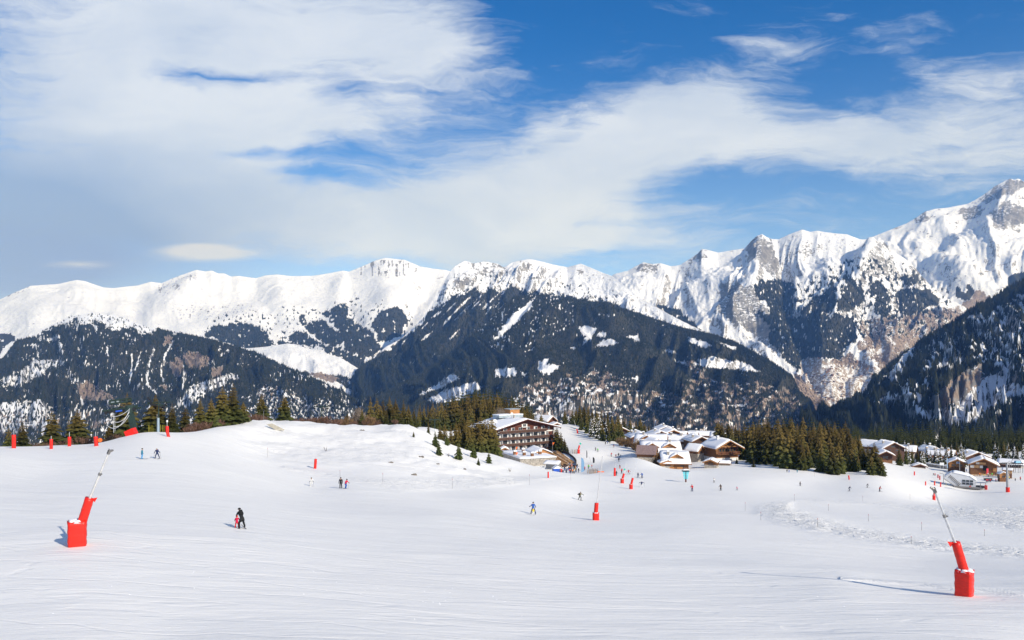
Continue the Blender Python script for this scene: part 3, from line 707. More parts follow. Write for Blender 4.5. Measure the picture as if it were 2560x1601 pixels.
def cov5b(px, py):
    cl = union(px, py, CLEAR5, 4, 12, 11)
    d = 1 - cl
    st = 0.75 * fbm(px / 5.5, py / 8, 3, 41) + 0.4 * fbm(px / 40, py / 26, 2, 141)
    edge = union(px, py, [[(1180, 800), (1333, 738), (1430, 748), (1440, 810), (1300, 880), (1200, 860)]], 10, 30, 12)
    d = d * (st < np.where(edge > 0, 0.38, 0.72))
    low = union(px, py, [[(1270, 1000), (1330, 960), (1420, 945), (1500, 925), (1545, 940), (1600, 985), (1680, 975), (1740, 940), (1800, 950), (1900, 960), (1980, 980), (2080, 1080), (1270, 1100), (1200, 1100)], [(1715, 890), (1750, 905), (1770, 960), (1740, 950)]], 10, 36, 13)
    sn = low * (fbm(px / 16, py / 5, 3, 48) > 0.28) * union(px, py, [[(1200, 990), (1540, 960), (1560, 1010), (1560, 1100), (1200, 1100)]], 4, 20, 14)
    br = low * (0.66 + 0.55 * fbm(px / 22, py / 11, 4, 44, 0.6))
    gap = (fbm(px / 17, py / 9, 4, 46, 0.6) > 0.12)
    d = d * (1 - low * gap * 1.0)
    br = br * (1 - sn)
    d = d * (1 - sn)
    return d, br * 0, br * (1 - d * 0.0)
L5B.build(cov5b)

# left wooded mountain
L3 = Layer('left_wooded_mountain', [(-700, 990, 4200), (-200, 960, 4400), (-60, 930, 4600), (0, 903, 4700), (20, 880, 4750), (40, 852, 4800), (75, 843, 4850), (105, 828, 4900), (140, 808, 4950), (175, 793, 5000), (198, 788, 5000), (233, 783, 5000), (278, 788, 5000), (310, 797, 4950), (339, 807, 4900), (376, 822, 4850), (397, 825, 4800), (450, 833, 4700), (529, 849, 4600), (585, 865, 4500), (640, 884, 4400), (706, 914, 4300), (746, 931, 4200), (810, 957, 4050), (850, 978, 3950), (885, 1000, 3850), (940, 1040, 3700), (1000, 1075, 3600)],
           [(-700, 1160, 2700), (0, 1150, 2700), (500, 1130, 2800), (1000, 1120, 3000)], 66, 42, 80, win=0.1, broad=50,
           feats=[([(400, 830), (380, 900), (350, 980)], 14, 30), ([(470, 870), (520, 890), (500, 930)], 18, 35), ([(300, 890), (330, 950)], 12, -25)], n=(620, 200), fine=6)
def cov3(px, py):
    top = union(px, py, [[(-60, 700), (90, 845), (135, 820), (190, 798), (205, 812), (250, 805), (262, 815), (300, 822), (335, 822), (345, 840), (380, 832), (392, 822), (400, 760), (200, 760)]], 9, 16, 15)
    top = top + union(px, py, [[(118, 850), (150, 836), (148, 846), (125, 858)], [(228, 812), (245, 815), (240, 832)], [(262, 822), (300, 815), (300, 828)], [(142, 850), (156, 860), (158, 888), (150, 880)]], 4, 12, 16)
    big = union(px, py, [[(50, 925), (80, 905), (155, 895), (158, 910), (110, 930), (60, 965), (0, 970), (0, 950)], [(-10, 1010), (106, 1000), (135, 1026), (130, 1060), (40, 1080), (-300, 1100), (-300, 1010)], [(190, 1020), (233, 1034), (212, 1052), (190, 1040)],
                         [(437, 1020), (476, 966), (540, 945), (582, 932), (605, 942), (550, 966), (490, 997), (462, 1018)], [(440, 985), (455, 1000), (445, 1012)], [(230, 1052), (300, 1048), (300, 1060), (225, 1062)]], 6, 18, 17)
    low = union(px, py, [[(645, 972), (660, 962), (701, 968), (730, 985), (762, 989), (772, 1007), (820, 1005), (883, 1018), (890, 1050), (1000, 1130), (560, 1130), (600, 1040), (640, 1010)]], 7, 18, 18)
    low2 = union(px, py, [[(-300, 1030), (60, 1030), (200, 1010), (330, 1005), (440, 1015), (600, 1040), (640, 1130), (-300, 1130)]], 10, 26, 19)
    st = 0.8 * fbm(px / 3.8 + 0.15 * py / 10, py / 13, 3, 51) + 0.45 * fbm(px / 38, py / 26, 2, 151)
    thr = 0.50 + 0.25 * fbm(px / 90, py / 60, 2, 52) - 0.25 * big - 0.3 * ss(py, 1000, 1060)
    d = 1 - np.clip(top, 0, 1)
    d = d * (st < thr)
    d = np.where(top > 0, (fbm(px / 5, py / 4, 2, 53) > 0.45) * 1.0, d)
    chute = np.minimum.reduce([polydist(px + 3 * pn(px / 8, py / 12, 3), py, l) for l in ([(329, 885), (331, 915), (324, 955)], [(353, 882), (345, 905), (336, 925)], [(385, 875), (372, 910), (367, 960), (390, 985)], [(432, 855), (415, 885), (403, 925), (408, 955)], [(268, 870), (270, 890)], [(455, 905), (462, 950), (455, 975)], [(205, 1005), (200, 975)])])
    d = d * (chute > 2.3 + 1.5 * pn(px / 10, py / 10, 4))
    d = np.where(low > 0, (fbm(px / 6, py / 6, 3, 54) > 0.0) * 1.0, d)
    d = np.where((low2 > 0) & (low == 0), (fbm(px / 9, py / 6, 3, 55) > -0.22) * 1.0, d)
    d = np.where(big > 0, (fbm(px / 5, py / 8, 3, 58) > 0.28) * 1.0, d)
    br = union(px, py, [[(450, 894), (471, 878), (500, 884), (532, 897), (516, 921), (490, 920), (476, 926)], [(425, 905), (450, 895), (460, 925), (440, 945), (428, 925)], [(410, 842), (432, 838), (428, 858), (412, 862)], [(185, 962), (215, 950), (265, 980), (300, 1000), (210, 1002)], [(530, 920), (560, 915), (555, 940), (525, 940)], [(398, 960), (418, 965), (415, 985)], [(228, 1055), (262, 1060), (250, 1072), (228, 1070)]], 6, 16, 20)
    br2 = (low2 + low > 0) * (fbm(px / 20, py / 6, 3, 56) > 0.1) * 0.62
    br = np.maximum(br * 0.95, br2)
    d = d * (1 - (br > 0.9) * (fbm(px / 4, py / 6, 2, 57) < 0.45))
    return d, np.zeros_like(d), br
L3.build(cov3)

# steep wooded hill on the right
L8 = Layer('right_wooded_hill', [(1960, 1085, 2300), (2010, 1062, 2350), (2026, 1049, 2400), (2052, 1038, 2450), (2090, 1024, 2500), (2119, 1009, 2550), (2158, 985, 2650), (2185, 953, 2720), (2211, 924, 2790), (2251, 890, 2880), (2291, 858, 2950), (2330, 836, 3000), (2370, 813, 3050), (2436, 770, 3100), (2476, 747, 3150), (2520, 722, 3200), (2560, 699, 3250), (2700, 620, 3400), (2900, 520, 3500), (3500, 480, 3700)],
           [(1960, 1140, 1650), (2300, 1150, 1500), (2560, 1140, 1500), (3500, 1140, 1500)], 77, 45, 80, win=0.1, backd=600, backdrop=700,
           feats=[([(2288, 864), (2250, 920), (2215, 990)], 12, -28), ([(2476, 830), (2440, 900), (2380, 960), (2310, 1020)], 16, 30), ([(2520, 910), (2470, 970), (2400, 1040)], 22, -40)], n=(460, 190), fine=4)
SN8 = [[(2214, 949), (2232, 920), (2264, 880), (2290, 862), (2282, 884), (2255, 928), (2232, 959)], [(2190, 1010), (2219, 984), (2245, 998), (2211, 1016)], [(2168, 985), (2180, 972), (2176, 1000)],
       [(2256, 1028), (2317, 1025), (2370, 1016), (2410, 985), (2439, 968), (2476, 938), (2523, 912), (2523, 960), (2560, 965), (2640, 960), (2640, 1000), (2560, 993), (2489, 1018), (2439, 1060), (2370, 1068), (2343, 1052), (2264, 1041)]]
CL8 = [[(2317, 1020), (2333, 989), (2383, 954), (2410, 928), (2465, 908), (2450, 940), (2490, 960), (2430, 975), (2423, 990), (2370, 1020)], [(2440, 970), (2490, 955), (2480, 980), (2440, 985)], [(2520, 950), (2545, 940), (2540, 965)]]
def cov8(px, py):
    sn = union(px, py, SN8, 6, 18, 21); cf = union(px, py, CL8, 6, 18, 22)
    u = (px + 0.8 * py) / 1.28; v = (py - 0.8 * px) / 1.28
    st = fbm(u / 26, v / 8, 3, 61) + 0.5 * union(px, py, [[(2420, 800), (2560, 730), (2700, 700), (2700, 960), (2500, 930), (2440, 900)], [(2330, 840), (2420, 850), (2400, 920), (2300, 930)], [(2240, 960), (2330, 940), (2300, 1030), (2240, 1020)]], 14, 30, 23)
    d = (1 - np.clip(sn + cf, 0, 1)) * (st < 0.44)
    d = np.where((sn > 0) & (fbm(px / 6, py / 7, 2, 64) > 0.55), 1.0, d)
    edge8 = py - L8.cpy(np.clip(px, 1960, 3500))
    d = np.where((edge8 < 14) & (sn == 0), 1.0, d)
    d = np.where((py > 1015) & (px < 2262) & (sn == 0), 1.0, d)
    return d, cf * 1.0 * (sn == 0), cf * (fbm(px / 9, py / 14, 3, 66) > -0.1) * 0.9 * (sn == 0)
L8.build(cov8)

# far woods: tens of thousands of small conifers standing on the mountain sides, one object per mountain side
def leafmat(name, c1, c2, scale=0.05):
    m = bpy.data.materials.new(name); m.use_nodes = True
    nt = m.node_tree; b = nt.nodes['Principled BSDF']
    t = nd(nt, 'ShaderNodeTexCoord')
    f = noise(nt, t.outputs['Object'], scale, 3, 0.7)
    nt.links.new(mixc(nt, sstep(nt, f, 0.3, 0.7), c1, c2), b.inputs['Base Color'])
    b.inputs['Roughness'].default_value = 0.9; b.inputs['Specular IOR Level'].default_value = 0.08
    return m
M_FAR = leafmat('far_conifer', (0.016, 0.024, 0.017), (0.040, 0.044, 0.026), 0.03)
M_BARE = leafmat('bare_wood', (0.13, 0.10, 0.085), (0.24, 0.19, 0.16), 0.03)
def woods(layer, cover, N, hmin, hmax, seed, xr=None, tr=(0.0, 1.0), wid=0.2, yr=None, bare=0.0):
    rs = np.random.RandomState(seed)
    x0, x1 = xr or (layer.x0, layer.x1)
    px = rs.uniform(x0, x1, N); t = rs.uniform(tr[0], tr[1], N) ** 1.1
    x, y, z = layer.pos(px, t)
    qx, qy = layer.proj(x, y, z)
    cv = cover(qx, qy)
    ok = (rs.rand(N) < cv[0] * 0.97)
    if yr: ok &= (qy < yr)
    bk = np.zeros(N, bool)
    if bare:
        bk = (cv[2] > 0.5) & (rs.rand(N) < bare) & ~ok
    out = []
    for sel, mt, nm, lb, k in ((ok, M_FAR, 'far_conifer_wood', None, wid), (bk, M_BARE, 'bare_wood', None, 0.62)):
        X, Y, Z = x[sel], y[sel], z[sel]; n = len(X)
        if n < 10: continue
        h = rs.uniform(hmin, hmax, n) * (1.0 if mt is M_FAR else 0.5); r = h * k * rs.uniform(0.7, 1.3, n); a = rs.uniform(0, 2.1, n)
        vs = np.zeros((n, 4, 3))
        for j in range(3):
            vs[:, j, 0] = X + np.cos(a + j * 2.0944) * r; vs[:, j, 1] = Y + np.sin(a + j * 2.0944) * r; vs[:, j, 2] = Z - 2.0
        vs[:, 3, 0] = X; vs[:, 3, 1] = Y; vs[:, 3, 2] = Z + h
        b = (np.arange(n) * 4)[:, None]
        tri = np.concatenate([b + np.array([[0, 1, 3]]), b + np.array([[1, 2, 3]]), b + np.array([[2, 0, 3]])], 0)
        me = np_mesh(nm, vs.reshape(-1, 3), tri, [mt], smooth=False, tri=True)
        o = link_mesh(nm, me)
        out.append(o)
    return out
def W_(objs, labels):
    for o, l in zip(objs, labels): tag(o, l, 'wood', kind='stuff')
W_(woods(L3, cov3, 105000, 8, 15, 1, xr=(-80, 1000)), ['dark conifer wood streaked with snow on the mountain at the left'])
W_(woods(L5B, cov5b, 125000, 7, 14.5, 2, xr=(900, 2080), tr=(0, 0.95), bare=0.5), ['dense dark blue conifer wood on the dome shaped mountain in the middle', 'brown leafless wood on the lower side of the middle mountain'])
W_(woods(L5A, cov5a, 48000, 12, 22, 3, xr=(880, 1560), tr=(0.05, 1)), ['conifer wood in slanting stripes on the flank behind the gorge'])
W_(woods(L1, cov1, 36000, 13, 24, 4, xr=(450, 1060), tr=(0.1, 1)), ['blue conifer patches below the white range on the left'])
W_(woods(L4, cov4, 9000, 12, 22, 5), ['conifers around the open snow bench left of the gorge'])
W_(woods(L2, cov2, 62000, 13, 24, 6, xr=(1550, 2420), tr=(0.1, 1), bare=0.35), ['blue conifer wood below the rocky range on the right', 'brown leafless wood above the valley village'])
W_(woods(L8, cov8, 52000, 10, 19, 7, xr=(1960, 2700), tr=(0, 1)), ['near black conifer wood on the steep hill at the right edge'])
# ---------------------------------------------------------------- materials of things
rnd = random.Random(5)
def vinyl(name, col):
    m = mat(name, col, 0.42, 0.12, 3.0, bump=0.35, sc3=(1, 1, 3.0), spec=0.4, bdist=0.04); return m
M_RED = vinyl('red_vinyl', (0.72, 0.018, 0.008)); M_REDD = vinyl('dark_red_vinyl', (0.45, 0.012, 0.02))
M_ORG = mat('orange_cloth', (0.85, 0.16, 0.02), 0.7, 0.1)
M_ALU = mat('aluminium', (0.62, 0.62, 0.62), 0.38, 0.1, 4.0, metallic=0.55)
M_ALUW = mat('pale_metal', (0.60, 0.59, 0.57), 0.5, 0.12, 3.0, metallic=0.2)
M_STEEL = mat('dull_steel', (0.26, 0.25, 0.24), 0.5, 0.2, 8.0, metallic=0.5)
M_GREY = mat('grey_paint', (0.36, 0.37, 0.38), 0.55, 0.1, 3.0)
M_DARK = mat('dark_rubber', (0.02, 0.021, 0.024), 0.7)
M_GREENP = mat('dark_green_paint', (0.020, 0.040, 0.033), 0.55, 0.25, 2.0)
M_YEL = mat('yellow_paint', (0.70, 0.60, 0.08), 0.5, 0.1)
M_WHITE = mat('white_render', (0.74, 0.73, 0.70), 0.85, 0.08, 1.0)
M_WHP = mat('white_panel', (0.66, 0.68, 0.70), 0.45, 0.05, 1.0)
M_STONE = mat('stone_wall', (0.36, 0.33, 0.29), 0.9, 0.4, 2.2, bump=0.6)
M_CONC = mat('concrete', (0.42, 0.39, 0.32), 0.9, 0.2, 0.8, bump=0.3)
M_WOODD = mat('dark_timber', (0.085, 0.045, 0.032), 0.8, 0.35, 1.5, sc3=(6, 6, 0.5))
M_WOODM = mat('brown_timber', (0.20, 0.095, 0.045), 0.8, 0.35, 1.5, sc3=(5, 5, 0.6))
M_WOODO = mat('orange_timber', (0.42, 0.20, 0.075), 0.75, 0.3, 1.5, sc3=(0.6, 0.6, 6))
M_WOODL = mat('light_timber', (0.62, 0.37, 0.17), 0.7, 0.2, 2.5)
M_WOODR = mat('red_brown_timber', (0.115, 0.038, 0.024), 0.8, 0.3, 1.5, sc3=(6, 6, 0.5))
M_GLASS = mat('window_glass', (0.035, 0.045, 0.055), 0.12, spec=0.6)
M_CURT = mat('white_curtain', (0.68, 0.67, 0.66), 0.9)
M_RSNOW = mat('roof_snow', (0.86, 0.865, 0.88), 0.75, 0.03, 0.5, bump=0.5, bdist=0.15)
M_MROOF = mat('grey_roof_sheet', (0.33, 0.39, 0.42), 0.4, 0.15, 1.0)
M_BLUE = mat('blue_cloth', (0.025, 0.10, 0.50), 0.6, 0.1)
M_TEAL = mat('teal_panel', (0.10, 0.52, 0.60), 0.45, 0.12, 1.2)
M_SKYB = mat('pale_blue_cloth', (0.20, 0.36, 0.55), 0.6, 0.1)
M_SKIN = mat('skin', (0.55, 0.34, 0.25), 0.6)
M_BARK = mat('bark', (0.085, 0.06, 0.045), 0.9, 0.3, 5.0, bump=0.4)
M_ROCK = mat('bare_stone', (0.17, 0.15, 0.13), 0.9, 0.3, 3.0)
M_FENCE = mat('old_plank', (0.10, 0.075, 0.055), 0.85, 0.25, 3.0)
def conifer_mat(name, c1, c2, c3):
    m = bpy.data.materials.new(name); m.use_nodes = True
    nt = m.node_tree; b = nt.nodes['Principled BSDF']
    t = nd(nt, 'ShaderNodeTexCoord'); oi = nd(nt, 'ShaderNodeObjectInfo')
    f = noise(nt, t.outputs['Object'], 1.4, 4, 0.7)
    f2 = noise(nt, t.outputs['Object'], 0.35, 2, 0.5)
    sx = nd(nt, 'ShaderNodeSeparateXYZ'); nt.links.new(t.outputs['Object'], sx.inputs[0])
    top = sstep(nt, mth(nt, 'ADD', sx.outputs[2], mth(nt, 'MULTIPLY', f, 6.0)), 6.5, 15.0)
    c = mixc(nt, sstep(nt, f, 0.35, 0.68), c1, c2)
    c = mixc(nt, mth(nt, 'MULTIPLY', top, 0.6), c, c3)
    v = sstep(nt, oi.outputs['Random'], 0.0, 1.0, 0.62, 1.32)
    hs = nd(nt, 'ShaderNodeHueSaturation'); nt.links.new(c, hs.inputs['Color']); nt.links.new(v, hs.inputs['Value'])
    hs.inputs['Saturation'].default_value = 1.0
    nt.links.new(hs.outputs[0], b.inputs['Base Color'])
    b.inputs['Roughness'].default_value = 0.8; b.inputs['Specular IOR Level'].default_value = 0.12
    return m
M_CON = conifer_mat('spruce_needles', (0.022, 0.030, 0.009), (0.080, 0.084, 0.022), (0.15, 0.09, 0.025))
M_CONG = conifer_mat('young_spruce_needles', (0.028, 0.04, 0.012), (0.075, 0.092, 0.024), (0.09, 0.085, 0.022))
M_BUSH = mat('bare_twigs', (0.20, 0.125, 0.06), 0.9, 0.3, 2.0)
M_BUSHR = mat('red_brown_twigs', (0.15, 0.085, 0.06), 0.9, 0.3, 2.0)

# ---------------------------------------------------------------- conifers
def conifer_mesh(seed, h=14.0, r0=2.7, levels=26, per=9, full=0.9, snow=0.0):
    rg = random.Random(seed)
    vs, fs, mi = [], [], []
    def add(pts, faces, m):
        b = len(vs); vs.extend(pts)
        for f in faces: fs.append([b + i for i in f]); mi.append(m)
    for i in range(levels):
        k = i / (levels - 1)
        z0 = h * (0.035 + 0.95 * k ** 0.92)
        R = r0 * (1 - k) ** full * (0.9 + 0.22 * math.sin(i * 2.1 + seed)) + 0.10
        if k < 0.12: R *= 0.75 + 2 * k
        n = max(4, int(per * (0.5 + 0.6 * (1 - k))))
        a0 = rg.uniform(0, 6.28)
        for j in range(n):
            a = a0 + 6.283 * j / n + rg.uniform(-.3, .3)
            L = R * rg.uniform(0.68, 1.22)
            up = (0.42 * k - 0.05) * L
            dr = -(0.30 + 0.18 * (1 - k)) * L
            w = (0.17 * L + 0.16) * rg.uniform(0.8, 1.3)
            ca, sa = math.cos(a), math.sin(a)
            def pt(d, s, dz): return (ca * d - sa * s, sa * d + ca * s, z0 + dz)
            mid = 0.52 * L
            c0 = pt(0.02, 0, 0.12); m0 = pt(mid, 0, up + 0.10)
            l1 = pt(mid * .75, w, up + dr * .55 - .10); r1 = pt(mid * .75, -w, up + dr * .55 - .10)
            tip = pt(L, 0, up + dr); l2 = pt(L * .86, w * .62, up + dr * 1.2 - .05); r2 = pt(L * .86, -w * .62, up + dr * 1.2 - .05)
            add([c0, m0, l1, r1, tip, l2, r2], [(0, 2, 1), (0, 1, 3), (1, 2, 5, 4), (1, 4, 6, 3)], 0)
            if snow and rg.random() < snow:
                q = 0.05
                add([tuple(x + (q if ii == 2 else 0) for ii, x in enumerate(p)) for p in (m0, l1, tip, r1)], [(0, 1, 2), (0, 2, 3)], 1)
    add([(0.06, 0, h * .95), (-0.05, 0.06, h * .95), (-0.05, -0.06, h * .95), (0, 0, h * 1.03)], [(0, 1, 3), (1, 2, 3), (2, 0, 3)], 0)
    me = bpy.data.meshes.new('crown'); me.from_pydata(vs, [], fs)
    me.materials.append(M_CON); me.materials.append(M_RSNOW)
    me.polygons.foreach_set('material_index', mi); me.update()
    return me
TRUNK = MB().bar((0, 0, -1.5), (0, 0, 12.5), 0.22, 0.03, 7).mesh('trunk', M_BARK)
CONI = [conifer_mesh(1), conifer_mesh(2, r0=3.1, full=0.8), conifer_mesh(3, r0=2.3, full=1.0), conifer_mesh(4, r0=2.9, levels=30), conifer_mesh(5, r0=2.0, full=.85), conifer_mesh(6, r0=2.6, levels=22, per=8, full=.75)]
CONS = [conifer_mesh(7, r0=2.6, snow=0.35), conifer_mesh(8, r0=2.3, snow=0.5)]
YOUNG = []
for k in (9, 10):
    m_ = conifer_mesh(k, r0=4.3, levels=18, per=10, full=0.95); m_.materials[0] = M_CONG; YOUNG.append(m_)
NT = [0]
def conifer(loc, h, mesh=None, wid=1.0, label='', group=None, name='spruce_tree', cat='tree', lean=0.0):
    NT[0] += 1
    e = empty(name, loc, rnd.uniform(0, 6.28), label, cat, group)
    s = h / 14.0
    e.scale = (s * wid, s * wid, s)
    e.rotation_euler = (lean, 0, e.rotation_euler[2])
    link_mesh('crown', mesh or rnd.choice(CONI), e)
    link_mesh('trunk', TRUNK, e)
    return e
def tree_px(px, ptop, Y, base=None, **kw):
    p = hit(px, base, Y) if base else at_y(px, Y); Y = p.y
    h = max(1.0, (YH - ptop) / F * Y - p.z)
    return conifer(p, h, **kw)

# trees along the left crest, each told apart by what it stands beside
for px, top, Y, wid, lb in [
    (22, 1070, 176, 1.2, 'small spruce at the left edge behind the first red padded post'),
    (56, 1057, 180, 1.35, 'ragged spruce between the first and second red padded posts'),
    (130, 1029, 185, 1.45, 'broad spruce rising behind the second red padded post'),
    (171, 1050, 190, 0.9, 'thin spruce directly behind the third red padded post'),
    (193, 1024, 184, 1.5, 'tall spruce right of the third red padded post'),
    (272, 1066, 190, 1.2, 'low reddish spruce left of the green lift terminal'),
    (302, 1010, 196, 1.35, 'dark spruce behind the hanging cables of the lift terminal'),
    (318, 984, 192, 1.2, 'spruce with its tip showing above the green lift terminal'),
    (389, 988, 190, 1.55, 'tall spruce behind the lift pylon with the pale blue casing'),
    (430, 1008, 188, 1.35, 'spruce just right of the red pad with the white lamp'),
    (463, 1018, 192, 1.2, 'short orange tipped spruce left of the dense pair'),
    (501, 997, 196, 1.35, 'first slim spruce left of the tallest clump on the crest'),
    (528, 995, 198, 1.1, 'second slim spruce touching the tallest clump on the crest'),
    (556, 966, 206, 1.35, 'left half of the tallest spruce pair on the crest'),
    (583, 960, 208, 1.5, 'right and tallest half of the spruce pair on the crest'),
    (608, 1005, 212, 1.2, 'sparse spruce leaning on the right of the tallest pair'),
    (654, 984, 232, 1.3, 'lone dark spruce above the concrete wedge'),
    (711, 988, 240, 1.15, 'slim lone spruce left of the small cable pylon'),
    (868, 1033, 262, 1.0, 'very small spruce in the brush on the crest of the mound'),
    (905, 1018, 245, 1.15, 'green spruce in front of the grey leafless birch'),
    (1003, 1029, 236, 1.25, 'bright green spruce standing on the rim of the mound'),
    (1034, 1079, 231, 1.3, 'tiny spruce alone on the white flank of the mound'),
    (1392, 1068, 356, 1.2, 'tallest spruce at the right corner of the hotel'), (1402, 1080, 350, 1.25, 'second spruce at the right corner of the hotel, in the middle of the row'),
    (1411, 1096, 344, 1.3, 'third spruce of the row at the right corner of the hotel'), (1419, 1113, 338, 1.35, 'lowest spruce of the row above the curved terrace fence'),
    (1353, 1035, 470, 1.2, 'small dark spruce behind the hotel roof on its right'),
    (1842, 1144, 318, 1.5, 'snowy little spruce in front of the low stone shelter'),
    (2248, 1118, 395, 1.4, 'separate spruce right of the chalet with white posts'),
    (1884, 1150, 300, 1.4, 'tiny spruce on a snow heap at the left end of the right wood')]:
    tree_px(px, top, Y, wid=wid * (1.45 if px < 720 else 1.15), label=lb, base=(1093 if px == 1034 else None))
ORD = ['first', 'second', 'third', 'fourth', 'fifth', 'sixth', 'seventh', 'eighth', 'ninth', 'tenth', 'eleventh', 'twelfth', 'thirteenth', 'fourteenth', 'fifteenth', 'sixteenth', 'seventeenth', 'eighteenth', 'nineteenth', 'twentieth']
def grp(lst, label, group, **kw):
    # single out each tree: the ones of the nearest row are counted from the left, the ones behind by row and third
    ys = sorted(t[2] for t in lst); cut1 = ys[min(len(ys) - 1, 15)]; cut2 = ys[int(len(ys) * .6)]
    xs = sorted(t[0] for t in lst); fr = sorted([t for t in lst if t[2] <= cut1]); labs = {}
    for i, t in enumerate(fr):
        if i < 20: labs[t] = '%s from left in front, %s' % (ORD[i], label)
    for t in lst:
        if t not in labs:
            a = 'left part' if t[0] < xs[len(xs) // 3] else ('middle part' if t[0] < xs[2 * len(xs) // 3] else 'right part')
            labs[t] = '%s, %s, %s' % (label, a, 'halfway back' if t[2] < cut2 else 'at the back')
    for t in lst: tree_px(t[0], t[1], t[2], label=labs[t], group=group, wid=kw.get('wid', 1.15) * rnd.uniform(.9, 1.15), mesh=(rnd.choice(kw['meshes']) if 'meshes' in kw else None))
grp([(926, 993, 262), (942, 996, 268), (958, 1000, 262), (974, 992, 266), (989, 998, 262), (1009, 999, 272), (1021, 1012, 268), (950, 1012, 255), (982, 1014, 253), (1035, 1018, 300), (966, 1018, 252)],
    'spruce in the thicket along the back of the mound', 'thicket along the mound', wid=1.35)
grp([(1050, 1010, 395), (1060, 1014, 385), (1070, 1011, 395), (1082, 1006, 400), (1094, 1008, 405), (1104, 1000, 410), (1076, 1020, 380), (1088, 1022, 380), (1112, 1018, 390), (1046, 1024, 370)],
    'spruce in the dark row left of the wooded knoll', 'dark row left of the knoll', wid=1.1)
ks = [(1085, 1012), (1110, 996), (1130, 984), (1150, 975), (1180, 969), (1210, 967), (1240, 970), (1270, 978), (1300, 986), (1325, 1004), (1342, 1032)]
BACK = []
lst = []
for i in range(30): 
    px = 1100 + i * 8.2; lst.append((px + rnd.uniform(-2, 2), np.interp(px, [a for a, b in ks], [b for a, b in ks]) + rnd.uniform(-3, 7), 470 + rnd.uniform(-8, 8)))
BACK += lst; lst = []
for i in range(28):
    px = 1106 + i * 8.4; lst.append((px + rnd.uniform(-3, 3), np.interp(px, [a for a, b in ks], [b for a, b in ks]) + rnd.uniform(12, 22), 445 + rnd.uniform(-8, 8)))
for i in range(22):
    px = 1150 + i * 8.6; lst.append((px + rnd.uniform(-3, 3), np.interp(px, [a for a, b in ks], [b for a, b in ks]) + rnd.uniform(30, 44), 420 + rnd.uniform(-8, 8)))
grp(lst, 'spruce in the dense wood on the knoll behind the hotel', 'wood on the knoll', wid=1.2)
grp([(1071, 1056, 300), (1100, 1063, 262), (1112, 1060, 266), (1127, 1064, 262), (1140, 1054, 268), (1153, 1036, 270), (1161, 1046, 262), (1169, 1038, 268), (1178, 1050, 258), (1186, 1034, 268), (1194, 1044, 260), (1202, 1034, 266), (1212, 1044, 260), (1220, 1050, 256), (1229, 1038, 262), (1148, 1064, 254), (1172, 1066, 252), (1200, 1068, 252), (1238, 1058, 256)],
    'spruce in the clump left of the hotel facade', 'clump left of the hotel', wid=1.35)
for px, top, base, lb in [(1088, 1077, 1116, 'leftmost young spruce on the slope left of the hotel'), (1097, 1102, 1138, 'young spruce lower on the slope, below the leftmost one'), (1147, 1104, 1149, 'young spruce jutting down in front of the clump left of the hotel'),
                       (1184, 1106, 1145, 'green young spruce at the foot of the clump left of the hotel'), (1196, 1144, 1164, 'lowest young spruce on the slope left of the hotel'), (1222, 1128, 1160, 'young spruce by the snow covered annexe roofs'), (1117, 1086, 1113, 'young spruce between the leftmost ones and the clump')]:
    tree_px(px, top, 220, base=base, mesh=rnd.choice(YOUNG), wid=1.0, label=lb)
lst = [(1412, 1026, 540), (1431, 1020, 530), (1440, 1022, 520), (1449, 1011, 520), (1460, 1009, 510), (1470, 1013, 500), (1481, 1024, 500), (1492, 1020, 490), (1503, 1022, 490), (1512, 1030, 480), (1519, 1028, 480), (1530, 1036, 475), (1545, 1036, 480), (1560, 1040, 500), (1575, 1046, 500), (1590, 1050, 490), (1601, 1046, 500), (1611, 1058, 490), (1453, 1030, 490), (1467, 1034, 480), (1485, 1036, 470), (1500, 1040, 460), (1515, 1046, 450), (1540, 1050, 470), (1552, 1056, 465), (1622, 1062, 490), (1634, 1066, 480), (1534, 1052, 445), (1506, 1058, 440), (1522, 1062, 436)]
grp(lst[:20] + lst[23:], 'spruce in the belt right of the far piste', 'belt beside the piste', wid=1.15)
grp(lst[20:23] + [(1478, 1044, 462), (1492, 1050, 452)], 'snow dusted spruce of the belt beside the piste', 'snow dusted front spruces beside the piste', meshes=CONS, wid=1.2)
rt = [(1799, 1051), (1820, 1058), (1857, 1055), (1889, 1047), (1913, 1042), (1946, 1041), (1970, 1037), (2000, 1045), (2039, 1044), (2060, 1047), (2105, 1051), (2125, 1060), (2150, 1080), (2205, 1100)]
def rtop(px): return float(np.interp(px, [a for a, b in rt], [b for a, b in rt]))
lst = []
for i in range(26):
    px = 1858 + 272 * (i + rnd.uniform(-.3, .3)) / 25; BACK.append((px, rtop(px) + rnd.uniform(-7, 12), 390 + rnd.uniform(-9, 9) - 12 * (px - 1860) / 300))
lst = [(1795, 1052, 440), (1804, 1056, 430), (1821, 1058, 430), (1829, 1066, 420), (1839, 1062, 430), (1848, 1070, 410)]
for row, (Y0, dtop, n, xa, xb) in enumerate([(368, 16, 24, 1856, 2150), (345, 34, 22, 1862, 2165), (322, 54, 18, 1880, 2180), (300, 76, 10, 1975, 2200)]):
    for i in range(n):
        px = xa + (xb - xa) * (i + rnd.uniform(-.3, .3)) / (n - 1)
        lst.append((px, rtop(px) + dtop * (0.8 + 0.2 * (px - 1860) / 300) * (0.6 if row < 3 else 0.75) + rnd.uniform(-7, 15) + (0 if i % 4 else -5), Y0 + rnd.uniform(-9, 9) - 12 * (px - 1860) / 300))
grp(lst, 'spruce in the tall dense wood right of the chalets', 'tall wood right of the chalets', wid=1.5)
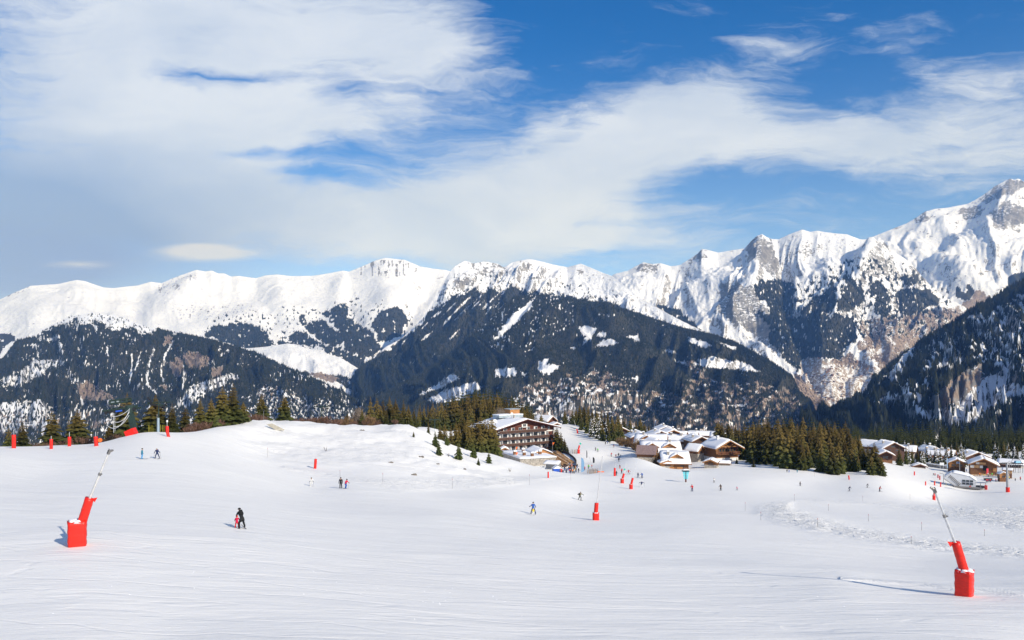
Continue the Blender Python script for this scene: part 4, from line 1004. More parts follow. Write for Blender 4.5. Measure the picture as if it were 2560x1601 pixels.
for px, top, Y, lb in [(1997, 1089, 292, 'light green spruce standing out at the front of the right wood'), (1952, 1070, 305, 'broad spruce at the left front of the right wood'), (2186, 1107, 288, 'spruce at the right tip of the tall wood'), (2203, 1143, 281, 'short spruce ending the tall wood on the right')]:
    tree_px(px, top, Y, wid=1.5, label=lb, mesh=CONI[1])
lst = []
for i in range(34):
    px = 2140 + i * 14 + rnd.uniform(-4, 4); lst.append((px, 1058 + rnd.uniform(-8, 10) - 6 * math.sin(px / 50), 590 + rnd.uniform(-10, 10)))
for i in range(32):
    px = 2135 + i * 14 + rnd.uniform(-4, 4); lst.append((px, 1078 + rnd.uniform(-10, 12), 540 + rnd.uniform(-10, 10)))
lst2 = []
for i in range(18): lst2.append((2266 + i * 8.6 + rnd.uniform(-3, 3), 1117 + rnd.uniform(-6, 8), 422 + rnd.uniform(-8, 8)))
for i in range(12): lst2.append((2262 + i * 13 + rnd.uniform(-3, 3), 1104 + rnd.uniform(-6, 8), 470 + rnd.uniform(-8, 8)))
for i in range(7): lst2.append((2485 + i * 12 + rnd.uniform(-3, 3), 1108 + rnd.uniform(-6, 8), 455 + rnd.uniform(-8, 8)))
BACK += lst
grp(lst2, 'snow dusted spruce in the row before the far chalets', 'row before the far chalets', meshes=CONS + [CONI[4]], wid=1.0)
# the rest of the wood behind, one object
def forest_stuff(spots, label):
    allv, allf, b = [], [], 0
    me0 = conifer_mesh(31, levels=13, per=7); n0 = len(me0.vertices)
    co = np.zeros(n0 * 3); me0.vertices.foreach_get('co', co); co = co.reshape(-1, 3)
    tris = []
    for p in me0.polygons:
        v = list(p.vertices); tris += [(v[0], v[i], v[i + 1]) for i in range(1, len(v) - 1)]
    tris = np.array(tris)
    V_, T_ = [], []
    for (x, y, z, h) in spots:
        a = rnd.uniform(0, 6.28); s = h / 14.0; w = s * rnd.uniform(1.0, 1.4)
        c, sn = math.cos(a), math.sin(a)
        V_.append(np.stack([x + (co[:, 0] * c - co[:, 1] * sn) * w, y + (co[:, 0] * sn + co[:, 1] * c) * w, z + co[:, 2] * s], 1)); T_.append(tris + b); b += n0
    me = np_mesh('wood', np.concatenate(V_), np.concatenate(T_), [M_CON], smooth=False, tri=True)
    o = link_mesh('conifer_wood', me); tag(o, label, 'wood', kind='stuff')
sp = []
for i in range(210):
    px = rnd.uniform(2120, 2680); Y = rnd.uniform(490, 660)
    p = at_y(px, Y); h = (YH - (1066 + (600 - Y) * 0.16 + rnd.uniform(-6, 9))) / F * Y - p.z
    if h > 6: sp.append((p.x, p.y, p.z, min(h, 30)))
for i in range(70):
    px = rnd.uniform(1100, 1330); Y = rnd.uniform(480, 560)
    p = at_y(px, Y); h = (YH - (np.interp(px, [a for a, b in ks], [b for a, b in ks]) + 8)) / F * Y - p.z
    if h > 6: sp.append((p.x, p.y, p.z, min(h, 34)))
for t in BACK:
    p = at_y(t[0], t[2]); sp.append((p.x, p.y, p.z, max(3.0, (YH - t[1]) / F * t[2] - p.z)))
forest_stuff(sp, 'further conifers filling the back of the woods')

# ---------------------------------------------------------------- leafless bushes and birches
def bush_mesh(seed, h, w, n, m, trunk=False):
    rg = random.Random(seed); mb = MB()
    def tw(a, b, r):
        a = Vector(a); b = Vector(b); d = (b - a).normalized(); s = d.cross(Vector((rg.uniform(-1, 1), rg.uniform(-1, 1), 0.3))).normalized() * r
        mb.add([a - s, a + s, b], [(0, 1, 2)])
    for i in range(n):
        a = rg.uniform(0, 6.28); rr = w * math.sqrt(rg.random()) * 0.5
        base = (math.cos(a) * rr * 0.3, math.sin(a) * rr * 0.3, h * (0.28 if trunk else 0) * rg.random())
        tip = Vector((math.cos(a) * rr, math.sin(a) * rr, h * rg.uniform(0.55, 1.0) * (1 - 0.35 * (2 * rr / w) ** 2)))
        mid = Vector(base).lerp(tip, 0.55) + Vector((0, 0, -0.05 * h))
        tw(base, mid, 0.06 + 0.008 * h); tw(mid, tip, 0.05 + 0.007 * h)
        for k in range(4):
            q = mid.lerp(tip, rg.uniform(0, .9)); tw(q, q + Vector((rg.uniform(-1, 1), rg.uniform(-1, 1), rg.uniform(.2, 1))) * 0.18 * h, 0.045 + 0.006 * h)
    return mb.mesh('branches', m)
BUSH = [bush_mesh(1, 2.2, 3.4, 70, M_BUSHR), bush_mesh(2, 1.6, 3.0, 60, M_BUSHR), bush_mesh(3, 2.6, 3.0, 70, M_BUSH)]
BIG = [bush_mesh(4, 7.5, 7.5, 230, M_BUSH, True), bush_mesh(5, 6.0, 7.0, 210, M_BUSH, True)]
BIR = bush_mesh(6, 9.0, 5.0, 170, mat('grey_twigs', (0.25, 0.20, 0.16), 0.9), True)
STEM = MB().bar((0, 0, -1), (0, 0, 3.2), 0.16, 0.08, 6).mesh('trunk', M_BARK)
STEMB = MB().bar((0, 0, -1), (0.2, 0, 7.5), 0.16, 0.04, 6).mesh('trunk', mat('birch_bark', (0.42, 0.38, 0.33), 0.8, 0.2))
def bush(px, Y, me, s, label, group=None, name='bare_bush', stem=None, dz=0.0):
    e = empty(name, at_y(px, Y, dz), rnd.uniform(0, 6.28), label, 'bush' if name == 'bare_bush' else 'tree', group); e.scale = (s, s, s)
    link_mesh('branches', me, e)
    if stem: link_mesh('trunk', stem, e)
for i in range(26):
    px = 735 + i * 10.5 + rnd.uniform(-4, 4)
    bush(px, 243 + rnd.uniform(0, 14), rnd.choice(BUSH), rnd.uniform(.9, 1.5), 'reddish leafless brush in the strip along the crest of the mound', 'brush along the mound crest', dz=0.3)
for i in range(12):
    px = 470 + i * 17 + rnd.uniform(-6, 6)
    bush(px, float(np.interp(px, [470, 560, 620, 700], [188, 204, 222, 236])), rnd.choice(BUSH[:2]), rnd.uniform(.9, 1.5), 'leafless brush at the feet of the crest trees on the left', 'brush under the crest trees', dz=0.2)
for i in range(10):
    px = -10 + i * 33 + rnd.uniform(-8, 8)
    bush(px, 182, rnd.choice(BUSH[:2]), rnd.uniform(.9, 1.4), 'low dark brush behind the row of red padded posts', 'brush behind the padded posts')
bush(897, 258, BIR, 0.95, 'grey leafless birch at the left end of the thicket on the mound', name='birch_tree', stem=STEMB)
bush(915, 262, BIR, 0.8, 'second leafless birch just right of the taller grey one', name='birch_tree', stem=STEMB)
bush(1252, 400, BIR, 1.2, 'pale stemmed birch among the conifers behind the hotel', name='birch_tree', stem=STEMB, dz=4)
for px, Y, k, s, lb in [(1553, 405, 1, 1.1, 'orange brown willow highest on the bank beside the piste'), (1566, 392, 0, 0.8, 'small willow second from the top of the bank'), (1596, 362, 0, 1.15, 'wide orange willow in front of the dark chalet gable'), (1607, 350, 1, 1.0, 'willow bending over the piste rim in the middle of the bank'),
                        (1618, 342, 0, 0.95, 'willow beside the roof without snow'), (1634, 326, 0, 1.1, 'grey brown willow above the small cabin'), (1646, 318, 1, 1.0, 'lowest big willow next to the small wooden cabin'), (1586, 376, 1, .8, 'low willow between two chalet gables'), (1664, 306, 1, .5, 'small bare shrub by the front door of the small cabin')]:
    bush(px, Y - 4, BIG[k], s * .82, lb, stem=STEM, name='willow_bush')

# dry stones and tufts poking out of the snow on the mound
for i, (px, py, w, lb) in enumerate([(815, 1128, 1.3, 'dry forked twig sticking out of the snow high on the mound'), (1034, 1188, 1.1, 'brown stump in the snow at the foot of the mound'), (1052, 1143, 1.2, 'flat brown stone on the right flank of the mound'), (977, 1157, .9, 'small bare stone in the middle of the mound'),
                                     (1160, 1174, .9, 'dark stone left of the hotel annexe on the slope'), (1121, 1142, .8, 'broken twig below the leftmost young spruce'), (1275, 1179, .9, 'grass tuft in the snow below the annexe'), (905, 1077, 1.2, 'bare patch of stones near the mound crest'), (1095, 1161, .7, 'small stone right of the mound centre')]):
    p = hit(px, py); mb = MB(); rg = random.Random(i)
    for k in range(5):
        a = rg.uniform(0, 6.28); q = Vector((math.cos(a) * .35 * w, math.sin(a) * .25 * w, 0))
        if 'twig' in lb or 'tuft' in lb: mb.bar(q * .3, q * 1.2 + Vector((0, 0, rg.uniform(.5, 1.1) * w)), 0.05, 0.02, 5)
        else: mb.box(q + Vector((0, 0, .1)), (.5 * w * rg.uniform(.6, 1.3), .4 * w, .35 * w * rg.uniform(.5, 1)), rz=a, taper=.6)
    o = mb.build('dry_twig' if ('twig' in lb or 'tuft' in lb) else ('tree_stump' if 'stump' in lb else 'bare_stone'), M_ROCK, loc=p); tag(o, lb, 'stone' if 'ston' in lb else 'twig')
# snow crumbs scattered over the groomed slope
vs_, fs_ = [], []
rg = random.Random(77)
for i in range(150):
    if i % 3 == 0: px, py = rg.gauss(1080, 160), rg.gauss(1500, 16)
    elif i % 3 == 1: px, py = rg.uniform(0, 2560), rg.uniform(1390, 1600)
    else: px, py = rg.gauss(700, 320), rg.gauss(1470, 26)
    if py < 1380 or py > 1640: continue
    Y = 0; 
    pY = float(np.interp(py, [1380, 1490, 1640], [62, 47, 33])); p = at_y(px, pY)
    s = rg.choice([.012, .015, .018, .024, .03]) * rg.uniform(.7, 1.4); b = len(vs_)
    for dx_, dy_, dz_ in ((-1, -.7, -.3), (1, -.8, -.3), (.8, .9, -.3), (-.9, .8, -.3), (-.4, -.3, .8), (.5, -.2, .7), (.2, .5, .6)):
        vs_.append((p.x + dx_ * s * rg.uniform(.7, 1.3), p.y + dy_ * s * rg.uniform(.7, 1.3), p.z + dz_ * s))
    fs_ += [(b, b + 1, b + 5, b + 4), (b + 1, b + 2, b + 6, b + 5), (b + 2, b + 3, b + 4, b + 6), (b + 3, b, b + 4), (b + 4, b + 5, b + 6)]
me = bpy.data.meshes.new('crumbs'); me.from_pydata(vs_, [], fs_); me.materials.append(M_RSNOW)
tag(link_mesh('snow_crumbs', me), 'small crumbs of snow scattered over the groomed slope', 'snow', kind='stuff')
# ---------------------------------------------------------------- snow lances and padded posts
class Px:
    """turns photo pixels near a base point into local metres of the thing standing there"""
    def __init__(s, px, py, near=None, Y=None):
        s.p = at_y(px, Y) if Y else hit(px, py, near)
        s.Y = s.p.y; s.k = s.Y / F; s.px = px; s.py = YH - s.p.z * F / s.Y
    def __call__(s, a, b, dy=0.0): return Vector(((a - s.px) * s.k, dy, (s.py - b) * s.k))
def sleeve(a, b, r, m, parent, name, flare=1.0, snowtop=False, n=14, seed=0, sq=0.0, turn=0.0):
    """quilted foam sleeve: creased tube with an uneven rim"""
    a = Vector(a); b = Vector(b); d = b - a; q = d.to_track_quat('Z', 'Y'); L = d.length
    rg = random.Random(seed); vs = []; rows = 9
    for i in range(rows):
        t = i / (rows - 1)
        for j in range(n):
            an = 2 * math.pi * j / n
            rr = r * (1 + (flare - 1) * t) * (1 + 0.035 * math.sin(i * 2.2 + 3 * an + seed) + 0.02 * math.sin(7 * an))
            cx_, sy_ = math.cos(an), math.sin(an)
            if sq:
                e = 1 - sq; cx_ = math.copysign(abs(cx_) ** e, cx_); sy_ = math.copysign(abs(sy_) ** e, sy_)
                cx_, sy_ = cx_ * math.cos(turn) - sy_ * math.sin(turn), cx_ * math.sin(turn) + sy_ * math.cos(turn)
            tz = t * L + (0.05 * r * math.sin(2 * an + seed) + 0.07 * r * rg.uniform(-1, 1) if i == rows - 1 else 0)
            vs.append(a + q @ Vector((cx_ * rr, sy_ * rr, tz)))
    fs = [(i * n + j, i * n + (j + 1) % n, (i + 1) * n + (j + 1) % n, (i + 1) * n + j) for i in range(rows - 1) for j in range(n)]
    fs.append(tuple(range((rows - 1) * n, rows * n)))
    mb = MB(); mb.add(vs, fs)
    o = mb.build(name, m, parent, smooth=True)
    return o
def lance(px, py, lower, upper, pole, label, head=None, Y=None, red=M_RED, pm=M_ALUW, seed=1, collar=True, mark=None, near=None, sq=0.35, uw=None, turn=0.0):
    g = Px(px, py, near, Y)
    e = empty('snow_lance', g.p, 0, label, 'snow lance', 'snow lances along the pistes')
    x0, x1, yt = lower
    r = (x1 - x0) / 2 * g.k; cx_ = (x0 + x1) / 2
    sleeve(g(cx_, g.py + 4), g(cx_, yt), r / (math.cos(turn) + abs(math.sin(turn)) * .85 if sq else 1), red, e, 'base_pad', seed=seed, sq=sq, n=24, flare=1.03, turn=turn)
    s_ = MB(); c = g(cx_, yt)                    # snow lying in the open top of the pad
    for i in range(6):
        a = i * 1.05; s_.box(c + Vector((math.cos(a) * r * .5, math.sin(a) * r * .5, 0.0)), (r * .7, r * .7, r * .25), rz=a, taper=.5)
    s_.build('snow_fill', M_RSNOW, e, smooth=True)
    if upper:
        (ax, ay), (bx, by), w = upper
        u = sleeve(g(ax, ay), g(bx, by), w / 2 * g.k, red, e, 'arm_pad', seed=seed + 3, n=14, flare=0.97)
        if g.k * w > 0.4 and head:
            f = MB(); d = (g(bx, by) - g(ax, ay)).normalized(); side = 1 if bx > ax else -1
            t = g(bx, by) + Vector((side * w * .45 * g.k, -.05, -0.06))
            f.add([t + Vector((-.12 * side, 0, .05)), t + Vector((.30 * side, 0, .12)), t + Vector((.1 * side, 0, -.22)), t + Vector((0, .08, .0))], [(0, 1, 2), (0, 3, 1), (1, 3, 2), (2, 3, 0)])
            f.build('flap', red, u)
    (ax, ay), (bx, by), w = pole
    A, B = g(ax, ay), g(bx, by); rr = max(w / 2 * g.k, 0.035)
    MB().bar(A, A.lerp(B, .56), rr * 1.15, rr * 1.05, 10).bar(A.lerp(B, .56), B, rr * .95, rr * .8, 10).build('lance_pipe', pm, e, smooth=False)
    if collar:
        d = (B - A).normalized(); c = A.lerp(B, .56)
        MB().bar(c - d * .09, c + d * .09, rr * 1.4, rr * 1.4, 10).bar(c + Vector((rr * 1.5, -rr, 0)) - d * .04, c + Vector((rr * 2, -rr, 0)) + d * .04, rr * .8, n=6).build('collar', M_STEEL, e)
    if head:
        H = g(*head); d = (B - A).normalized()
        mb = MB().bar(B - d * .05, B + d * .22, rr * 1.35, rr * 1.5, 10).bar(B + d * .16, H, rr * 1.45, rr * .8, 8)
        hd = mb.build('nozzle_head', M_STEEL, e)
        for k in range(4):
            q = B + d * (.06 + .09 * k); MB().bar(q + Vector((0, -rr * 1.6, 0)), q + Vector((0, -rr * 2.8, 0.02)), rr * .35, n=6).build('nozzle', M_DARK, hd)
    if mark:
        c = g(*mark); MB().bar(c + Vector((0, -.12, 0)), c + Vector((0, -.16, 0)), 2.6 * g.k, n=10).build('green_marker', mat('green_disc', (0.05, .45, .33), .5), e)
    return e
lance(194, 1364, (168, 219, 1302), ((206, 1303), (224, 1246), 22), ((222, 1252), (271, 1134), 5.6), 'nearest snow lance at the left with a wide red pad and its pipe tilted right', head=(283, 1126), near=56, seed=2, sq=.72, turn=.42)
lance(2410, 1490, (2386.5, 2435, 1425), ((2413, 1436), (2389, 1356), 22), ((2391, 1366), (2338, 1231), 6), 'nearest snow lance at the right with a red pad and its pipe tilted left', head=(2326, 1219), near=48, seed=5, pm=M_ALU, sq=.72, turn=-.75)
lance(1490, 1301, (1481.5, 1497.5, 1282), ((1489.5, 1284), (1491.5, 1258), 10.5), ((1491.5, 1262), (1506.5, 1140), 1.9), 'tall snow lance in the middle with an almost upright thin pipe', near=116, seed=7, collar=False)
lance(1555.5, 1208, (1551, 1560, 1197), ((1556, 1198), (1560, 1184.5), 5.4), ((1560, 1186), (1566, 1157), 1.0), 'red padded snow lance with a green marker, left of the pair on the middle piste', Y=212, seed=8, sq=.7, turn=.5, collar=False, mark=(1561, 1174), pm=M_WHP)
lance(1577.5, 1223, (1573, 1582, 1211), ((1578, 1212), (1582, 1195.5), 5.6), ((1581, 1197), (1593, 1152), .8), 'red padded snow lance right of the pair on the middle piste', Y=195, seed=9, sq=.7, turn=.5, collar=False, pm=M_WHP)
lance(1536, 1190, (1534, 1539, 1181.5), ((1536.6, 1182), (1537.2, 1170.5), 5.0), ((1537, 1171), (1537.6, 1148), .7), 'snow lance with two stacked round red pads behind the skier in black', Y=236, seed=10, collar=False, sq=0)
lance(1446, 1134, (1443, 1449.5, 1124), ((1446, 1125), (1448.6, 1114), 4.2), ((1448.6, 1115), (1451, 1109), 1.0), 'short red padded lance right of the hotel spruces', Y=338, seed=11, collar=False, mark=(1451, 1109.5))
lance(1444, 1084, (1442, 1446, 1080), ((1444, 1080), (1441.6, 1073.5), 3), ((1441.5, 1075), (1435, 1051), .8), 'small far lance high on the piste leaning left', Y=478, seed=12, collar=False, red=M_RED)
lance(1433, 1068, (1430, 1437, 1063), ((1432, 1063), (1429, 1059), 3), ((1430, 1061), (1415, 1039), .9), 'farthest lance at the top of the piste in the shade of the trees', Y=538, seed=13, collar=False, red=M_REDD)
lance(1386, 1068, (1384, 1389, 1064), ((1387, 1064), (1384, 1060), 2.6), ((1385, 1062), (1380, 1054), .8), 'dark red lance beside the snowy hut behind the hotel', Y=520, seed=14, collar=False, red=M_REDD)
lance(2334.5, 1250, (2331.5, 2338.5, 1238), ((2335, 1239), (2335.6, 1231), 4), ((2335.5, 1232), (2334, 1222), .8), 'bottle shaped red pad just behind the head of the right lance', Y=255, seed=15, collar=False, sq=0)

def pad_post(px, py, top, w, label, Y=None, red=M_RED, rod=8, near=None, bend=0.0, disc=False, lamp=False, seed=0):
    g = Px(px, py, near, Y)
    h = (py - top) * g.k
    e = empty('padded_post', g.p, 0, label, 'padded post', 'red padded posts')
    a = Vector((0, 0, -.25)); b = Vector((bend * h, 0, h)); r = w / 2 * g.k
    if bend and abs(bend) > .12:
        m_ = Vector((bend * h * .85, 0, h * .45)); sleeve(a, m_, r, red, e, 'pad', seed=seed, n=10); sleeve(m_ - Vector((0, 0, .05)), b, r, red, e, 'pad', seed=seed + 1, n=10)
    else: sleeve(a, b, r, red, e, 'pad', seed=seed, n=12)
    if rod: MB().bar(b + Vector((0, 0, -.2)), b + Vector((0, 0, rod * g.k)), .035 + .02 * (w > 7), n=6).build('rod', M_ALU, e)
    if disc: MB().bar((.35 + r, -.1, h * .62), (.35 + r, .1, h * .62), 5.3 * g.k, n=14).build('orange_disc', mat('orange_foam', (.75, .17, .03), .7), e)
    if lamp:
        t = b + Vector((0, 0, (rod + 1) * g.k)); mb = MB()
        mb.bar(t + Vector((0, 0, -.25)), t, .14, .22, 8).bar(t, t + Vector((0, 0, .18)), .22, .1, 8); mb.build('lamp_head', M_WHITE, e)
    return e
for a in [(34.5, 1120.5, 1087, 9.5, 'red padded post farthest left on the crest, the tallest of its row', 150, M_RED, 12),
          (128, 1123, 1098.5, 7.6, 'second red padded post from the left on the crest', 153, M_RED, 8), (173.5, 1113, 1089.5, 8, 'third red padded post from the left, before a tall spruce', 160, M_RED, 12)]:
    pad_post(a[0], a[1], a[2], a[3], a[4], Y=a[5], red=a[6], rod=a[7], seed=int(a[0]))
pad_post(241, 1117, 1093.5, 9.5, 'red padded post with an orange disc on its right side', Y=156, rod=12, disc=True, bend=-.08)
pad_post(422, 1092.5, 1066, 7.6, 'bent red padded post with a white lamp on top', Y=163, rod=12, lamp=True, bend=-.16)
pad_post(787.5, 1171, 1147, 6.8, 'red padded post alone at the foot of the mound', Y=160, rod=3, bend=.07)
pad_post(1370.5, 1195.5, 1180, 3.8, 'short red padded post below the blue tent', rod=0, near=200)
pad_post(1403, 1180, 1169.5, 4.2, 'red padded post touching the right side of the blue tent', Y=290, rod=0)
pad_post(2123, 1199.5, 1189, 3.2, 'red post on the snow below the tall wood', rod=0, near=262, bend=-.12)
pad_post(1964, 1174.5, 1163.5, 2.8, 'left one of two red posts in front of the right wood', Y=300, rod=1)
pad_post(1973.4, 1168, 1159.5, 2.8, 'right one of two red posts in front of the right wood', Y=305, rod=2)
for px, py, tp, lb in [(2286, 1189, 1179, 'red post standing alone left of the lift station'), (2314, 1214, 1204, 'red post at the left rim of the bluish snow pit'), (2351.5, 1217.5, 1206, 'red post in the middle rim of the bluish snow pit'), (2388, 1217.5, 1211, 'red post touching the lift station ramp'), (2345, 1196, 1187, 'left one of two red posts above the snow pit'), (2349.5, 1200, 1190, 'right one of two red posts above the snow pit'),
                       (2420, 1220, 1214, 'short red post beside the skier in red under the station'), (2463, 1225, 1213, 'left one of a close pair of red posts right of the station'), (2467, 1225, 1214, 'right one of a close pair of red posts right of the station'), (2336.5, 1214, 1203, 'red and yellow post inside the snow pit')]:
    pad_post(px, py, tp, 2.9, lb, rod=0, near=330, red=M_REDD if px in (2345, 2349.5) else M_RED)
# slender piste marker canes
for px, b, t, lb in [(669, 1144, 1120, 'thin cane high on the left of the mound foot'), (957, 1207, 1183, 'thin cane below the middle of the mound'), (1131, 1222, 1197, 'thin cane below the right flank of the mound'), (1324, 1213, 1186, 'thin cane left of the short red post'), (1427, 1201, 1184, 'thin cane below the crowd at the terrace'),
                     (1986, 1252, 1236, 'cane on the rim of the tracked snow, left'), (2157, 1254, 1240, 'cane above the tracked snow, middle'), (2275, 1249, 1235, 'cane above the tracked snow next to the bottle shaped pad'), (2071, 1278, 1261, 'cane between the two bands of tracked snow, left'), (2171, 1304, 1286, 'cane between the two bands of tracked snow, middle'),
                     (2304, 1327, 1306, 'cane left of the pipe of the right lance'), (2044, 1319, 1296, 'cane at the lower edge of the tracked snow, left'), (2278, 1360, 1341, 'cane left of the red arm of the right lance'), (2461, 1341, 1324, 'cane right of the right lance'), (2036, 1192, 1180, 'cane in front of the light green spruce'), (1863, 1278, 1256, 'cane at the start of the tracked snow, upper'), (1902, 1301, 1280, 'cane at the start of the tracked snow, lower'),
                     (2452, 1234, 1222, 'cane left of the steel lift pylon'), (850, 1193, 1175, 'cane between the single post and the skier couple')]:
    p = hit(px, b); k = p.y / F
    e = empty('marker_cane', p, 0, lb, 'marker cane', 'thin piste marker canes')
    h = (b - t) * k
    MB().bar((0, 0, -.2), (0, 0, h), .022, .015, 5).build('cane', M_FENCE, e)
    MB().bar((0, 0, h * .85), (0, 0, h), .03, .03, 5).build('tip', M_REDD, e)

# ---------------------------------------------------------------- people
def body_mesh(name, J, E, R, sub=1):
    R = {k: v * (1.22 if k not in ('head', 'crown', 'nose', 'neck') else 1.05) for k, v in R.items()}
    me = bpy.data.meshes.new(name)
    names = list(J)
    me.from_pydata([J[n] for n in names], [(names.index(a), names.index(b)) for a, b in E], [])
    o = bpy.data.objects.new('tmp', me); COL.objects.link(o)
    sk = o.modifiers.new('s', 'SKIN'); sk.use_smooth_shade = True; sk.branch_smoothing = 0.3
    for i, n in enumerate(names):
        r = R[n]; me.skin_vertices[0].data[i].radius = (r, r) if isinstance(r, float) else r
        me.skin_vertices[0].data[i].use_root = (n == 'pelvis')
    sb = o.modifiers.new('u', 'SUBSURF'); sb.levels = sub
    dg = bpy.context.evaluated_depsgraph_get()
    out = bpy.data.meshes.new_from_object(o.evaluated_get(dg))
    out.name = name
    bpy.data.objects.remove(o); 
    out.materials.clear()
    for m in (M_BLUE, M_DARK, M_SKIN): out.materials.append(m)
    tz = {}
    for p in out.polygons:
        c = p.center; best, bn = 1e9, None
        for n in names:
            d = (c - Vector(J[n])).length / (0.6 + 4 * (R[n] if isinstance(R[n], float) else R[n][0]))
            if d < best: best, bn = d, n
        mi = 0
        if bn[:4] in ('hipl', 'hipr', 'knee', 'ankl', 'toel', 'toer', 'shin', 'thig'): mi = 1
        if bn in ('pelvis',) and c.z < J['pelvis'][2] - 0.03: mi = 1
        if bn in ('head', 'crown', 'nose', 'neck'): mi = 2
        if bn[:4] == 'toel' or bn[:4] == 'toer': mi = 1
        p.material_index = mi
    return out
BR = dict(pelvis=.155, belly=.145, chest=.165, neck=.07, head=.10, crown=.085, nose=.028, shl=.075, shr=.075, ell=.055, elr=.055, wrl=.042, wrr=.042,
          hipl=.10, hipr=.10, kneel=.075, kneer=.075, shinl=.068, shinr=.068, anklel=.062, ankler=.062, toel=.05, toer=.05)
BE = [('pelvis', 'belly'), ('belly', 'chest'), ('chest', 'neck'), ('neck', 'head'), ('head', 'crown'), ('head', 'nose'), ('chest', 'shl'), ('chest', 'shr'), ('shl', 'ell'), ('shr', 'elr'), ('ell', 'wrl'), ('elr', 'wrr'),
      ('pelvis', 'hipl'), ('pelvis', 'hipr'), ('hipl', 'kneel'), ('hipr', 'kneer'), ('kneel', 'shinl'), ('kneer', 'shinr'), ('shinl', 'anklel'), ('shinr', 'ankler'), ('anklel', 'toel'), ('ankler', 'toer')]
def pose(lean=0.1, knee=0.12, spread=0.13, arms='poles', stag=0.0, tilt=0.0):
    """figure looks along -y; lean and knee bend push the trunk forward"""
    hipz = 0.92 - knee * 0.55; hy = knee * 0.25
    J = {}
    J['pelvis'] = (0, hy, hipz); J['belly'] = (0, hy - lean * .35, hipz + .2); J['chest'] = (0, hy - lean * .95, hipz + .42 - lean * .1)
    cz = J['chest'][2]; cy = J['chest'][1]
    J['neck'] = (0, cy - lean * .25, cz + .17); J['head'] = (0, cy - lean * .35 - .01, cz + .30); J['crown'] = (0, cy - lean * .35 + .01, cz + .39); J['nose'] = (0, cy - lean * .35 - .115, cz + .285)
    for s, n in ((-1, 'l'), (1, 'r')):
        J['sh' + n] = (s * .20, cy, cz + .08)
        if arms == 'poles': el = (s * .30, cy - .06, cz - .17); wr = (s * .33, cy - .30, cz - .22)
        elif arms == 'down': el = (s * .27, cy + .03, cz - .20); wr = (s * .29, cy - .06, cz - .44)
        elif arms == 'wide': el = (s * .44, cy - .02, cz - .02); wr = (s * .64, cy - .12, cz - .10)
        elif arms == 'reach': el = (s * .25, cy - .16, cz - .18); wr = (s * .20, cy - .32, cz - .38)
        elif arms == 'mix': el = (s * .30, cy - .02, cz - .16); wr = ((s * .52, cy - .16, cz - .20) if s > 0 else (s * .36, cy - .22, cz - .30))
        J['el' + n] = el; J['wr' + n] = wr
        f = stag * s
        J['hip' + n] = (s * .10, hy, hipz - .06)
        J['knee' + n] = (s * (spread * .7 + .03), -knee * .9 + f * .5, .47); J['shin' + n] = (s * (spread * .88 + .02), -knee * .45 + f * .75 + .05, .28)
        J['ankle' + n] = (s * (spread + .02), f + .05, .09); J['toe' + n] = (s * (spread + .03), f - .15, .06)
    if tilt:
        for k in J:
            x, y, z = J[k]; J[k] = (x + z * tilt, y, z)
    return J
POSES = {}
for nm, kw in dict(stand=dict(lean=.04, knee=.04, arms='down'), ski=dict(lean=.30, knee=.22, spread=.20, arms='poles'), apart=dict(lean=.16, knee=.06, spread=.30, arms='mix', stag=.06), bend=dict(lean=.62, knee=.26, spread=.24, arms='reach', stag=.16),
                   board=dict(lean=.18, knee=.22, spread=.26, arms='wide', tilt=-.10), glide=dict(lean=.24, knee=.16, spread=.12, arms='poles', stag=.05), walk=dict(lean=.06, knee=.05, arms='down', stag=.16)).items():
    J = pose(**kw); POSES[nm] = (J, body_mesh('body_' + nm, J, BE, BR))
def glove_mesh():
    mb = MB(); mb.box((0, 0, 0), (.085, .05, .10), taper=.9)
    for i, l in enumerate((.055, .07, .065, .05)): mb.box((-.032 + i * .021, -.012, -.05 - l / 2), (.018, .026, l)); mb.box((-.032 + i * .021, -.032, -.05 - l), (.017, .036, .02))
    mb.box((.055, -.01, -.02), (.024, .028, .06), R=Matrix.Rotation(.6, 3, 'Y')); return mb.mesh('glove', M_DARK)
GLOVE = glove_mesh()
def dome(r, m, name, z0=0.0, n=10):
    mb = MB(); vs = []; rows = 5
    for i in range(rows):
        t = i / (rows - 1) * 1.45
        for j in range(n):
            a = 6.283 * j / n; vs.append((math.cos(a) * r * math.cos(t), math.sin(a) * r * 1.1 * math.cos(t), z0 + r * math.sin(t)))
    fs = [(i * n + j, i * n + (j + 1) % n, (i + 1) * n + (j + 1) % n, (i + 1) * n + j) for i in range(rows - 1) for j in range(n)] + [tuple(range((rows - 1) * n, rows * n)), tuple(range(n - 1, -1, -1))]
    mb.add(vs, fs); return mb.mesh(name, m, True)
HELM = dome(.135, M_DARK, 'helmet')
GOGG = MB().box((0, -.118, -.005), (.17, .05, .065)).mesh('goggles', mat('goggle_lens', (.03, .02, .01), .15))
SKI = MB().box((0, -.1, .012), (.075, 1.45, .018)).add([(-.037, -.825, .003), (.037, -.825, .003), (.037, -.825, .021), (-.037, -.825, .021), (-.02, -1.0, .10), (.02, -1.0, .10)], [(0, 1, 5, 4), (3, 2, 5, 4), (0, 3, 4), (1, 2, 5)]).box((0, .03, .05), (.08, .30, .06)).mesh('ski', mat('ski_top', (.16, .15, .15), .4))
SKIW = SKI.copy(); SKIW.materials[0] = mat('pale_ski_top', (.5, .5, .48), .4)
BOARD = MB().box((0, 0, .015), (1.3, .26, .02)).mesh('snowboard', mat('board_top', (.06, .06, .07), .4))
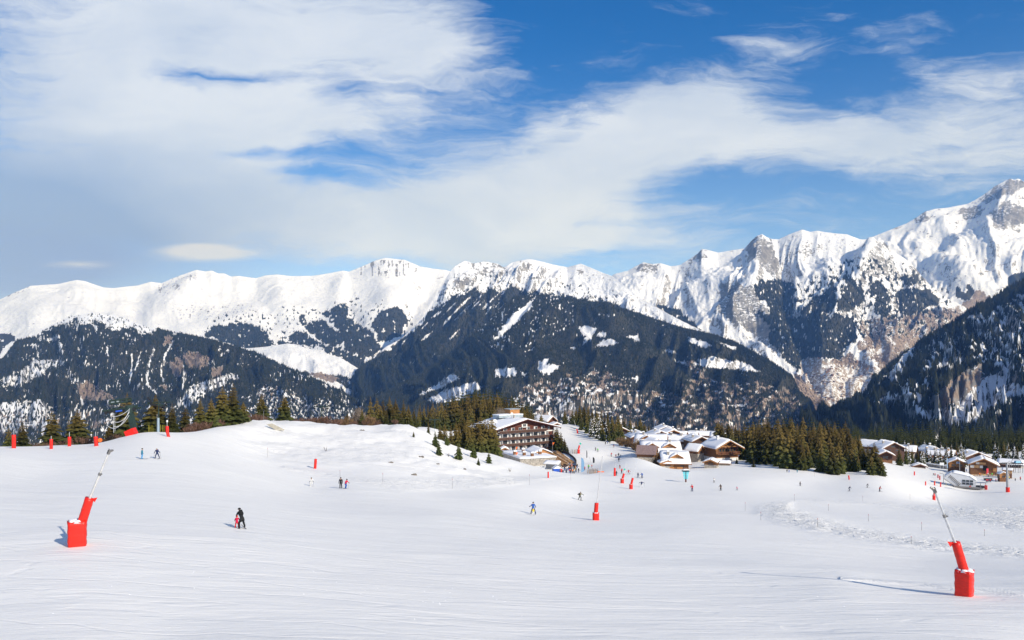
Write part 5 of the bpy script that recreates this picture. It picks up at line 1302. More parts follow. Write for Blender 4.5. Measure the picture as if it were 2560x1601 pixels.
PACK = MB().box((0, 0, 0), (.30, .17, .44), taper=.8).box((0, .10, -.05), (.2, .06, .22)).bar((-.1, -.1, .2), (-.1, -.12, -.15), .02).bar((.1, -.1, .2), (.1, -.12, -.15), .02).mesh('backpack', M_DARK)
_mats = {}
def cloth(c):
    if c not in _mats:
        _mats[c] = mat('cloth', {'black': (.015, .016, .018), 'navy': (.02, .035, .10), 'blue': (.02, .10, .38), 'teal': (.02, .18, .26), 'red': (.55, .015, .02), 'crimson': (.55, .01, .06), 'white': (.7, .7, .68), 'grey': (.16, .16, .16), 'khaki': (.16, .15, .08), 'green': (.12, .55, .05), 'yellow': (.75, .55, .03), 'orange': (.75, .2, .02), 'pink': (.55, .12, .2), 'brown': (.28, .13, .04), 'lblue': (.05, .28, .55), 'beige': (.5, .45, .36)}[c], .8, .18, 6.0)
    return _mats[c]
def person(px, py, hpx, face, ps, jk, tr, label, group=None, gear='ski', helm='black', pack=None, near=None, Y=None, size=None, offs=(0, 0, 0), poles=True):
    g = Px(px, py, near, Y); J, me = POSES[ps]
    H = J['crown'][2] + .1
    s = size if size else min(1.12, max(.45, hpx * g.k / H))
    e = empty('person', g.p + Vector(offs), math.radians(face), label, 'person', group); e.scale = (s, s, s)
    lift = .035 if gear else 0.0
    b = link_mesh('body', me, e, (0, 0, lift))
    for i, m in enumerate((cloth(jk), cloth(tr), M_SKIN)):
        b.material_slots[i].link = 'OBJECT'; b.material_slots[i].material = m
    h = Vector(J['head'])
    ho = link_mesh('helmet', HELM, e, (h.x, h.y + .01, h.z + .01 + lift)); ho.material_slots[0].link = 'OBJECT'; ho.material_slots[0].material = cloth(helm)
    link_mesh('goggles', GOGG, ho, (0, 0, 0))
    for n in 'lr':
        w = Vector(J['wr' + n]); gl = link_mesh('glove', GLOVE, e, (w.x, w.y, w.z - .03 + lift))
        if gear == 'ski':
            a = Vector(J['ankle' + n]); sk = link_mesh('ski', SKI if jk != 'white' else SKIW, e, (a.x, a.y - .1, 0)); sk.rotation_euler = (0, 0, (-.06 if n == 'l' else .06))
            if poles and ps != 'bend': MB().bar((w.x, w.y, w.z), (w.x * 1.25, w.y + .25, 0.02), .012, .009, 5).bar((w.x * 1.24, w.y + .24, .07), (w.x * 1.24, w.y + .24, .085), .045, n=7).build('ski_pole', M_DARK, e)
    if gear == 'board': link_mesh('snowboard', BOARD, e, (J['toel'][0] * .5 + J['toer'][0] * .5, 0, 0))
    if pack:
        c = Vector(J['chest']); an = 0.85 if ps == 'bend' else (0.4 if c.y < -.1 else 0.12); p_ = link_mesh('backpack', PACK, e, (0, c.y + .27 * math.cos(an) + .10 * math.sin(an), c.z - .08 * math.cos(an) + .25 * math.sin(an) + lift)); p_.rotation_euler = (an, 0, 0)
        p_.material_slots[0].link = 'OBJECT'; p_.material_slots[0].material = cloth(pack)
    return e
person(605, 1322, 50, 215, 'bend', 'black', 'black', 'adult skier in dark clothes with a black backpack bending over a small child', pack='black', near=67, size=1.02)
person(592, 1321, 30, 190, 'ski', 'crimson', 'red', 'small child in red skiing between the arms of a dark clad adult', near=67, size=.62, poles=False, helm='red')
person(355, 1148, 27, 100, 'stand', 'teal', 'lblue', 'skier in a teal jacket and bright blue trousers standing on the left slope', near=131, size=1.0, poles=False)
person(393, 1147, 27, 5, 'apart', 'navy', 'navy', 'skier in navy with a blue backpack and legs apart on the left slope', pack='blue', near=131, size=1.0, helm='beige')
person(779, 1216, 23, 10, 'ski', 'white', 'white', 'skier all in white below the single red post', near=140, helm='khaki')
person(852, 1221, 28, 0, 'stand', 'black', 'black', 'skier in black with white stripes standing left of one in a red jacket', near=132, poles=False)
person(864, 1222, 25, 60, 'glide', 'crimson', 'blue', 'skier in a red jacket and blue trousers with both poles in one hand', near=132)
person(1333, 1286, 29, 178, 'apart', 'blue', 'navy', 'adult in a blue jacket skiing astride a child in yellow', near=118, size=1.02, poles=False)
person(1333, 1289, 20, 180, 'ski', 'yellow', 'white', 'child in a yellow vest skiing between the legs of an adult in blue', near=115, size=.62, poles=False, helm='white')
person(1449, 1251, 21, 150, 'board', 'khaki', 'black', 'snowboarder in a khaki jacket gliding alone left of the middle lance', gear='board', near=165, pack='black')
R_ = [(1603, 1219, 16.5, 170, 'board', 'navy', 'white', 'skier in navy jacket and white trousers with arms out below the group of three'),
      (1595, 1194, 12.5, 180, 'stand', 'navy', 'navy', 'skier in navy standing left of the pale child'), (1600, 1196, 9, 180, 'ski', 'white', 'white', 'child in white between two skiers in blue'), (1605, 1196, 14.5, 180, 'glide', 'blue', 'navy', 'skier in bright blue right of the pale child'),
      (1540.6, 1190, 13, 0, 'glide', 'black', 'black', 'skier in black right beside the twin round red pads'), (1554, 1184, 13, 10, 'glide', 'red', 'black', 'skier in red above the lance with the green marker'), (1572, 1186.5, 12, 0, 'board', 'red', 'grey', 'skier in a red jacket with arms spread out'), (1549.5, 1172, 11, 0, 'stand', 'grey', 'red', 'skier in grey jacket and red trousers, topmost above the red padded lances'),
      (1547, 1155.5, 12, 0, 'glide', 'black', 'grey', 'skier in black right below the group of children'), (1528, 1141.5, 10.5, 20, 'glide', 'red', 'grey', 'skier in red left of the group around the instructor'), (1539.6, 1143.5, 8.5, 0, 'apart', 'red', 'pink', 'child in red next to the instructor in black'), (1546.5, 1143.5, 11, 180, 'apart', 'black', 'black', 'instructor in black among small children on the piste'), (1551.6, 1143, 7, 0, 'ski', 'teal', 'teal', 'child in teal right of the instructor'),
      (1489, 1127.5, 9.5, 180, 'stand', 'grey', 'black', 'dark skier left of the one in green, high on the piste'), (1494.5, 1130.5, 10, 180, 'glide', 'green', 'grey', 'skier in bright green high on the piste'), (1513.6, 1112, 8, 180, 'stand', 'black', 'black', 'small dark figure, left of the far pair on the piste'), (1519, 1110, 7.5, 180, 'glide', 'blue', 'navy', 'small blue figure in the far pair on the piste'), (1524.6, 1110, 4.5, 0, 'ski', 'black', 'grey', 'tiny child behind the far pair on the piste'), (1534.4, 1119, 8, 180, 'glide', 'red', 'grey', 'skier in dark red alone below the far pair'),
      (1730.5, 1229, 17.5, 185, 'glide', 'red', 'navy', 'skier in a red jacket under the teal board'), (1802, 1227, 16, 185, 'glide', 'brown', 'black', 'skier in a brown and orange jacket on the flat piste'), (1843, 1226.5, 9.5, 190, 'ski', 'pink', 'grey', 'small skier in pink and grey right of the one in brown'), (1785, 1207.5, 12.5, 0, 'stand', 'white', 'grey', 'pale skier between the teal board and the wood'),
      (2000.5, 1215.5, 11.5, 0, 'stand', 'grey', 'black', 'skier in grey and pink left of three on the flat piste'), (2122.5, 1228.5, 14.5, 70, 'ski', 'navy', 'black', 'crouching dark skier below the red post at the wood'), (2167.4, 1219.5, 11.5, 70, 'ski', 'black', 'black', 'black clad skier in the middle of the three below the wood'), (2198.7, 1229.5, 14, 90, 'glide', 'red', 'black', 'skier in dark red at the right of the three below the wood'),
      (1967.5, 1181.5, 8.5, 0, 'stand', 'black', 'grey', 'dark person between the two red posts at the wood'), (1972.6, 1182, 7.5, 0, 'stand', 'blue', 'blue', 'person in blue beside the two red posts at the wood'), (1993, 1182, 9, 0, 'stand', 'teal', 'teal', 'person in green in front of the light green spruce'),
      (2424.5, 1224, 11, 0, 'glide', 'red', 'blue', 'skier in red jacket and blue trousers in front of the lift station'), (2337.5, 1190.5, 8, 0, 'stand', 'red', 'black', 'person in red at the left of the station roof'), (2333.5, 1189, 6.5, 0, 'stand', 'black', 'black', 'dark person left of the one in red at the station roof'), (2416, 1180, 8, 0, 'stand', 'blue', 'black', 'person in blue by the wooden cabin with the sign'), (2423.6, 1181, 7.5, 0, 'stand', 'red', 'black', 'left one of two people in red by the restaurant'), (2429, 1179, 7, 0, 'stand', 'crimson', 'black', 'right one of two people in red by the restaurant'), (2427, 1183, 6, 0, 'stand', 'lblue', 'white', 'person in pale blue before the restaurant terrace'),
      (2459.5, 1193.5, 8.5, 30, 'glide', 'yellow', 'white', 'skier in yellow on the flat before the restaurant'), (2471.5, 1193.5, 6.5, 0, 'stand', 'black', 'black', 'dark person right of the skier in yellow'), (2489.8, 1205, 8.5, 0, 'stand', 'pink', 'black', 'person in dark pink right of the chair with riders'), (2551, 1201, 9.5, 0, 'stand', 'red', 'black', 'person in red near the right edge of the picture'), (2523, 1199, 9, 0, 'stand', 'yellow', 'black', 'person in a yellow jacket at the wooden lift hut'), (2538, 1203, 8, 0, 'stand', 'black', 'black', 'dark person between the hut and the right edge'),
      (1471.5, 1173, 12, 160, 'stand', 'green', 'navy', 'man in a bright green jacket at the ski rack'), (1461.5, 1176.5, 11, 0, 'stand', 'red', 'black', 'person in red right of the blue feather flag'), (1479.5, 1169.5, 8, 0, 'stand', 'red', 'black', 'person in red behind the ski rack'), (1401.4, 1073.5, 6.5, 0, 'stand', 'black', 'black', 'tiny dark person beside the top of the hotel roof at the piste'), (1661.5, 1146, 9, 0, 'stand', 'yellow', 'black', 'person in yellow in the bushes at the chalets'), (1543.5, 1107, 7, 0, 'stand', 'yellow', 'grey', 'person in yellow by the highest willow')]
for a in R_:
    person(*a[:8], near={1: 300}.get(a[0], None), gear=(None if (a[4] == 'stand' and a[2] < 9.5 or a[0] in (1471.5, 1461.5, 1661.5)) else 'ski'), pack=('black' if a[0] in (1802, 1449, 1534.4, 1572) else None), helm=rnd.choice(['black', 'grey', 'white', 'navy']))
rg = random.Random(3)
for i in range(34):
    px = 1400 + 48 * rg.random(); Y = 287 + 16 * rg.random()
    person(px, 1178, 9.8, rg.uniform(0, 360), 'stand', rg.choice(['black', 'black', 'navy', 'grey', 'white', 'orange', 'yellow', 'blue', 'red', 'black', 'beige']), rg.choice(['black', 'grey', 'navy', 'blue']), 'person standing in the crowd at the lower end of the sun terrace', 'crowd at the lower end of the terrace', gear=None, Y=Y, size=rg.uniform(.9, 1.02), helm=rg.choice(['black', 'white', 'grey', 'brown']))
person(1407, 1176, 10, 0, 'stand', 'green', 'grey', 'person in lime green beside the blue tent', gear=None, Y=288)
# ---------------------------------------------------------------- buildings
def snow_slab(name, parent, quad, th, mt=None, nx=9, ny=5, bul=0.10, seed=0):
    """thick snow on a roof plane; quad = four corners a,b,c,d (a-b is the eave, d-c the ridge)"""
    a, b, c, d = [Vector(v) for v in quad]; vs = []; rg = random.Random(seed)
    n = (b - a).cross(d - a).normalized()
    if n.z < 0: n = -n
    for i in range(nx + 1):
        for j in range(ny + 1):
            u, v = i / nx, j / ny
            p = a.lerp(b, u).lerp(d.lerp(c, u), v)
            edge = min(u, 1 - u, 1.0) * nx; e2 = v * ny
            r = 1.0 if edge > 0.5 else 0.62
            if e2 < .5: r *= .7
            p = p + Vector((0, 0, th * r * (1 + bul * 2 * rg.uniform(-1, 1))))
            if v == 0: p = p + (a - d).normalized() * rg.uniform(-.05, .12)
            vs.append(p)
    m = (nx + 1) * (ny + 1)
    for i in range(nx + 1):
        for j in range(ny + 1):
            u, v = i / nx, j / ny; vs.append(a.lerp(b, u).lerp(d.lerp(c, u), v) + Vector((0, 0, .01)))
    fs = []
    q = lambda i, j: i * (ny + 1) + j
    for i in range(nx):
        for j in range(ny): fs.append((q(i, j), q(i + 1, j), q(i + 1, j + 1), q(i, j + 1)))
    for i in range(nx):
        fs.append((q(i, 0), m + q(i, 0), m + q(i + 1, 0), q(i + 1, 0))); fs.append((q(i, ny), q(i + 1, ny), m + q(i + 1, ny), m + q(i, ny)))
    for j in range(ny):
        fs.append((q(0, j), q(0, j + 1), m + q(0, j + 1), m + q(0, j))); fs.append((q(nx, j), m + q(nx, j), m + q(nx, j + 1), q(nx, j + 1)))
    mb = MB(); mb.add(vs, fs)
    return mb.build(name, mt or M_RSNOW, parent, smooth=True)
def window(parent, c, w, h, side='f', fm=None, curtain=0.0, mull=True, off=0.0):
    """window on the front (-y) or the side (+x / -x) wall"""
    rz = {'f': 0, 'r': math.pi / 2, 'l': -math.pi / 2, 'b': math.pi}[side]
    f = MB(); t = .09
    f.box((0, 0, h / 2 + t / 2), (w + 2 * t, .14, t)).box((0, 0, -h / 2 - t / 2), (w + 2 * t, .18, t)).box((-w / 2 - t / 2, 0, 0), (t, .14, h)).box((w / 2 + t / 2, 0, 0), (t, .14, h))
    if mull: f.box((0, 0, 0), (.06, .10, h))
    fo = f.build('window', fm or M_WHITE, parent, loc=c); fo.rotation_euler = (0, 0, rz)
    MB().box((0, .02, 0), (w, .04, h)).build('pane', M_GLASS, fo)
    if curtain: MB().box((w * (curtain - .5) * .5 if False else -w / 2 + w * curtain / 2, -.03, 0), (w * curtain, .03, h * .98)).build('curtain', M_CURT, fo)
    return fo
def chalet(pxc, papex, Y, w, d, hw, rise, rz, label, wall=M_WOODM, base=M_STONE, gable=None, ov=1.1, fo=1.6, snow=.55, chim=(), balcony=None, wins=2, group=None, front_windows=True, dormers=(), garage=False, cat='chalet', name='chalet', roofm=None, deep=9.0, side='f', beams=False, gtri=False, doorc=M_WOODO):
    """gable looks along local -y; the ridge runs along y"""
    X = (pxc - CX) / F * Y; zt = (YH - papex) / F * Y
    z0 = zt - hw - rise - snow
    zg = float(gz(X, Y)[0]); 
    e = empty(name, (X, Y, z0), math.radians(rz) - math.atan2(X, Y), label, cat, group)
    dn = max(0.3, z0 - zg + 2.0) if z0 > zg - 1.5 else 0.3
    dn = min(dn, deep)
    gable = gable or wall
    hs = min(1.0, hw * .35)
    MB().box((0, d / 2, (hs - dn) / 2), (w, d, hs + dn)).build('base_wall', base, e)
    MB().box((0, d / 2, (hs + hw) / 2), (w + .06, d + .06, hw - hs)).build('wall', wall, e)
    MB().prism([(-w / 2, hw), (w / 2, hw), (0, hw + rise - .02)], 'y', .03, d - .03).build('gable', gable, e)
    sl = rise / (w / 2)
    roof = MB()
    for s in (-1, 1):
        xe = s * (w / 2 + ov); ze = hw - sl * ov
        roof.add([(0, -fo, hw + rise + .05), (xe, -fo, ze + .05), (xe, d + fo * .5, ze + .05), (0, d + fo * .5, hw + rise + .05), (0, -fo, hw + rise + .3), (xe, -fo, ze + .3), (xe, d + fo * .5, ze + .3), (0, d + fo * .5, hw + rise + .3)],
                 [(0, 1, 2, 3), (4, 5, 6, 7), (0, 1, 5, 4), (1, 2, 6, 5), (2, 3, 7, 6), (3, 0, 4, 7)])
    ro = roof.build('roof', roofm or M_WOODM, e)
    if snow:
        for s in (-1, 1):
            xe = s * (w / 2 + ov - .1); ze = hw - sl * (ov - .1) + .31; k = .1
            qd = [(xe, -fo + k, ze), (xe, d + fo * .5 - k, ze), (0, d + fo * .5 - k, hw + rise + .31), (0, -fo + k, hw + rise + .31)]
            snow_slab('roof_snow', ro, qd, snow, seed=int(pxc) + s)
    # gable side details
    nb = MB()
    for s in (-1, 1): nb.add([(0, -fo - .06, hw + rise - .12), (s * (w / 2 + ov), -fo - .06, hw - sl * ov - .12), (s * (w / 2 + ov), -fo - .06, hw - sl * ov + .2), (0, -fo - .06, hw + rise + .2), (0, -fo + .06, hw + rise - .12), (s * (w / 2 + ov), -fo + .06, hw - sl * ov - .12), (s * (w / 2 + ov), -fo + .06, hw - sl * ov + .2), (0, -fo + .06, hw + rise + .2)], [(0, 1, 2, 3), (4, 5, 6, 7), (0, 1, 5, 4), (1, 2, 6, 5), (3, 2, 6, 7)])
    nb.build('barge_board', M_WOODO if wall is not M_WOODD else M_WOODM, ro)
    if front_windows:
        n = wins
        for i in range(n):
            x = (i - (n - 1) / 2) * w / (n + .3)
            window(e, (x, -.06, hw * .62), w / (n + .3) * .5, min(1.5, hw * .35), fm=M_WOODM)
        if hw > 4.5:
            for i in range(n): window(e, ((i - (n - 1) / 2) * w / (n + .3), -.06, hw * .24), w / (n + .3) * .42, 1.1, fm=M_WOODM)
        if rise > 1.8: window(e, (0, -.02, hw + rise * .33), min(2.4, w * .2), rise * .32, fm=M_WOODM)
        for s in (-1, 1):
            for j in range(max(2, int(d // 4))):
                window(e, (s * (w / 2 + .06), d * (j + .5) / max(2, int(d // 4)), hw * .6), 1.2, 1.1, side='r' if s > 0 else 'l', fm=M_WOODM)
    if balcony is not None:
        zb = balcony; b = MB().box((0, -.8, zb), (w + .4, 1.6, .16)); bo = b.build('balcony', M_WOODM, e)
        MB().box((0, -1.6, zb + 1.02), (w + .4, .12, .12)).box((0, -1.6, zb + .3), (w + .4, .08, .08)).build('railing', M_WOODM, bo)
        for i in range(int(w / .8)): link_mesh('baluster', BALU, bo, (-w / 2 + .4 + i * .8, -1.6, zb + .6))
    for cx_, cy_, m in chim:
        zc = hw + rise - abs(cx_) * sl
        c = MB().box((cx_, cy_, zc + .5), (.9, .9, 2.4)).build('chimney', m, ro)
        MB().box((cx_, cy_, zc + 1.85), (1.15, 1.15, .14)).build('cap', M_STONE, c)
        snow_slab('cap_snow', c, [(cx_ - .55, cy_ - .55, zc + 1.93), (cx_ + .55, cy_ - .55, zc + 1.93), (cx_ + .55, cy_ + .55, zc + 1.93), (cx_ - .55, cy_ + .55, zc + 1.93)], .45, nx=3, ny=3) if False else MB().box((cx_, cy_, zc + 2.16), (1.1, 1.1, .42), taper=.7).build('cap_snow', M_RSNOW, c)
    for s, yy, ww in dormers:                       # dormers look sideways, out of the slope s
        xb = s * (w / 2) * .78; zb = hw + rise - abs(xb) * sl; hh = 1.25; rr = ww * .26
        dm = MB().prism([(yy - ww / 2, zb - .3), (yy + ww / 2, zb - .3), (yy + ww / 2, zb + hh), (yy, zb + hh + rr), (yy - ww / 2, zb + hh)], 'x', *sorted((xb, xb - s * 3.2))).build('dormer', M_WOODO, ro)
        fw = window(dm, (xb + s * .05, yy, zb + hh * .55), ww * .5, hh * .7, side='r' if s > 0 else 'l', fm=M_WOODL)
        for t in (-1, 1):
            x0, x1 = xb + s * .8, xb - s * 3.6
            qd = [(x0, yy + t * (ww / 2 + .55), zb + hh - .28), (x1, yy + t * (ww / 2 + .55), zb + hh - .28), (x1, yy, zb + hh + rr + .05), (x0, yy, zb + hh + rr + .05)]
            mbq = MB(); q = [Vector(v) for v in qd]; mbq.add(q + [v + Vector((0, 0, .18)) for v in q], [(0, 1, 2, 3), (4, 5, 6, 7), (0, 1, 5, 4), (1, 2, 6, 5), (2, 3, 7, 6), (3, 0, 4, 7)])
            mbq.build('dormer_roof', M_WOODO, dm)
            snow_slab('dormer_snow', dm, [v + Vector((0, 0, .19)) for v in q], .5, nx=5, ny=3, seed=3)
    if garage:
        for yy in (d * .33, d * .66):
            s = garage
            g_ = MB().box((s * (w / 2 + .08), yy, 1.0), (.14, d * .22, 2.1)).build('door', doorc, e)
            for k in range(5): MB().box((s * (w / 2 + .17), yy + (k - 2) * d * .04, 1.0), (.04, d * .03, 2.0)).build('plank', doorc, g_)
    if gtri:                                        # open timber gable: posts, glass and struts
        for k in range(-3, 4):
            MB().box((k * w / 8, -.1, hw * .78), (.22, .22, hw * .42 + rise * (1 - abs(k) / 4) * .7)).build('post', M_WOODM, e)
        for k in range(-3, 3): window(e, ((k + .5) * w / 8, -.05, hw * .78), w / 11, hw * .24, fm=M_WOODM, mull=False)
        MB().bar((-w * .42, -fo * .7, hw + rise * .12), (w * .42, -fo * .7, hw + rise * .12), .16, n=6).build('tie_beam', M_WOODO, ro)
        for s in (-1, 1): MB().bar((0, -fo * .7, hw + .2), (s * w * .2, -fo * .7, hw + rise * .55), .12, n=6).build('strut', M_WOODO, ro)
    return e
BALU = MB().box((0, 0, 0), (.5, .06, .8)).mesh('baluster', M_WOODR)

# the row and heap of village chalets; ridge direction set by rz (0 = gable towards the viewer, 90 = eaves side towards the viewer)
chalet(1818, 1098.5, 336, 10.6, 10.5, 5.6, 2.7, 32, 'big chalet at the right end of the village with glazed timber gable and long balcony', wall=M_WOODM, base=M_WHITE, ov=1.7, fo=2.4, chim=[(-1.5, 5, M_WHITE)], balcony=2.6, gtri=True, front_windows=False, garage=False)
chalet(1716, 1128.5, 306, 13.0, 9.8, 3.5, 3.1, 97, 'front chalet with one dormer and two orange garage doors', wall=M_WOODM, chim=[(-2.6, 7.2, M_STONE)], dormers=[(-1, 4.2, 4.2)], garage=-1, fo=1.0, ov=1.2)
chalet(1694, 1102.5, 334, 15, 15.5, 4.3, 3.3, 98, 'chalet with two dormers side by side in its deep snow roof', wall=M_WOODO, chim=[(-1.4, 3.6, M_STONE)], dormers=[(-1, 4.2, 4.8), (-1, 11.2, 4.8)], fo=1.0, ov=1.4, gable=M_WOODM)
chalet(1669, 1150, 300, 5.2, 4.5, 1.6, .9, 12, 'small wooden cabin with a round doorway left of the front chalet', wall=M_WOODO, ov=.6, fo=.8, wins=1, snow=.4)
chalet(1776, 1148, 300, 4.6, 4.5, 1.4, .9, -10, 'little annexe with a snowy roof right of the front chalet', wall=M_WOODM, ov=.5, fo=.7, wins=1, snow=.4)
chalet(1824, 1152.5, 312, 3.5, 7.6, 1.2, .5, 92, 'low stone shelter under thick snow in front of the big chalet', wall=M_STONE, ov=.5, fo=.5, wins=1, snow=.5, front_windows=False)
chalet(1638, 1116, 322, 6.5, 7, 2.8, 2.3, 84, 'chalet with a steep brown roof mostly bare of snow, behind the willows', wall=M_WOODM, snow=0, roofm=mat('shingle_roof', (.24, .17, .16), .9, .2, 2.0), fo=.8, ov=1.1, front_windows=False)
chalet(1663, 1086.5, 372, 13, 13.5, 2.8, 2.8, 86, 'wide chalet under a plain snow roof behind the one with two dormers', wall=M_WOODO, chim=[(-1, 10, M_STONE), (2, 3, M_STONE)], fo=1.2, ov=1.6, dormers=[(-1, 8, 4)])
chalet(1643, 1097, 352, 7, 7, 2.6, 1.6, 30, 'small timber wing poking out left below the wide snow roof', wall=M_WOODO, fo=1.2, ov=1.2, wins=2)
chalet(1604, 1080.5, 402, 10.2, 12, 4.4, 2.2, 14, 'dark gabled chalet behind the orange willow, left front of the upper row', wall=M_WOODD, base=M_WOODD, chim=[(-2, 5, M_STONE), (-3.2, 8, M_STONE)], wins=3)
chalet(1652, 1077, 432, 10.5, 12, 3.8, 2.2, 14, 'dark gabled chalet second from the left in the upper row', wall=M_WOODD, base=M_WOODD, chim=[(-2, 5, M_STONE)], wins=3)
chalet(1683, 1074, 452, 11, 12, 4.0, 2.2, 16, 'dark gabled chalet third in the upper row, its gable turned right', wall=M_WOODR, base=M_WOODD, chim=[(1.5, 6, M_STONE)], wins=3)
chalet(1667, 1065, 490, 10, 12, 3.4, 2.0, 16, 'highest chalet roof in the village with a tall chimney', wall=M_WOODD, base=M_WOODD, chim=[(-1, 4, M_STONE)], wins=2)
chalet(1752, 1090.5, 392, 8.5, 12, 3.2, 2.0, 22, 'greenish dark gable between the dormer chalet and the big one', wall=M_WOODD, base=M_WOODD, chim=[(-2.5, 4, M_STONE)], wins=2)
chalet(1718, 1088, 410, 9, 11, 2.6, 2.2, 80, 'snow roof with small chimneys behind the two dormers', wall=M_WOODD, chim=[(-1, 3, M_STONE), (-1, 8, M_STONE)], front_windows=False)
chalet(1549, 1066, 482, 10, 11, 4.0, 2.2, 20, 'dark chalet among the spruces at the left end of the village', wall=M_WOODD, base=M_WOODD, chim=[(-2.2, 4, M_WOODM)], wins=3)
chalet(1522, 1058, 500, 8, 9, 3.4, 2.0, 70, 'snow laden roof almost hidden by the spruce belt', wall=M_WOODD, front_windows=False, chim=[(0, 4, M_STONE)])
chalet(1752, 1112, 340, 5, 6, 2.2, 1.8, 60, 'small snowy porch between the front chalets and the big one', wall=M_WOODM, wins=1, fo=.8)
chalet(1780, 1079, 520, 9, 15, 2.6, 1.8, 86, 'far flat snow roof behind the big chalet, left one', wall=M_WOODD, front_windows=False, chim=[(0, 4, M_STONE), (0, 10, M_STONE)])
chalet(1829, 1081.5, 480, 9, 12, 2.6, 1.8, 88, 'far flat snow roof behind the big chalet, right one', wall=M_WOODD, front_windows=False)
chalet(1712, 1079, 500, 8, 10, 2.4, 1.8, 78, 'far snow roof above the greenish gable', wall=M_WOODD, front_windows=False, chim=[(0, 4, M_STONE)])
chalet(1740, 1080, 510, 8, 10, 2.4, 1.8, 84, 'far low snow roof left of the flat ones', wall=M_WOODD, front_windows=False)
chalet(1378, 1040, 530, 9, 12, 3.4, 2.8, 52, 'hut with a dark streaked snow roof behind the hotel at the top of the piste', wall=M_WOODR, base=M_WOODD, wins=2)
chalet(1391, 1057, 515, 5, 6, 2.0, .9, 20, 'low red shed beside the hut at the top of the piste', wall=M_WOODR, base=M_WOODR, wins=1)
# right part of the resort
chalet(2214, 1126.5, 402, 6.4, 8, 3.6, 1.6, 12, 'small chalet with two white posts at the edge of the tall wood', wall=M_WOODD, base=M_WOODM, wins=1, fo=2.0)
for s in (-1, 1):
    pass
chalet(2233, 1105, 446, 13, 12, 2.8, 3.2, 30, 'large snowy roof with a square chimney, left end of the far right village', wall=M_WOODD, base=M_WOODD, chim=[(-3, 5, M_STONE)], wins=2)
chalet(2190, 1102, 460, 7, 9, 2.8, 2.6, 60, 'snow roof peeping out left behind the wood', wall=M_WOODD, front_windows=False)
chalet(2286, 1115, 455, 9, 14, 2.6, 2.2, 84, 'long snow roof in the gap of the far right village', wall=M_WOODD, front_windows=False, chim=[(-1, 3, M_STONE), (-1, 9, M_STONE)])
chalet(2336, 1117, 455, 9, 10, 3.2, 2.4, 34, 'snowy chalet with a pair of tall capped chimneys', wall=M_WOODO, base=M_WOODM, chim=[(-3.4, 2, M_WOODL), (.5, 5, M_STONE)], wins=2)
chalet(2382, 1126, 445, 9, 13, 2.6, 2.2, 82, 'chalet with several snow capped chimneys above the wooden cabin', wall=M_WOODO, front_windows=False, chim=[(-1, 2, M_WOODL), (-1, 5, M_STONE), (-1, 9, M_STONE)])
chalet(2443, 1129.5, 445, 12, 11, 2.8, 2.6, 26, 'rounded snow roof right behind the large restaurant', wall=M_WOODD, chim=[(-3.6, 4, M_STONE)], wins=2)
chalet(2300, 1160, 398, 5, 5, .9, .9, 10, 'tiny A shaped roof sunk in the snow beside the road', wall=M_WOODD, wins=1, snow=.4, fo=.5, front_windows=False)
V7 = chalet(2393, 1146.5, 388, 6.8, 7, 2.9, 1.7, 6, 'wooden ski school cabin with a small blue and white sign', wall=M_WOODO, base=M_WOODM, wins=2, fo=1.0)
MB().box((-1.2 + 1.6, -.2, 3.1), (1.7, .1, 1.0)).build('sign_board', M_WHP, V7); MB().box((.5, -.28, 3.1), (.9, .05, .35), R=Matrix.Rotation(-.3, 3, 'Y')).build('sign_mark', M_BLUE, V7)
V8 = chalet(2459, 1144.5, 372, 10.8, 10, 3.6, 2.6, 4, 'large mountain restaurant with wide snow roof and a red banner', wall=M_WOODM, base=M_WOODM, wins=1, fo=2.0, front_windows=False)
for i, (x, z, w, h, m) in enumerate([(-4.6, 2.4, 1.6, 1.2, M_WHITE), (-2.8, 2.4, 2.2, 1.2, M_WOODL), (-.9, 2.4, 1.3, 1.2, M_WHITE), (-2.4, 4.0, 1.4, .9, M_WHITE), (-.4, 4.0, 2.4, .9, M_WOODL), (.6, 1.8, 1.8, 2.2, M_DARK), (4.4, 1.4, 1.4, 1.8, M_WOODO)]):
    MB().box((x, -.12 - .002 * i, z), (w, .14, h)).build('wall_panel', m, V8)
tag(MB().bar((0, 0, 0), (0, 0, 3.3), .05).box((.45, 0, 1.9), (.85, .05, 2.7)).build('red_banner', mat('red_banner_cloth', (.75, .05, .08), .7), loc=at_y(2466.5, 366)), 'tall red banner standing before the large restaurant', 'banner')
chalet(2530, 1172.5, 352, 4.2, 3.6, 1.7, .35, 90, 'flat roofed wooden kiosk with a tan panel near the right edge', wall=M_WOODL, base=M_WOODM, snow=.35, ov=.5, fo=.5, front_windows=False)
chalet(2509, 1180.5, 338, 2.8, 2.6, 2.2, .8, 20, 'small wooden lift hut at the foot of the steel pylon', wall=M_WOODO, base=M_WOODM, snow=.3, ov=.5, fo=.5, wins=1)
chalet(2553, 1150.5, 420, 9, 10, 2.4, 1.6, 88, 'plain white roof cut by the right edge of the picture', wall=M_WOODD, front_windows=False)
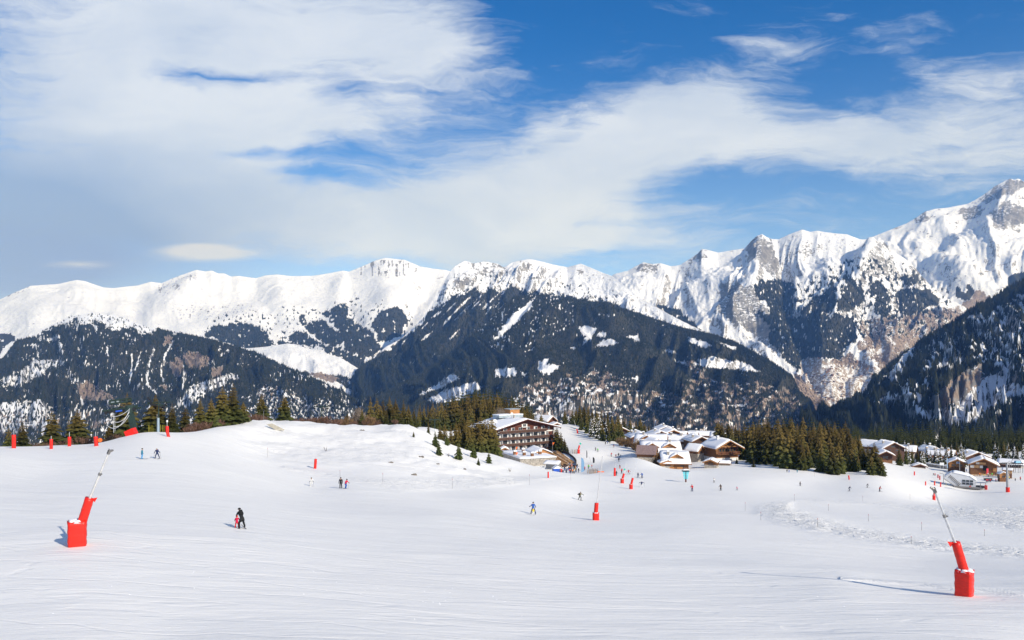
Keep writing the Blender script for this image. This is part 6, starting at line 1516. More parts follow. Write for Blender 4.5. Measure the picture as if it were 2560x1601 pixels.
# restaurant terrace furniture
rg = random.Random(8)
TABLE = MB().box((0, 0, .74), (1.8, .8, .06)).box((0, -.75, .45), (1.8, .28, .05)).box((0, .75, .45), (1.8, .28, .05)).bar((-.7, -.5, 0), (-.7, .3, .72), .05).bar((-.7, .5, 0), (-.7, -.3, .72), .05).bar((.7, -.5, 0), (.7, .3, .72), .05).bar((.7, .5, 0), (.7, -.3, .72), .05).mesh('picnic_table', M_WOODL)
for i in range(9):
    o = link_mesh('picnic_table', TABLE, loc=at_y(2432 + i * 8, 364 + rg.uniform(-3, 3))); o.rotation_euler = (0, 0, rg.uniform(-.3, .3)); tag(o, 'picnic table on the terrace before the large restaurant', 'table', 'tables before the large restaurant')
for px, lb, c in [(2449, 'person in orange on the terrace of the large restaurant', 'orange'), (2480, 'person in light green on the terrace of the large restaurant', 'green'), (2470, 'person in white on the terrace of the large restaurant', 'white'), (2489, 'person in black at the right end of the terrace of the large restaurant', 'black')]:
    person(px, 1182, 8, 0, 'stand', c, 'grey', lb, gear=None, Y=361, size=1.0)

# ---------------------------------------------------------------- the hotel
HX, HY = 1311.0, 352.0
TH = math.radians(34)
hz0 = -44.1
H = empty('hotel', ((HX - CX) / F * HY, HY, hz0), TH, 'five storey brown and white hotel with long balconies under a snowy gable roof', 'hotel')
HWd, HD = 32.6, 20.0; EAV, APX = 10.2, 14.1
x0, x1 = -HWd / 2, HWd / 2
MB().box((0, HD / 2, 1.0), (HWd, HD, 4.0)).build('ground_floor_wall', M_STONE, H)
MB().box((0, HD / 2, 5.9), (HWd - .04, HD - .04, 5.8)).build('wall', M_WHITE, H)
MB().prism([(x0, 8.8), (x1, 8.8), (x1, EAV), (0, APX - .05), (x0, EAV)], 'y', .0, HD).build('timber_gable', M_WOODR, H)
nb = 8; pitch = HWd / nb
fl = [3.1, 5.9, 8.75]
for fi, z in enumerate([0.3] + fl):
    lo, hi = 0, nb
    for i in range(nb):
        x = x0 + pitch * (i + .5)
        if fi == 3 and (i < 1 or i > 6): 
            window(H, (x + (.9 if i < 1 else -.9), -.04, z + 1.0), .8, 1.1, fm=M_WHITE); continue
        if fi < 3 and i == nb - 1:
            MB().box((x, -.03, z + 1.3), (pitch * .8, .08, 2.1)).build('recess', M_WOODR, H); continue
        window(H, (x - .1, -.05, z + (1.55 if fi == 0 else 1.5 if fi < 3 else 1.35)), 2.0 if fi < 3 else 1.7, 1.5 if fi < 3 else 1.25, fm=M_WHITE if fi == 3 else M_WOODD, curtain=rnd.choice([.0, .2, .3, .35]))
        if fi < 3:
            MB().box((x + pitch * .5, -.55, z + 1.35), (.14, 1.1, 2.5)).build('partition', M_WHITE, H)
for z, a, b in [(3.1, 0.0, 1.0), (5.9, 0.0, 1.0), (8.75, .07, .84), (.35, .52, 1.02)]:
    L = HWd * (b - a); c = x0 + HWd * (a + b) / 2
    bo = MB().box((c, -.75, z - .06), (L, 1.5, .2)).build('balcony', M_WOODD, H)
    for i in range(int(L / 1.27)):
        MB().box((c - L / 2 + (i + .5) * L / int(L / 1.27), -1.5, z + .46), (L / int(L / 1.27) - .05, .1, .95)).build('parapet_panel', M_WOODD, bo)
    MB().box((c, -1.5, z + .98), (L + .1, .2, .09)).build('handrail', M_WOODM, bo)
    MB().box((c, -1.5, z + 1.05), (L, .18, .06)).build('rail_cap', M_GREY, bo)
    rr2 = random.Random(int(z * 10))
    for i in range(int(L / 6)):
        xx = c - L / 2 + rr2.uniform(.5, L - .5)
        o = MB().box((0, 0, .25), (.5, .5, .08)).box((0, .22, .55), (.5, .07, .55)).bar((-.2, -.2, 0), (-.2, -.2, .25), .03).bar((.2, -.2, 0), (.2, -.2, .25), .03).bar((-.2, .2, 0), (-.2, .2, .25), .03).bar((.2, .2, 0), (.2, .2, .25), .03).build('balcony_chair', M_REDD)
        w_ = Matrix.Rotation(TH, 4, 'Z') @ Vector((xx, -.75, z + .25)); o.location = Vector(H.location) + w_
        o.rotation_euler = (0, 0, TH); tag(o, 'red chair on a balcony of the hotel', 'chair', 'red chairs on the hotel balconies')
MB().box((x1 - .5, -.9, 4.9), (.5, .3, 8.2)).build('stone_pillar', M_STONE, H)
window(H, (0, -.05, 11.6), 1.5, 1.1, fm=M_WHITE); MB().box((-1.2, -.1, 11.6), (.5, .08, 1.2)).build('shutter', M_WHITE, H); MB().box((1.2, -.1, 11.6), (.5, .08, 1.2)).build('shutter', M_WHITE, H)
MB().box((0, -.35, 10.85), (3.2, .7, .25)).build('window_box', M_WHITE, H)
sl = (APX - EAV) / (HWd / 2); ovh = 2.2; fo = 2.6
rf = MB()
for s in (-1, 1):
    xe = s * (HWd / 2 + ovh); ze = EAV - sl * ovh
    rf.add([(0, -fo, APX), (xe, -fo, ze), (xe, HD + 1, ze), (0, HD + 1, APX), (0, -fo, APX + .35), (xe, -fo, ze + .35), (xe, HD + 1, ze + .35), (0, HD + 1, APX + .35)], [(0, 1, 2, 3), (4, 5, 6, 7), (0, 1, 5, 4), (1, 2, 6, 5), (2, 3, 7, 6), (3, 0, 4, 7)])
RF = rf.build('roof', M_WOODR, H)
for s in (-1, 1):
    xe = s * (HWd / 2 + ovh - .08); ze = EAV - sl * (ovh - .08) + .36
    snow_slab('roof_snow', RF, [(xe, -fo + .08, ze), (xe, HD + .9, ze), (0, HD + .9, APX + .36), (0, -fo + .08, APX + .36)], .42, nx=14, ny=8, seed=4 + s)
MB().box((4.6, 16.5, APX + 1.9), (5.2, 4.6, 3.2)).build('lift_housing', M_WOODO, RF); MB().box((4.6, 16.5, APX + 3.62), (5.9, 5.3, .22)).build('housing_roof', M_MROOF, RF)
MB().box((.3, 13.6, APX + .75), (13, 5.5, 1.1)).build('roof_box', M_MROOF, RF); MB().box((.3, 13.6, APX + 1.45), (13.2, 5.7, .3)).build('box_snow', M_RSNOW, RF)
MB().box((-1.6, 5.8, APX + .9), (.6, .6, 2.0)).build('chimney', M_STONE, RF)
for x, y, z, r in [(-2.4, 6.6, APX + 2.2, .7), (-11.5, 9.5, 12.6, 1.15), (-9.6, 9.5, 12.9, 1.25)]:
    d_ = MB(); n = 14; vs = [(x, y + .12, z)] + [(x + math.cos(6.283 * j / n) * r, y - .25, z + math.sin(6.283 * j / n) * r) for j in range(n)]
    vs += [(x, y + .2, z)] + [(x + math.cos(6.283 * j / n) * r, y - .17, z + math.sin(6.283 * j / n) * r) for j in range(n)]
    d_.add(vs, [(0, 1 + j, 1 + (j + 1) % n) for j in range(n)] + [(n + 1, n + 2 + (j + 1) % n, n + 2 + j) for j in range(n)] + [(1 + j, n + 2 + j, n + 2 + (j + 1) % n, 1 + (j + 1) % n) for j in range(n)])
    dd_ = d_.build('satellite_dish', M_WHITE, RF, smooth=True); MB().bar((x, y + .15, z), (x, y + .3, z - 2.4), .07).bar((x, y, z), (x, y - .8, z + .1), .03).build('mount', M_STEEL, dd_)

# low annexe with flat snowy roofs and little wooden vents
A_ = empty('annexe', at_y(1318, 322), math.radians(20), 'low hotel annexe with flat snowy roofs and small wooden roof vents', 'building')
az = float(A_.location.z)
MB().box((0, 0, 1.0), (15, 24, 4.0)).build('wall', M_STONE, A_); snow_slab('roof_snow', A_, [(-7.8, -12.4, 3.0), (7.8, -12.4, 3.0), (7.8, 12, 3.0), (-7.8, 12, 3.0)], .5, nx=12, ny=12)
MB().prism([(2.6, 3.0), (10.0, 3.0), (10.0, 3.4), (6.3, 4.9), (2.6, 3.4)], 'y', -1, 9).build('upper_storey', M_WOODO, A_)
for s in (-1, 1): snow_slab('roof_snow', A_, [(6.3 + s * 4.3, -1.6, 3.3), (6.3 + s * 4.3, 9.6, 3.3), (6.3, 9.6, 5.05), (6.3, -1.6, 5.05)], .45, seed=s + 2)
for x, y in [(-6.3, -2.5), (-3.6, -6.0), (-.6, 2.9), (3.4, -5.3), (-1.6, -9.6)]:
    v = MB().box((x, y, 3.9), (1.05, 1.05, 1.7)).build('roof_vent', M_WOODM, A_); MB().box((x, y, 4.85), (1.4, 1.4, .2)).box((x, y, 5.1), (1.2, 1.2, .35), taper=.8).build('vent_snow', M_RSNOW, v)
chalet(1262, 1117.5, 336, 3.2, 3, 2.6, .8, 10, 'small brown hut under snow at the left foot of the hotel', wall=M_WOODO, base=M_WHITE, snow=.6, ov=.4, fo=.5, wins=1)
for px, Y, z, lb in [(1289.5, 318, 4.6, 'orange pennant flying over the annexe roof, upper left one'), (1290, 312, 3.2, 'orange pennant low on the annexe roof, lower left one'), (1381.5, 340, 3.4, 'orange pennant by the stone corner of the hotel')]:
    p = at_y(px, Y); e = empty('pennant', p, 0, lb, 'flag', 'orange pennants around the hotel')
    MB().bar((0, 0, -.3), (0, 0, z + 2.2), .04).build('pole', M_ALU, e)
    MB().add([(0, -.04, z + 1.9), (.85, -.04, z + 1.9), (.1, -.04, z + .7), (0, .02, z + 1.9), (.85, .02, z + 1.9), (.1, .02, z + .7)], [(0, 1, 2), (3, 5, 4), (0, 1, 4, 3), (1, 2, 5, 4), (2, 0, 3, 5)]).build('cloth', M_ORG, e)
# sun terrace
DX = lambda px, Y: (px - CX) / F * Y
dk = MB(); zd = -43.9
c4 = [(DX(a_, b_), b_) for a_, b_ in [(1368, 350), (1396, 351), (1420, 334), (1441, 313), (1437, 305), (1402, 304), (1366, 312), (1357, 331)]]
dk.prism([(x, y) for x, y in c4], 'z', -45.5, zd); dko = dk.build('terrace_deck', M_WOODD); tag(dko, 'dark timber deck of the sun terrace in front of the hotel', 'deck')
LOUNGE = MB().box((0, 0, .42), (1.5, .75, .07)).box((0, .45, .62), (1.5, .08, .5)).bar((-.6, -.3, 0), (-.6, -.3, .42), .04).bar((.6, -.3, 0), (.6, -.3, .42), .04).bar((-.6, .3, 0), (-.6, .3, .42), .04).bar((.6, .3, 0), (.6, .3, .42), .04).mesh('terrace_bench', M_WOODL)
TRO = MB().bar((0, 0, 0), (0, 0, .7), .06).bar((0, 0, .7), (0, 0, .76), .5, n=10).mesh('terrace_table', M_WOODL)
rg = random.Random(12); nb_ = 0
for r in range(9):
    for c in range(16):
        u = (c + .5) / 16; v = (r + .5) / 9
        A1 = Vector((DX(1395, 350), 350)); A2 = Vector((DX(1438, 312), 312)); B1 = Vector((DX(1362, 331), 331)); B2 = Vector((DX(1402, 306), 306))
        q_ = A1.lerp(A2, u).lerp(B1.lerp(B2, u), v); Y = q_.y; px = q_.x / Y * F + CX
        if r in (3, 6): continue
        p = Vector((DX(px, Y), Y, zd)); even = (r % 3 == 1)
        o = link_mesh('terrace_table' if even else 'terrace_bench', TRO if even else LOUNGE, loc=p + Vector((rg.uniform(-.15, .15), rg.uniform(-.15, .15), 0)))
        o.rotation_euler = (0, 0, math.radians(-52 + rg.uniform(-8, 8)) + (0 if r % 2 else math.pi)); 
        if even: tag(o, 'round pale table in the rows on the sun terrace', 'table', 'tables on the sun terrace')
        else: tag(o, 'pale wooden bench in the rows on the sun terrace', 'bench', 'benches on the sun terrace')
fence = empty('terrace_fence', (0, 0, 0), 0, 'dark curved windbreak along the right side of the sun terrace', 'fence')
pts = [(1396, 352), (1404, 346), (1413, 340), (1422, 334), (1431, 326), (1438, 318), (1441, 312), (1440, 305)]
for (a, ya), (b, yb) in zip(pts[:-1], pts[1:]):
    A, B = Vector((DX(a, ya), ya, zd)), Vector((DX(b, yb), yb, zd)); n = 4
    for k in range(n):
        p, q = A.lerp(B, k / n), A.lerp(B, (k + .94) / n); m_ = (p + q) / 2; dv = q - p
        MB().box((m_.x, m_.y, zd + .75), (dv.length, .12, 1.5), rz=math.atan2(dv.y, dv.x)).build('panel', M_DARK if k % 2 else M_WOODD, fence)
# blue tent, snowy lean-to and heap of loungers beside it
T = empty('tent', at_y(1392, 291), math.radians(12), 'blue sided tent with a snow white roof at the end of the terrace', 'tent')
MB().box((0, 0, .7), (2.9, 2.4, 2.0)).build('side_cloth', M_BLUE, T); MB().prism([(-1.65, 1.65), (1.65, 1.65), (0, 2.75)], 'y', -1.4, 1.4).build('roof_cloth', M_RSNOW, T)
S = empty('shelter', at_y(1380, 300), math.radians(-20), 'open shelter buried under rounded snow left of the blue tent', 'shelter')
for x in (-2.6, -1.3, 0, 1.3, 2.6): MB().bar((x, -1.3, 0), (x, -1.3, 2.1), .06).build('post', M_STEEL, S)
snow_slab('roof_snow', S, [(-3.0, -1.7, 2.1), (3.0, -1.7, 2.1), (3.0, 1.7, 2.7), (-3.0, 1.7, 2.7)], .5)
MB().box((0, 1.5, 1.2), (5.8, .12, 2.4)).build('back_wall', M_GREY, S)
for i in range(14):
    p = at_y(1336 + i * 1.9, 292 + (i % 3) * 4); o = MB().box((0, 0, .35), (.55, 1.6, .08), R=Matrix.Rotation(.3, 3, 'X')).bar((-.2, -.5, 0), (-.2, -.5, .3), .03).bar((.2, -.5, 0), (.2, -.5, .3), .03).box((0, .8, .8), (.55, .1, .7)).build('lounger', M_WHP, loc=p)
    o.rotation_euler = (0, 0, rg.uniform(-.4, .4)); tag(o, 'white lounger in the shaded yard below the annexe', 'lounger', 'white loungers below the annexe')
# feather flags
def feather(px, py, top, m, label, near=None, Y=None, w=.8):
    g = Px(px, py, near, Y); h = (g.py - top) * g.k; e = empty('feather_flag', g.p, 0, label, 'flag', 'feather flags beside the piste')
    MB().bar((0, 0, -.2), (0, 0, h), .035, .02).build('pole', M_ALU, e)
    pr = [(0, .15 * h), (w, .22 * h), (w * 1.05, .7 * h), (w * .7, .92 * h), (0, h)]
    MB().prism([(x, z) for x, z in pr], 'y', -.02, .02).build('cloth', m, e)
feather(1453, 1179.5, 1144, M_SKYB, 'tall blue feather flag right of the crowd', Y=268, w=1.0); feather(1466, 1149, 1126, M_DARK, 'dark feather flag on the piste above the blue one', near=310, w=.35); feather(1482, 1161, 1143, M_DARK, 'dark curved feather flag behind the ski rack', near=290, w=.7)
g = Px(1478, 1159, 290); tag(MB().bar((0, 0, 0), (-.7, 0, 2.6), .04).build('leaning_rod', M_STEEL, loc=g.p), 'thin leaning rod left of the dark curved flag', 'pole')
# ski racks
def rack(px, Y, n, L, label, ncol=3):
    e = empty('ski_rack', at_y(px, Y), math.radians(-8), label, 'ski rack')
    MB().bar((-L / 2, 0, 1.0), (L / 2, 0, 1.0), .05).bar((-L / 2, 0, 0), (-L / 2, 0, 1.0), .05).bar((L / 2, 0, 0), (L / 2, 0, 1.0), .05).build('frame', M_STEEL, e)
    rq = random.Random(int(px)); cs = [M_DARK, M_WOODL, M_STEEL, M_WHP, M_GREY, M_WOODM]
    for i in range(n):
        x = -L / 2 + L * (i + .5) / n; y = rq.choice([-.2, .25, -.9])
        MB().bar((x, y, -.05), (x + rq.uniform(-.15, .15), y * .3, rq.uniform(1.45, 1.8)), .055, .04, 4).build('ski', rq.choice(cs), e)
rack(1482, 262, 34, 3.6, 'crowded ski rack left of the orange net')
rack(1434, 338, 16, 2.6, 'ski rack below the hotel spruces')
rack(1425, 300, 14, 2.2, 'ski rack outside the curved terrace fence')
e = empty('safety_net', at_y(1502, 258), 0, 'short orange safety net right of the ski rack', 'net')
for i in range(3): MB().box((-.7 + i * .7, 0, .35), (.66, .06, .3), R=Matrix.Rotation(-.1 + .1 * i, 3, 'Y')).build('net_panel', M_ORG, e)
MB().bar((-1, 0, -.2), (-1, 0, .6), .03).bar((1, 0, -.2), (1, 0, .6), .03).build('stakes', M_ORG, e)

# teal board under a snow cap
B = Px(1714.5, 1201, None, 226)
e = empty('piste_map_board', B.p, math.radians(4), 'teal tapering board with a dark centre post and a snow cap on the piste edge', 'sign')
MB().prism([(-.55, .95), (.55, .95), (.92, 3.1), (-.92, 3.1)], 'y', -.12, -.02).build('panel', M_TEAL, e)
for a, b in [((-.58, .9), (-.95, 3.1)), ((.58, .9), (.95, 3.1))]: MB().bar((a[0], -.08, a[1]), (b[0], -.08, b[1]), .035).build('edge_strip', M_WHP, e)
MB().box((0, -.18, 2.0), (.12, .1, 2.3)).build('centre_post', M_DARK, e); MB().box((0, 0, .4), (.36, .3, 1.1)).build('foot', M_WOODR, e)
MB().prism([(-1.2, 3.12), (1.2, 3.12), (.7, 3.42), (-.7, 3.42)], 'y', -.45, .45).build('roof', M_DARK, e); MB().prism([(-1.05, 3.43), (1.05, 3.43), (.5, 3.72), (-.5, 3.72)], 'y', -.4, .4).build('snow_cap', M_RSNOW, e)
for k in range(4): MB().box((0, -.135, 1.3 + k * .45), (1.2 + k * .14, .02, .05)).build('seam', M_WHP, e)

# ---------------------------------------------------------------- left lift terminal on the crest
g = Px(335, 1088, None, 171)
e = empty('lift_terminal', g.p, 0, 'dark green lift end station on a leaning green mast with a red pad', 'lift terminal')
MB().box(g(331.5, 1059), (.95, 1.2, 6.0), R=Matrix.Rotation(-.22, 3, 'Y')).build('mast', M_GREENP, e)
o = MB().box(g(336, 1080, -1.5), (2.0, 1.6, 1.35), R=Matrix.Rotation(-.42, 3, 'Y')).build('mast_pad', M_RED, e)
MB().box(g(322, 1088), (.7, .7, .7), rz=.3).box(g(327, 1090), (.8, .8, .5), rz=.6).build('foot_bolts', M_DARK, e)
R2 = Matrix.Rotation(-.14, 3, 'Y')
MB().box(g(301, 1022, 0), (7.6, .35, .35), R=R2).box(g(301, 1027, 1.4), (7.8, .35, .35), R=R2).box(g(290, 1028, .7), (5.0, 1.4, .5), R=R2).build('main_beam', M_GREENP, e)
for k in range(7): MB().bar(g(262 + k * 11, 1030.5 - k * 1.6, 0), g(267 + k * 11, 1023 - k * 1.4, 1.4), .08).build('cross_strut', M_GREENP, e)
cg = MB()
for (a, b), (c, d) in [((277, 1002), (319, 998)), ((277, 1010), (319, 1005)), ((277, 1002), (277, 1010)), ((319, 998), (319, 1006)), ((291, 1000), (291, 1008)), ((303, 999), (303, 1007))]:
    for yy in (-.4, 1.6): cg.bar(g(a, b, yy), g(c, d, yy), .19, n=5)
cg.bar(g(277, 1006, -.4), g(277, 1006, 1.6), .1).bar(g(319, 1002, -.4), g(319, 1002, 1.6), .1); cg.build('maintenance_cage', M_GREENP, e)
MB().box(g(283, 1006, .6), (1.1, 1.8, .55), R=R2).build('cage_cover', M_MROOF, e)
for k in range(8):
    c = g(266 + k * 10, 1032 - k * 1.3, -.3); MB().bar(c, c + Vector((0, .22, 0)), .34, n=12).build('guide_wheel', M_DARK, e)
MB().bar(g(323, 1014, .5), g(323, 1030, .5), 1.1, n=12).build('drive_housing', M_GREENP, e)
MB().box(g(300, 1027.5, -.5), (1.4, .12, .3), R=R2).build('blue_plate', M_BLUE, e)
MB().bar(g(327, 1025, 0), g(346, 1022, 0), .12).bar(g(334, 1030, 0), g(342, 1019, 0), .12).build('jib', M_GREENP, e)
def cable(name, a, b, sag, r, m, parent, n=10):
    a = Vector(a); b = Vector(b); pts = [a.lerp(b, i / n) - Vector((0, 0, sag * 4 * (i / n) * (1 - i / n))) for i in range(n + 1)]
    return MB().tube(pts, r, 5).build(name, m, parent)
for (a, b), (c, d), s in [((328, 1022), (284, 1041), .5), ((327, 1030), (287, 1053.5), .9), ((326, 1038), (287, 1065), .9), ((327, 1026), (270, 1062), 2.0)]:
    cable('slack_cable', g(a, b, -.6), g(c, d, -.6), s, .05, M_WHP, e)
MB().bar(g(288, 1082, -.6), g(287, 1032, -.6), .05).bar(g(283, 1080, .8), g(282, 1034, .8), .04).build('hanger', M_ALU, e)
# lift pylon with a pale casing behind the crest
g = Px(395.5, 1080, None, 177)
e = empty('lift_pylon', g.p, 0, 'slim lift pylon with pale blue lower casing and black sheave arms', 'pylon')
MB().bar(g(396.5, 1080), g(396.5, 1003), .16, .13, 8).build('mast', M_GREENP, e); MB().bar(g(395.5, 1084), g(395.5, 1045), .30, .26, 10).build('casing', mat('pale_blue_steel', (.28, .36, .42), .5, .1), e)
lb_ = MB()
for k in range(6): lb_.bar(g(392.5, 1038 + k * 8), g(395.5, 1038 + k * 8), .03)
lb_.bar(g(392.6, 1084), g(392.6, 1036), .035).build('ladder', M_ALU, e)
MB().box(g(393, 1012, .2), (4.4, .3, .3), R=Matrix.Rotation(.12, 3, 'Y')).box(g(397, 1006, .2), (5.0, .25, .2)).build('crossarm', M_GREENP, e)
for cx_, cy_, n, ang in [(376, 1001, 4, .9), (384, 1012, 3, .2), (413, 1014, 4, -.8), (406, 1019, 3, .3)]:
    sb_ = MB().box(g(cx_, cy_, -.2), (1.5, .12, .18), R=Matrix.Rotation(ang, 3, 'Y')).build('sheave_beam', M_DARK, e)
    for k in range(n):
        dv = (k - (n - 1) / 2) * .42; c = g(cx_, cy_, -.35) + Vector((dv * math.cos(ang), 0, -dv * math.sin(ang))); MB().bar(c, c + Vector((0, .12, 0)), .21, n=10).build('sheave', M_DARK, sb_)
MB().add([g(405, 1018, 0), g(413, 1001, 0), g(419, 1020, 0), g(405, 1018, .15), g(413, 1001, .15), g(419, 1020, .15)], [(0, 1, 4, 3), (1, 2, 5, 4), (2, 0, 3, 5)]).build('triangle_bracket', M_DARK, e)
# striped fence poles under it
for i, px in enumerate([372, 375, 380, 384, 401, 406, 410, 415]):
    g2 = at_y(px, 178 + (i % 2)); tag(MB().bar((0, 0, -.4), (0, 0, 1.7), .022).build('fence_pole', M_YEL, loc=g2), 'yellow pole of the loose fence around the slim lift pylon', 'pole', 'yellow poles around the lift pylon')
# small pylons further right along the line
for px, base, top, Y, s, lb in [(803, 1060, 1015, 262, 1.0, 'small dark T shaped pylon in the brush on the mound'), (1087, 1088, 1048, 330, 1.0, 'small lift pylon among the young spruces left of the hotel')]:
    g = Px(px, base, None, Y); e = empty('lift_pylon', g.p, 0, lb, 'pylon'); h = (g.py - top) * g.k
    MB().bar((0, 0, -.5), (0, 0, h), .22, .16, 8).build('mast', M_GREENP, e); MB().box((0, 0, h - .3), (4.6, .3, .3)).build('crossarm', M_GREENP, e)
    for s_ in (-1, 1):
        q = MB().box((s_ * 2.1, 0, h - .75), (.16, 1.8, .2)).build('sheave_beam', M_DARK, e)
        for k in range(3): MB().bar((s_ * 2.1 - .1, -.6 + k * .6, h - .9), (s_ * 2.1 + .1, -.6 + k * .6, h - .9), .22, n=10).build('sheave', M_DARK, q)
        MB().bar((s_ * 1.4, 0, h - .3), (s_ * 1.9, 0, h + .8), .07).bar((s_ * 1.9, 0, h + .8), (s_ * 2.3, 0, h - .3), .07).build('lifting_frame', M_GREENP, e)
    MB().bar((0, -.2, .2), (0, -.2, 1.2), .3, n=8).build('white_band', M_WHP, e)
# concrete wedge half buried on the crest
g = Px(688, 1070, None, 206)
tag(MB().add([g(666, 1061, 0), g(680, 1059, 0), g(710, 1074, 0), g(708, 1077, 0), g(692, 1076, -.3), g(675, 1068, 0), g(667, 1061, .4), g(680, 1060, .4), g(710, 1074.5, .4), g(708, 1077, .4), g(692, 1076, .4), g(675, 1068, .4)],
             [(0, 1, 2, 3, 4, 5), (6, 7, 8, 9, 10, 11), (0, 1, 7, 6), (1, 2, 8, 7), (2, 3, 9, 8)]).build('concrete_wedge', M_CONC, loc=g.p), 'sloping tan concrete wall sticking out of the snow on the crest', 'concrete wall')
g = Px(659, 1057, None, 222); e = empty('lamp_post', g.p, 0, 'tiny lamp post on the crest left of the concrete wedge', 'lamp'); MB().bar((0, 0, -.3), (0, 0, 3.0), .05).build('pole', M_STEEL, e); MB().box((0, 0, 3.1), (.5, .3, .4)).build('lamp_head', M_DARK, e)

# ---------------------------------------------------------------- lower lift station on the right
g = Px(2405, 1216, None, 322)
e = empty('lift_station', g.p, math.radians(-29), 'white lift valley station with a slanting snowy hood and dark window panes', 'lift station')
k = g.k
hd = MB(); pr = [(-6.2, 4.0), (-3.4, 6.0), (2.6, 5.0), (5.0, 3.4), (4.6, .2), (-1.6, .2), (-6.4, 3.2)]
hd.prism(pr, 'y', -2.6, 3.0); hd.build('hood', M_WHP, e)
snow_slab('roof_snow', e, [(-6.3, -2.7, 4.1), (-3.4, -2.7, 6.05), (-3.4, 3.1, 6.05), (-6.3, 3.1, 4.1)], .35, nx=4, ny=4); snow_slab('roof_snow', e, [(-3.4, -2.7, 6.05), (2.6, -2.7, 5.05), (2.6, 3.1, 5.05), (-3.4, 3.1, 6.05)], .5, nx=7, ny=4); snow_slab('roof_snow', e, [(2.6, -2.7, 5.05), (5.0, -2.7, 3.45), (5.0, 3.1, 3.45), (2.6, 3.1, 5.05)], .35, nx=4, ny=4)
for i in range(9):
    c = Vector((-4.3 + i * .42, -2.68, 4.5 - i * .38)); MB().box(c, (.3, .1, 1.3), R=Matrix.Rotation(.72, 3, 'Y')).build('vent_slat', M_STEEL, e)
for r in range(2):
    for c in range(3): MB().box((.6 + c * 1.35, -2.66, 3.1 - r * 1.05), (1.1, .1, .8)).build('pane', M_GLASS, e)
MB().box((2.0, -2.4, .6), (9.6, 3.2, .5)).bar((-6.5, -2.8, 3.5), (-1.2, -2.8, -.2), .16).bar((4.5, -2.6, 2.6), (8.2, -2.6, 2.8), .1).bar((8.2, -2.6, 2.8), (8.2, -2.6, .3), .1).bar((6.4, -2.6, 2.7), (6.4, -2.6, .3), .1).build('steel_frame', M_STEEL, e)
MB().bar((6.2, 0, .4), (6.2, 0, 1.1), 1.9, n=16).build('bull_wheel', M_DARK, e)
for x in (-1.0, 2.2, 5.4): MB().bar((x, -2, -2.5), (x, -2, .5), .22).build('support', M_GREY, e)
MB().bar((-6.6, 2.5, -3.5), (-6.6, 2.5, 4.6), .08).bar((-6.6, 2.5, 4.6), (-8.0, 2.5, 4.8), .08).build('gantry_pole', M_STEEL, e)
tag(MB().prism([(-9, -1.6), (-7, .3), (0, -.4), (0, -1.6)], 'y', -3, 2).build('snow_pit_wall', M_RSNOW, loc=g.p + Vector((-3, -9, -1.2))), 'snow bank in the shade left of the lift station', 'snow bank')
for a, b_, lb in [(2365, 1217, 'yellow slalom stake left of the station, first one'), (2399, 1217, 'yellow slalom stake before the station, second one'), (2412, 1216, 'yellow slalom stake under the station, third one'), (2338, 1213, 'yellow stake by the snow pit rim')]:
    tag(MB().bar((0, 0, -.2), (0, 0, 2.0), .05).build('slalom_stake', M_YEL, loc=hit(a, b_, 330)), lb, 'stake')
# chair with riders
g = Px(2471, 1209, None, 335)
e = empty('lift_chair', g.p + Vector((0, 0, .9)), 0, 'lift chair carrying riders just right of the valley station', 'lift chair')
MB().box((0, 0, .3), (3.6, .6, .12)).build('seat', M_DARK, e); MB().box((0, .32, .75), (3.6, .1, .7)).build('backrest', M_DARK, e); MB().tube([(-1.9, 0, .3), (-1.9, 0, 1.7), (1.9, 0, 1.7), (1.9, 0, .3)], .05).bar((0, .1, 1.7), (0, .3, 4.6), .07).build('frame', M_STEEL, e)
for i, (jk) in enumerate(['red', 'crimson', 'navy', 'red']):
    person(2466 + i * 3.4, 1208, 8, 5, 'stand', jk, 'black', ['rider in red at the left end of the lift chair', 'second rider from the left on the lift chair', 'rider in blue on the lift chair', 'rider in red at the right end of the lift chair'][i], Y=334.6, size=.9, gear=None, offs=(0, 0, .35))
# steel pylon
g = Px(2519.5, 1230, None, 300)
e = empty('lift_pylon', g.p, 0, 'tall grey steel lift pylon with a red pad at its foot, near the right edge', 'pylon')
MB().bar(g(2519.5, 1229), g(2517, 1158), .50, .34, 12).build('mast', M_GREY, e); sleeve(g(2519.6, 1233), g(2519.4, 1218.5), .68, M_RED, e, 'foot_pad', seed=4)
MB().box(g(2518, 1158, .4), (3.4, .35, .35)).bar(g(2516, 1158), g(2526, 1153, .3), .1).bar(g(2526, 1153, .3), g(2531, 1166, .3), .1).build('crossarm', M_GREY, e)
for k in range(5): MB().bar(g(2499 + k * 4, 1159.5, -.3), g(2499 + k * 4, 1159.5, 0), .22, n=8).build('sheave', M_DARK, e)
MB().box(g(2508, 1158.2, 0), (2.9, .2, .2)).build('sheave_beam', M_STEEL, e)
for s, n_ in ((-.5, 1), (.6, 2)): MB().bar(g(2519 + s * 4, 1162, -.5), g(2520 + s * 4, 1222, -.55), .035).build('ladder_rail', M_ALU, e)
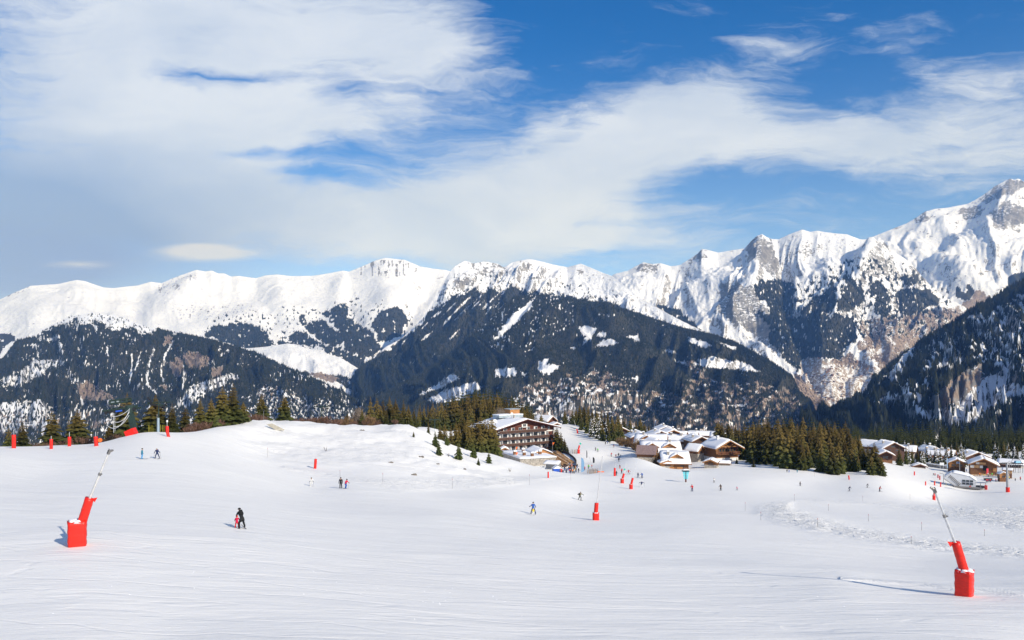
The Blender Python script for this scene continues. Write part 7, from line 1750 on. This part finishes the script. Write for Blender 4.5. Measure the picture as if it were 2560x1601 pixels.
# big drive station of the second lift behind, dark frames
g = Px(2537, 1182, None, 385)
e = empty('drive_station', g.p, 0, 'dark open steel drive station with a pale blue cover near the right edge', 'lift station')
MB().box((0, 0, 4.6), (7.0, 2.6, .4)).box((0, 0, 3.4), (7.0, 2.6, .3)).build('platform', M_DARK, e)
for x in (-3.2, -1.1, 1.0, 3.2): MB().bar((x, -1, -1), (x, -1, 4.6), .12).bar((x, 1, -1), (x, 1, 4.6), .12).build('post', M_STEEL, e)
MB().tube([(-2.2, -.6, 4.7), (-.6, -.6, 8.6), (.6, -.6, 8.6), (3.0, -.6, 4.7)], .12).tube([(-1.6, -.6, 6.2), (2.0, -.6, 6.2)], .1).build('gantry', M_STEEL, e)
MB().box((.9, -.6, 5.3), (2.6, 1.6, .9), taper=.8).build('cover', mat('sky_blue_cover', (.25, .5, .65), .5), e)
MB().bar((-.2, 0, 8), (-.2, 0, 12.0), .07).bar((-.2, 0, 12.0), (-.2, 0, 12.4), .3, n=8).build('lamp_mast', M_WHP, e)
for px, Y, h, m, lb in [(2367.5, 380, 7.8, M_SKYB, 'blue flag mast left of the ski school cabin'), (2399, 372, 6.8, M_DARK, 'dark lamp mast right of the ski school cabin')]:
    e = empty('mast', at_y(px, Y), 0, lb, 'mast'); MB().bar((0, 0, -.5), (0, 0, h), .08, .05).build('pole', M_ALU, e); MB().box((.18, 0, h * .6), (.35, .06, h * .6)).build('cloth', m, e)
# road with snow banks and plank fence before the far village
rd = MB(); rp = [(2262, 440), (2300, 425), (2340, 415), (2372, 408)]
pts = [at_y(a, b, .5) for a, b in rp]
e = empty('road_wall', (0, 0, 0), 0, 'low grey brown roadside wall between the tall wood and the ski school cabin', 'wall')
for a, b in zip(pts[:-1], pts[1:]):
    for k in range(3):
        p, q = a.lerp(b, k / 3), a.lerp(b, (k + .97) / 3); m_ = (p + q) / 2; dv = q - p
        MB().box((m_.x, m_.y, m_.z + .1), (dv.length, .5, 1.8), rz=math.atan2(dv.y, dv.x)).build('wall_segment', M_STONE, e); MB().box((m_.x, m_.y, m_.z + 1.2), (dv.length, .9, .4), rz=math.atan2(dv.y, dv.x), taper=.9).build('wall_snow', M_RSNOW, e)
tag(MB().box((0, 0, 2.6), (2.2, .15, 1.3)).bar((-.8, 0, 0), (-.8, 0, 2), .06).bar((.8, 0, 0), (.8, 0, 2), .06).build('blank_board', M_WHP, loc=at_y(2354.5, 408)), 'white blank board beside the road', 'sign')
# spoil heap planter at the wood edge
tag(MB().box((0, 0, .4), (1.8, 1.4, .8), taper=.8).build('stone_planter', M_STONE, loc=at_y(1884, 301)), 'round stone heap carrying the tiny spruce', 'stone heap')
# far houses of the valley village, small blocks with pale roofs
rs_ = random.Random(21); nh = 0
cols = [mat('house_wall', c, .9) for c in ((.45, .38, .32), (.30, .20, .15), (.55, .5, .45), (.25, .2, .18))]
hm = []
for c in cols:
    hm.append(MB().box((0, 0, 3), (13, 10, 9)).mesh('wall', c)); 
HR = [MB().prism([(-7.6, 7.4), (7.6, 7.4), (0, 11)], 'y', -6, 6).mesh('roof', m) for m in (M_RSNOW, mat('brown_roof', (.22, .12, .09), .9))]
tries = 0
while nh < 150 and tries < 4000:
    tries += 1
    px = rs_.uniform(2010, 2200); t = rs_.uniform(.35, 1.0)
    x, y, z = L2.pos(np.array([px]), np.array([t])); qx, qy = L2.proj(x, y, z)
    if not inpoly(qx, qy, VILL[0])[0] or qy[0] > L8.cpy(np.clip(qx, 1960, 3500))[0] - 2: continue
    e = empty('valley_house', (float(x[0]), float(y[0]), float(z[0]) + 1), rs_.uniform(0, 3.1), None, 'house', 'houses of the far valley village')
    s = rs_.uniform(.6, 1.25); e.scale = (s, s, s)
    a_, b_ = rs_.randrange(4), rs_.randrange(2); e['label'] = 'tiny %s house with a %s roof in the village on the far valley slope' % (['tan', 'brown', 'pale', 'dark'][a_], ['snowy', 'bare brown'][b_])
    link_mesh('wall', hm[a_], e); link_mesh('roof', HR[b_], e); nh += 1
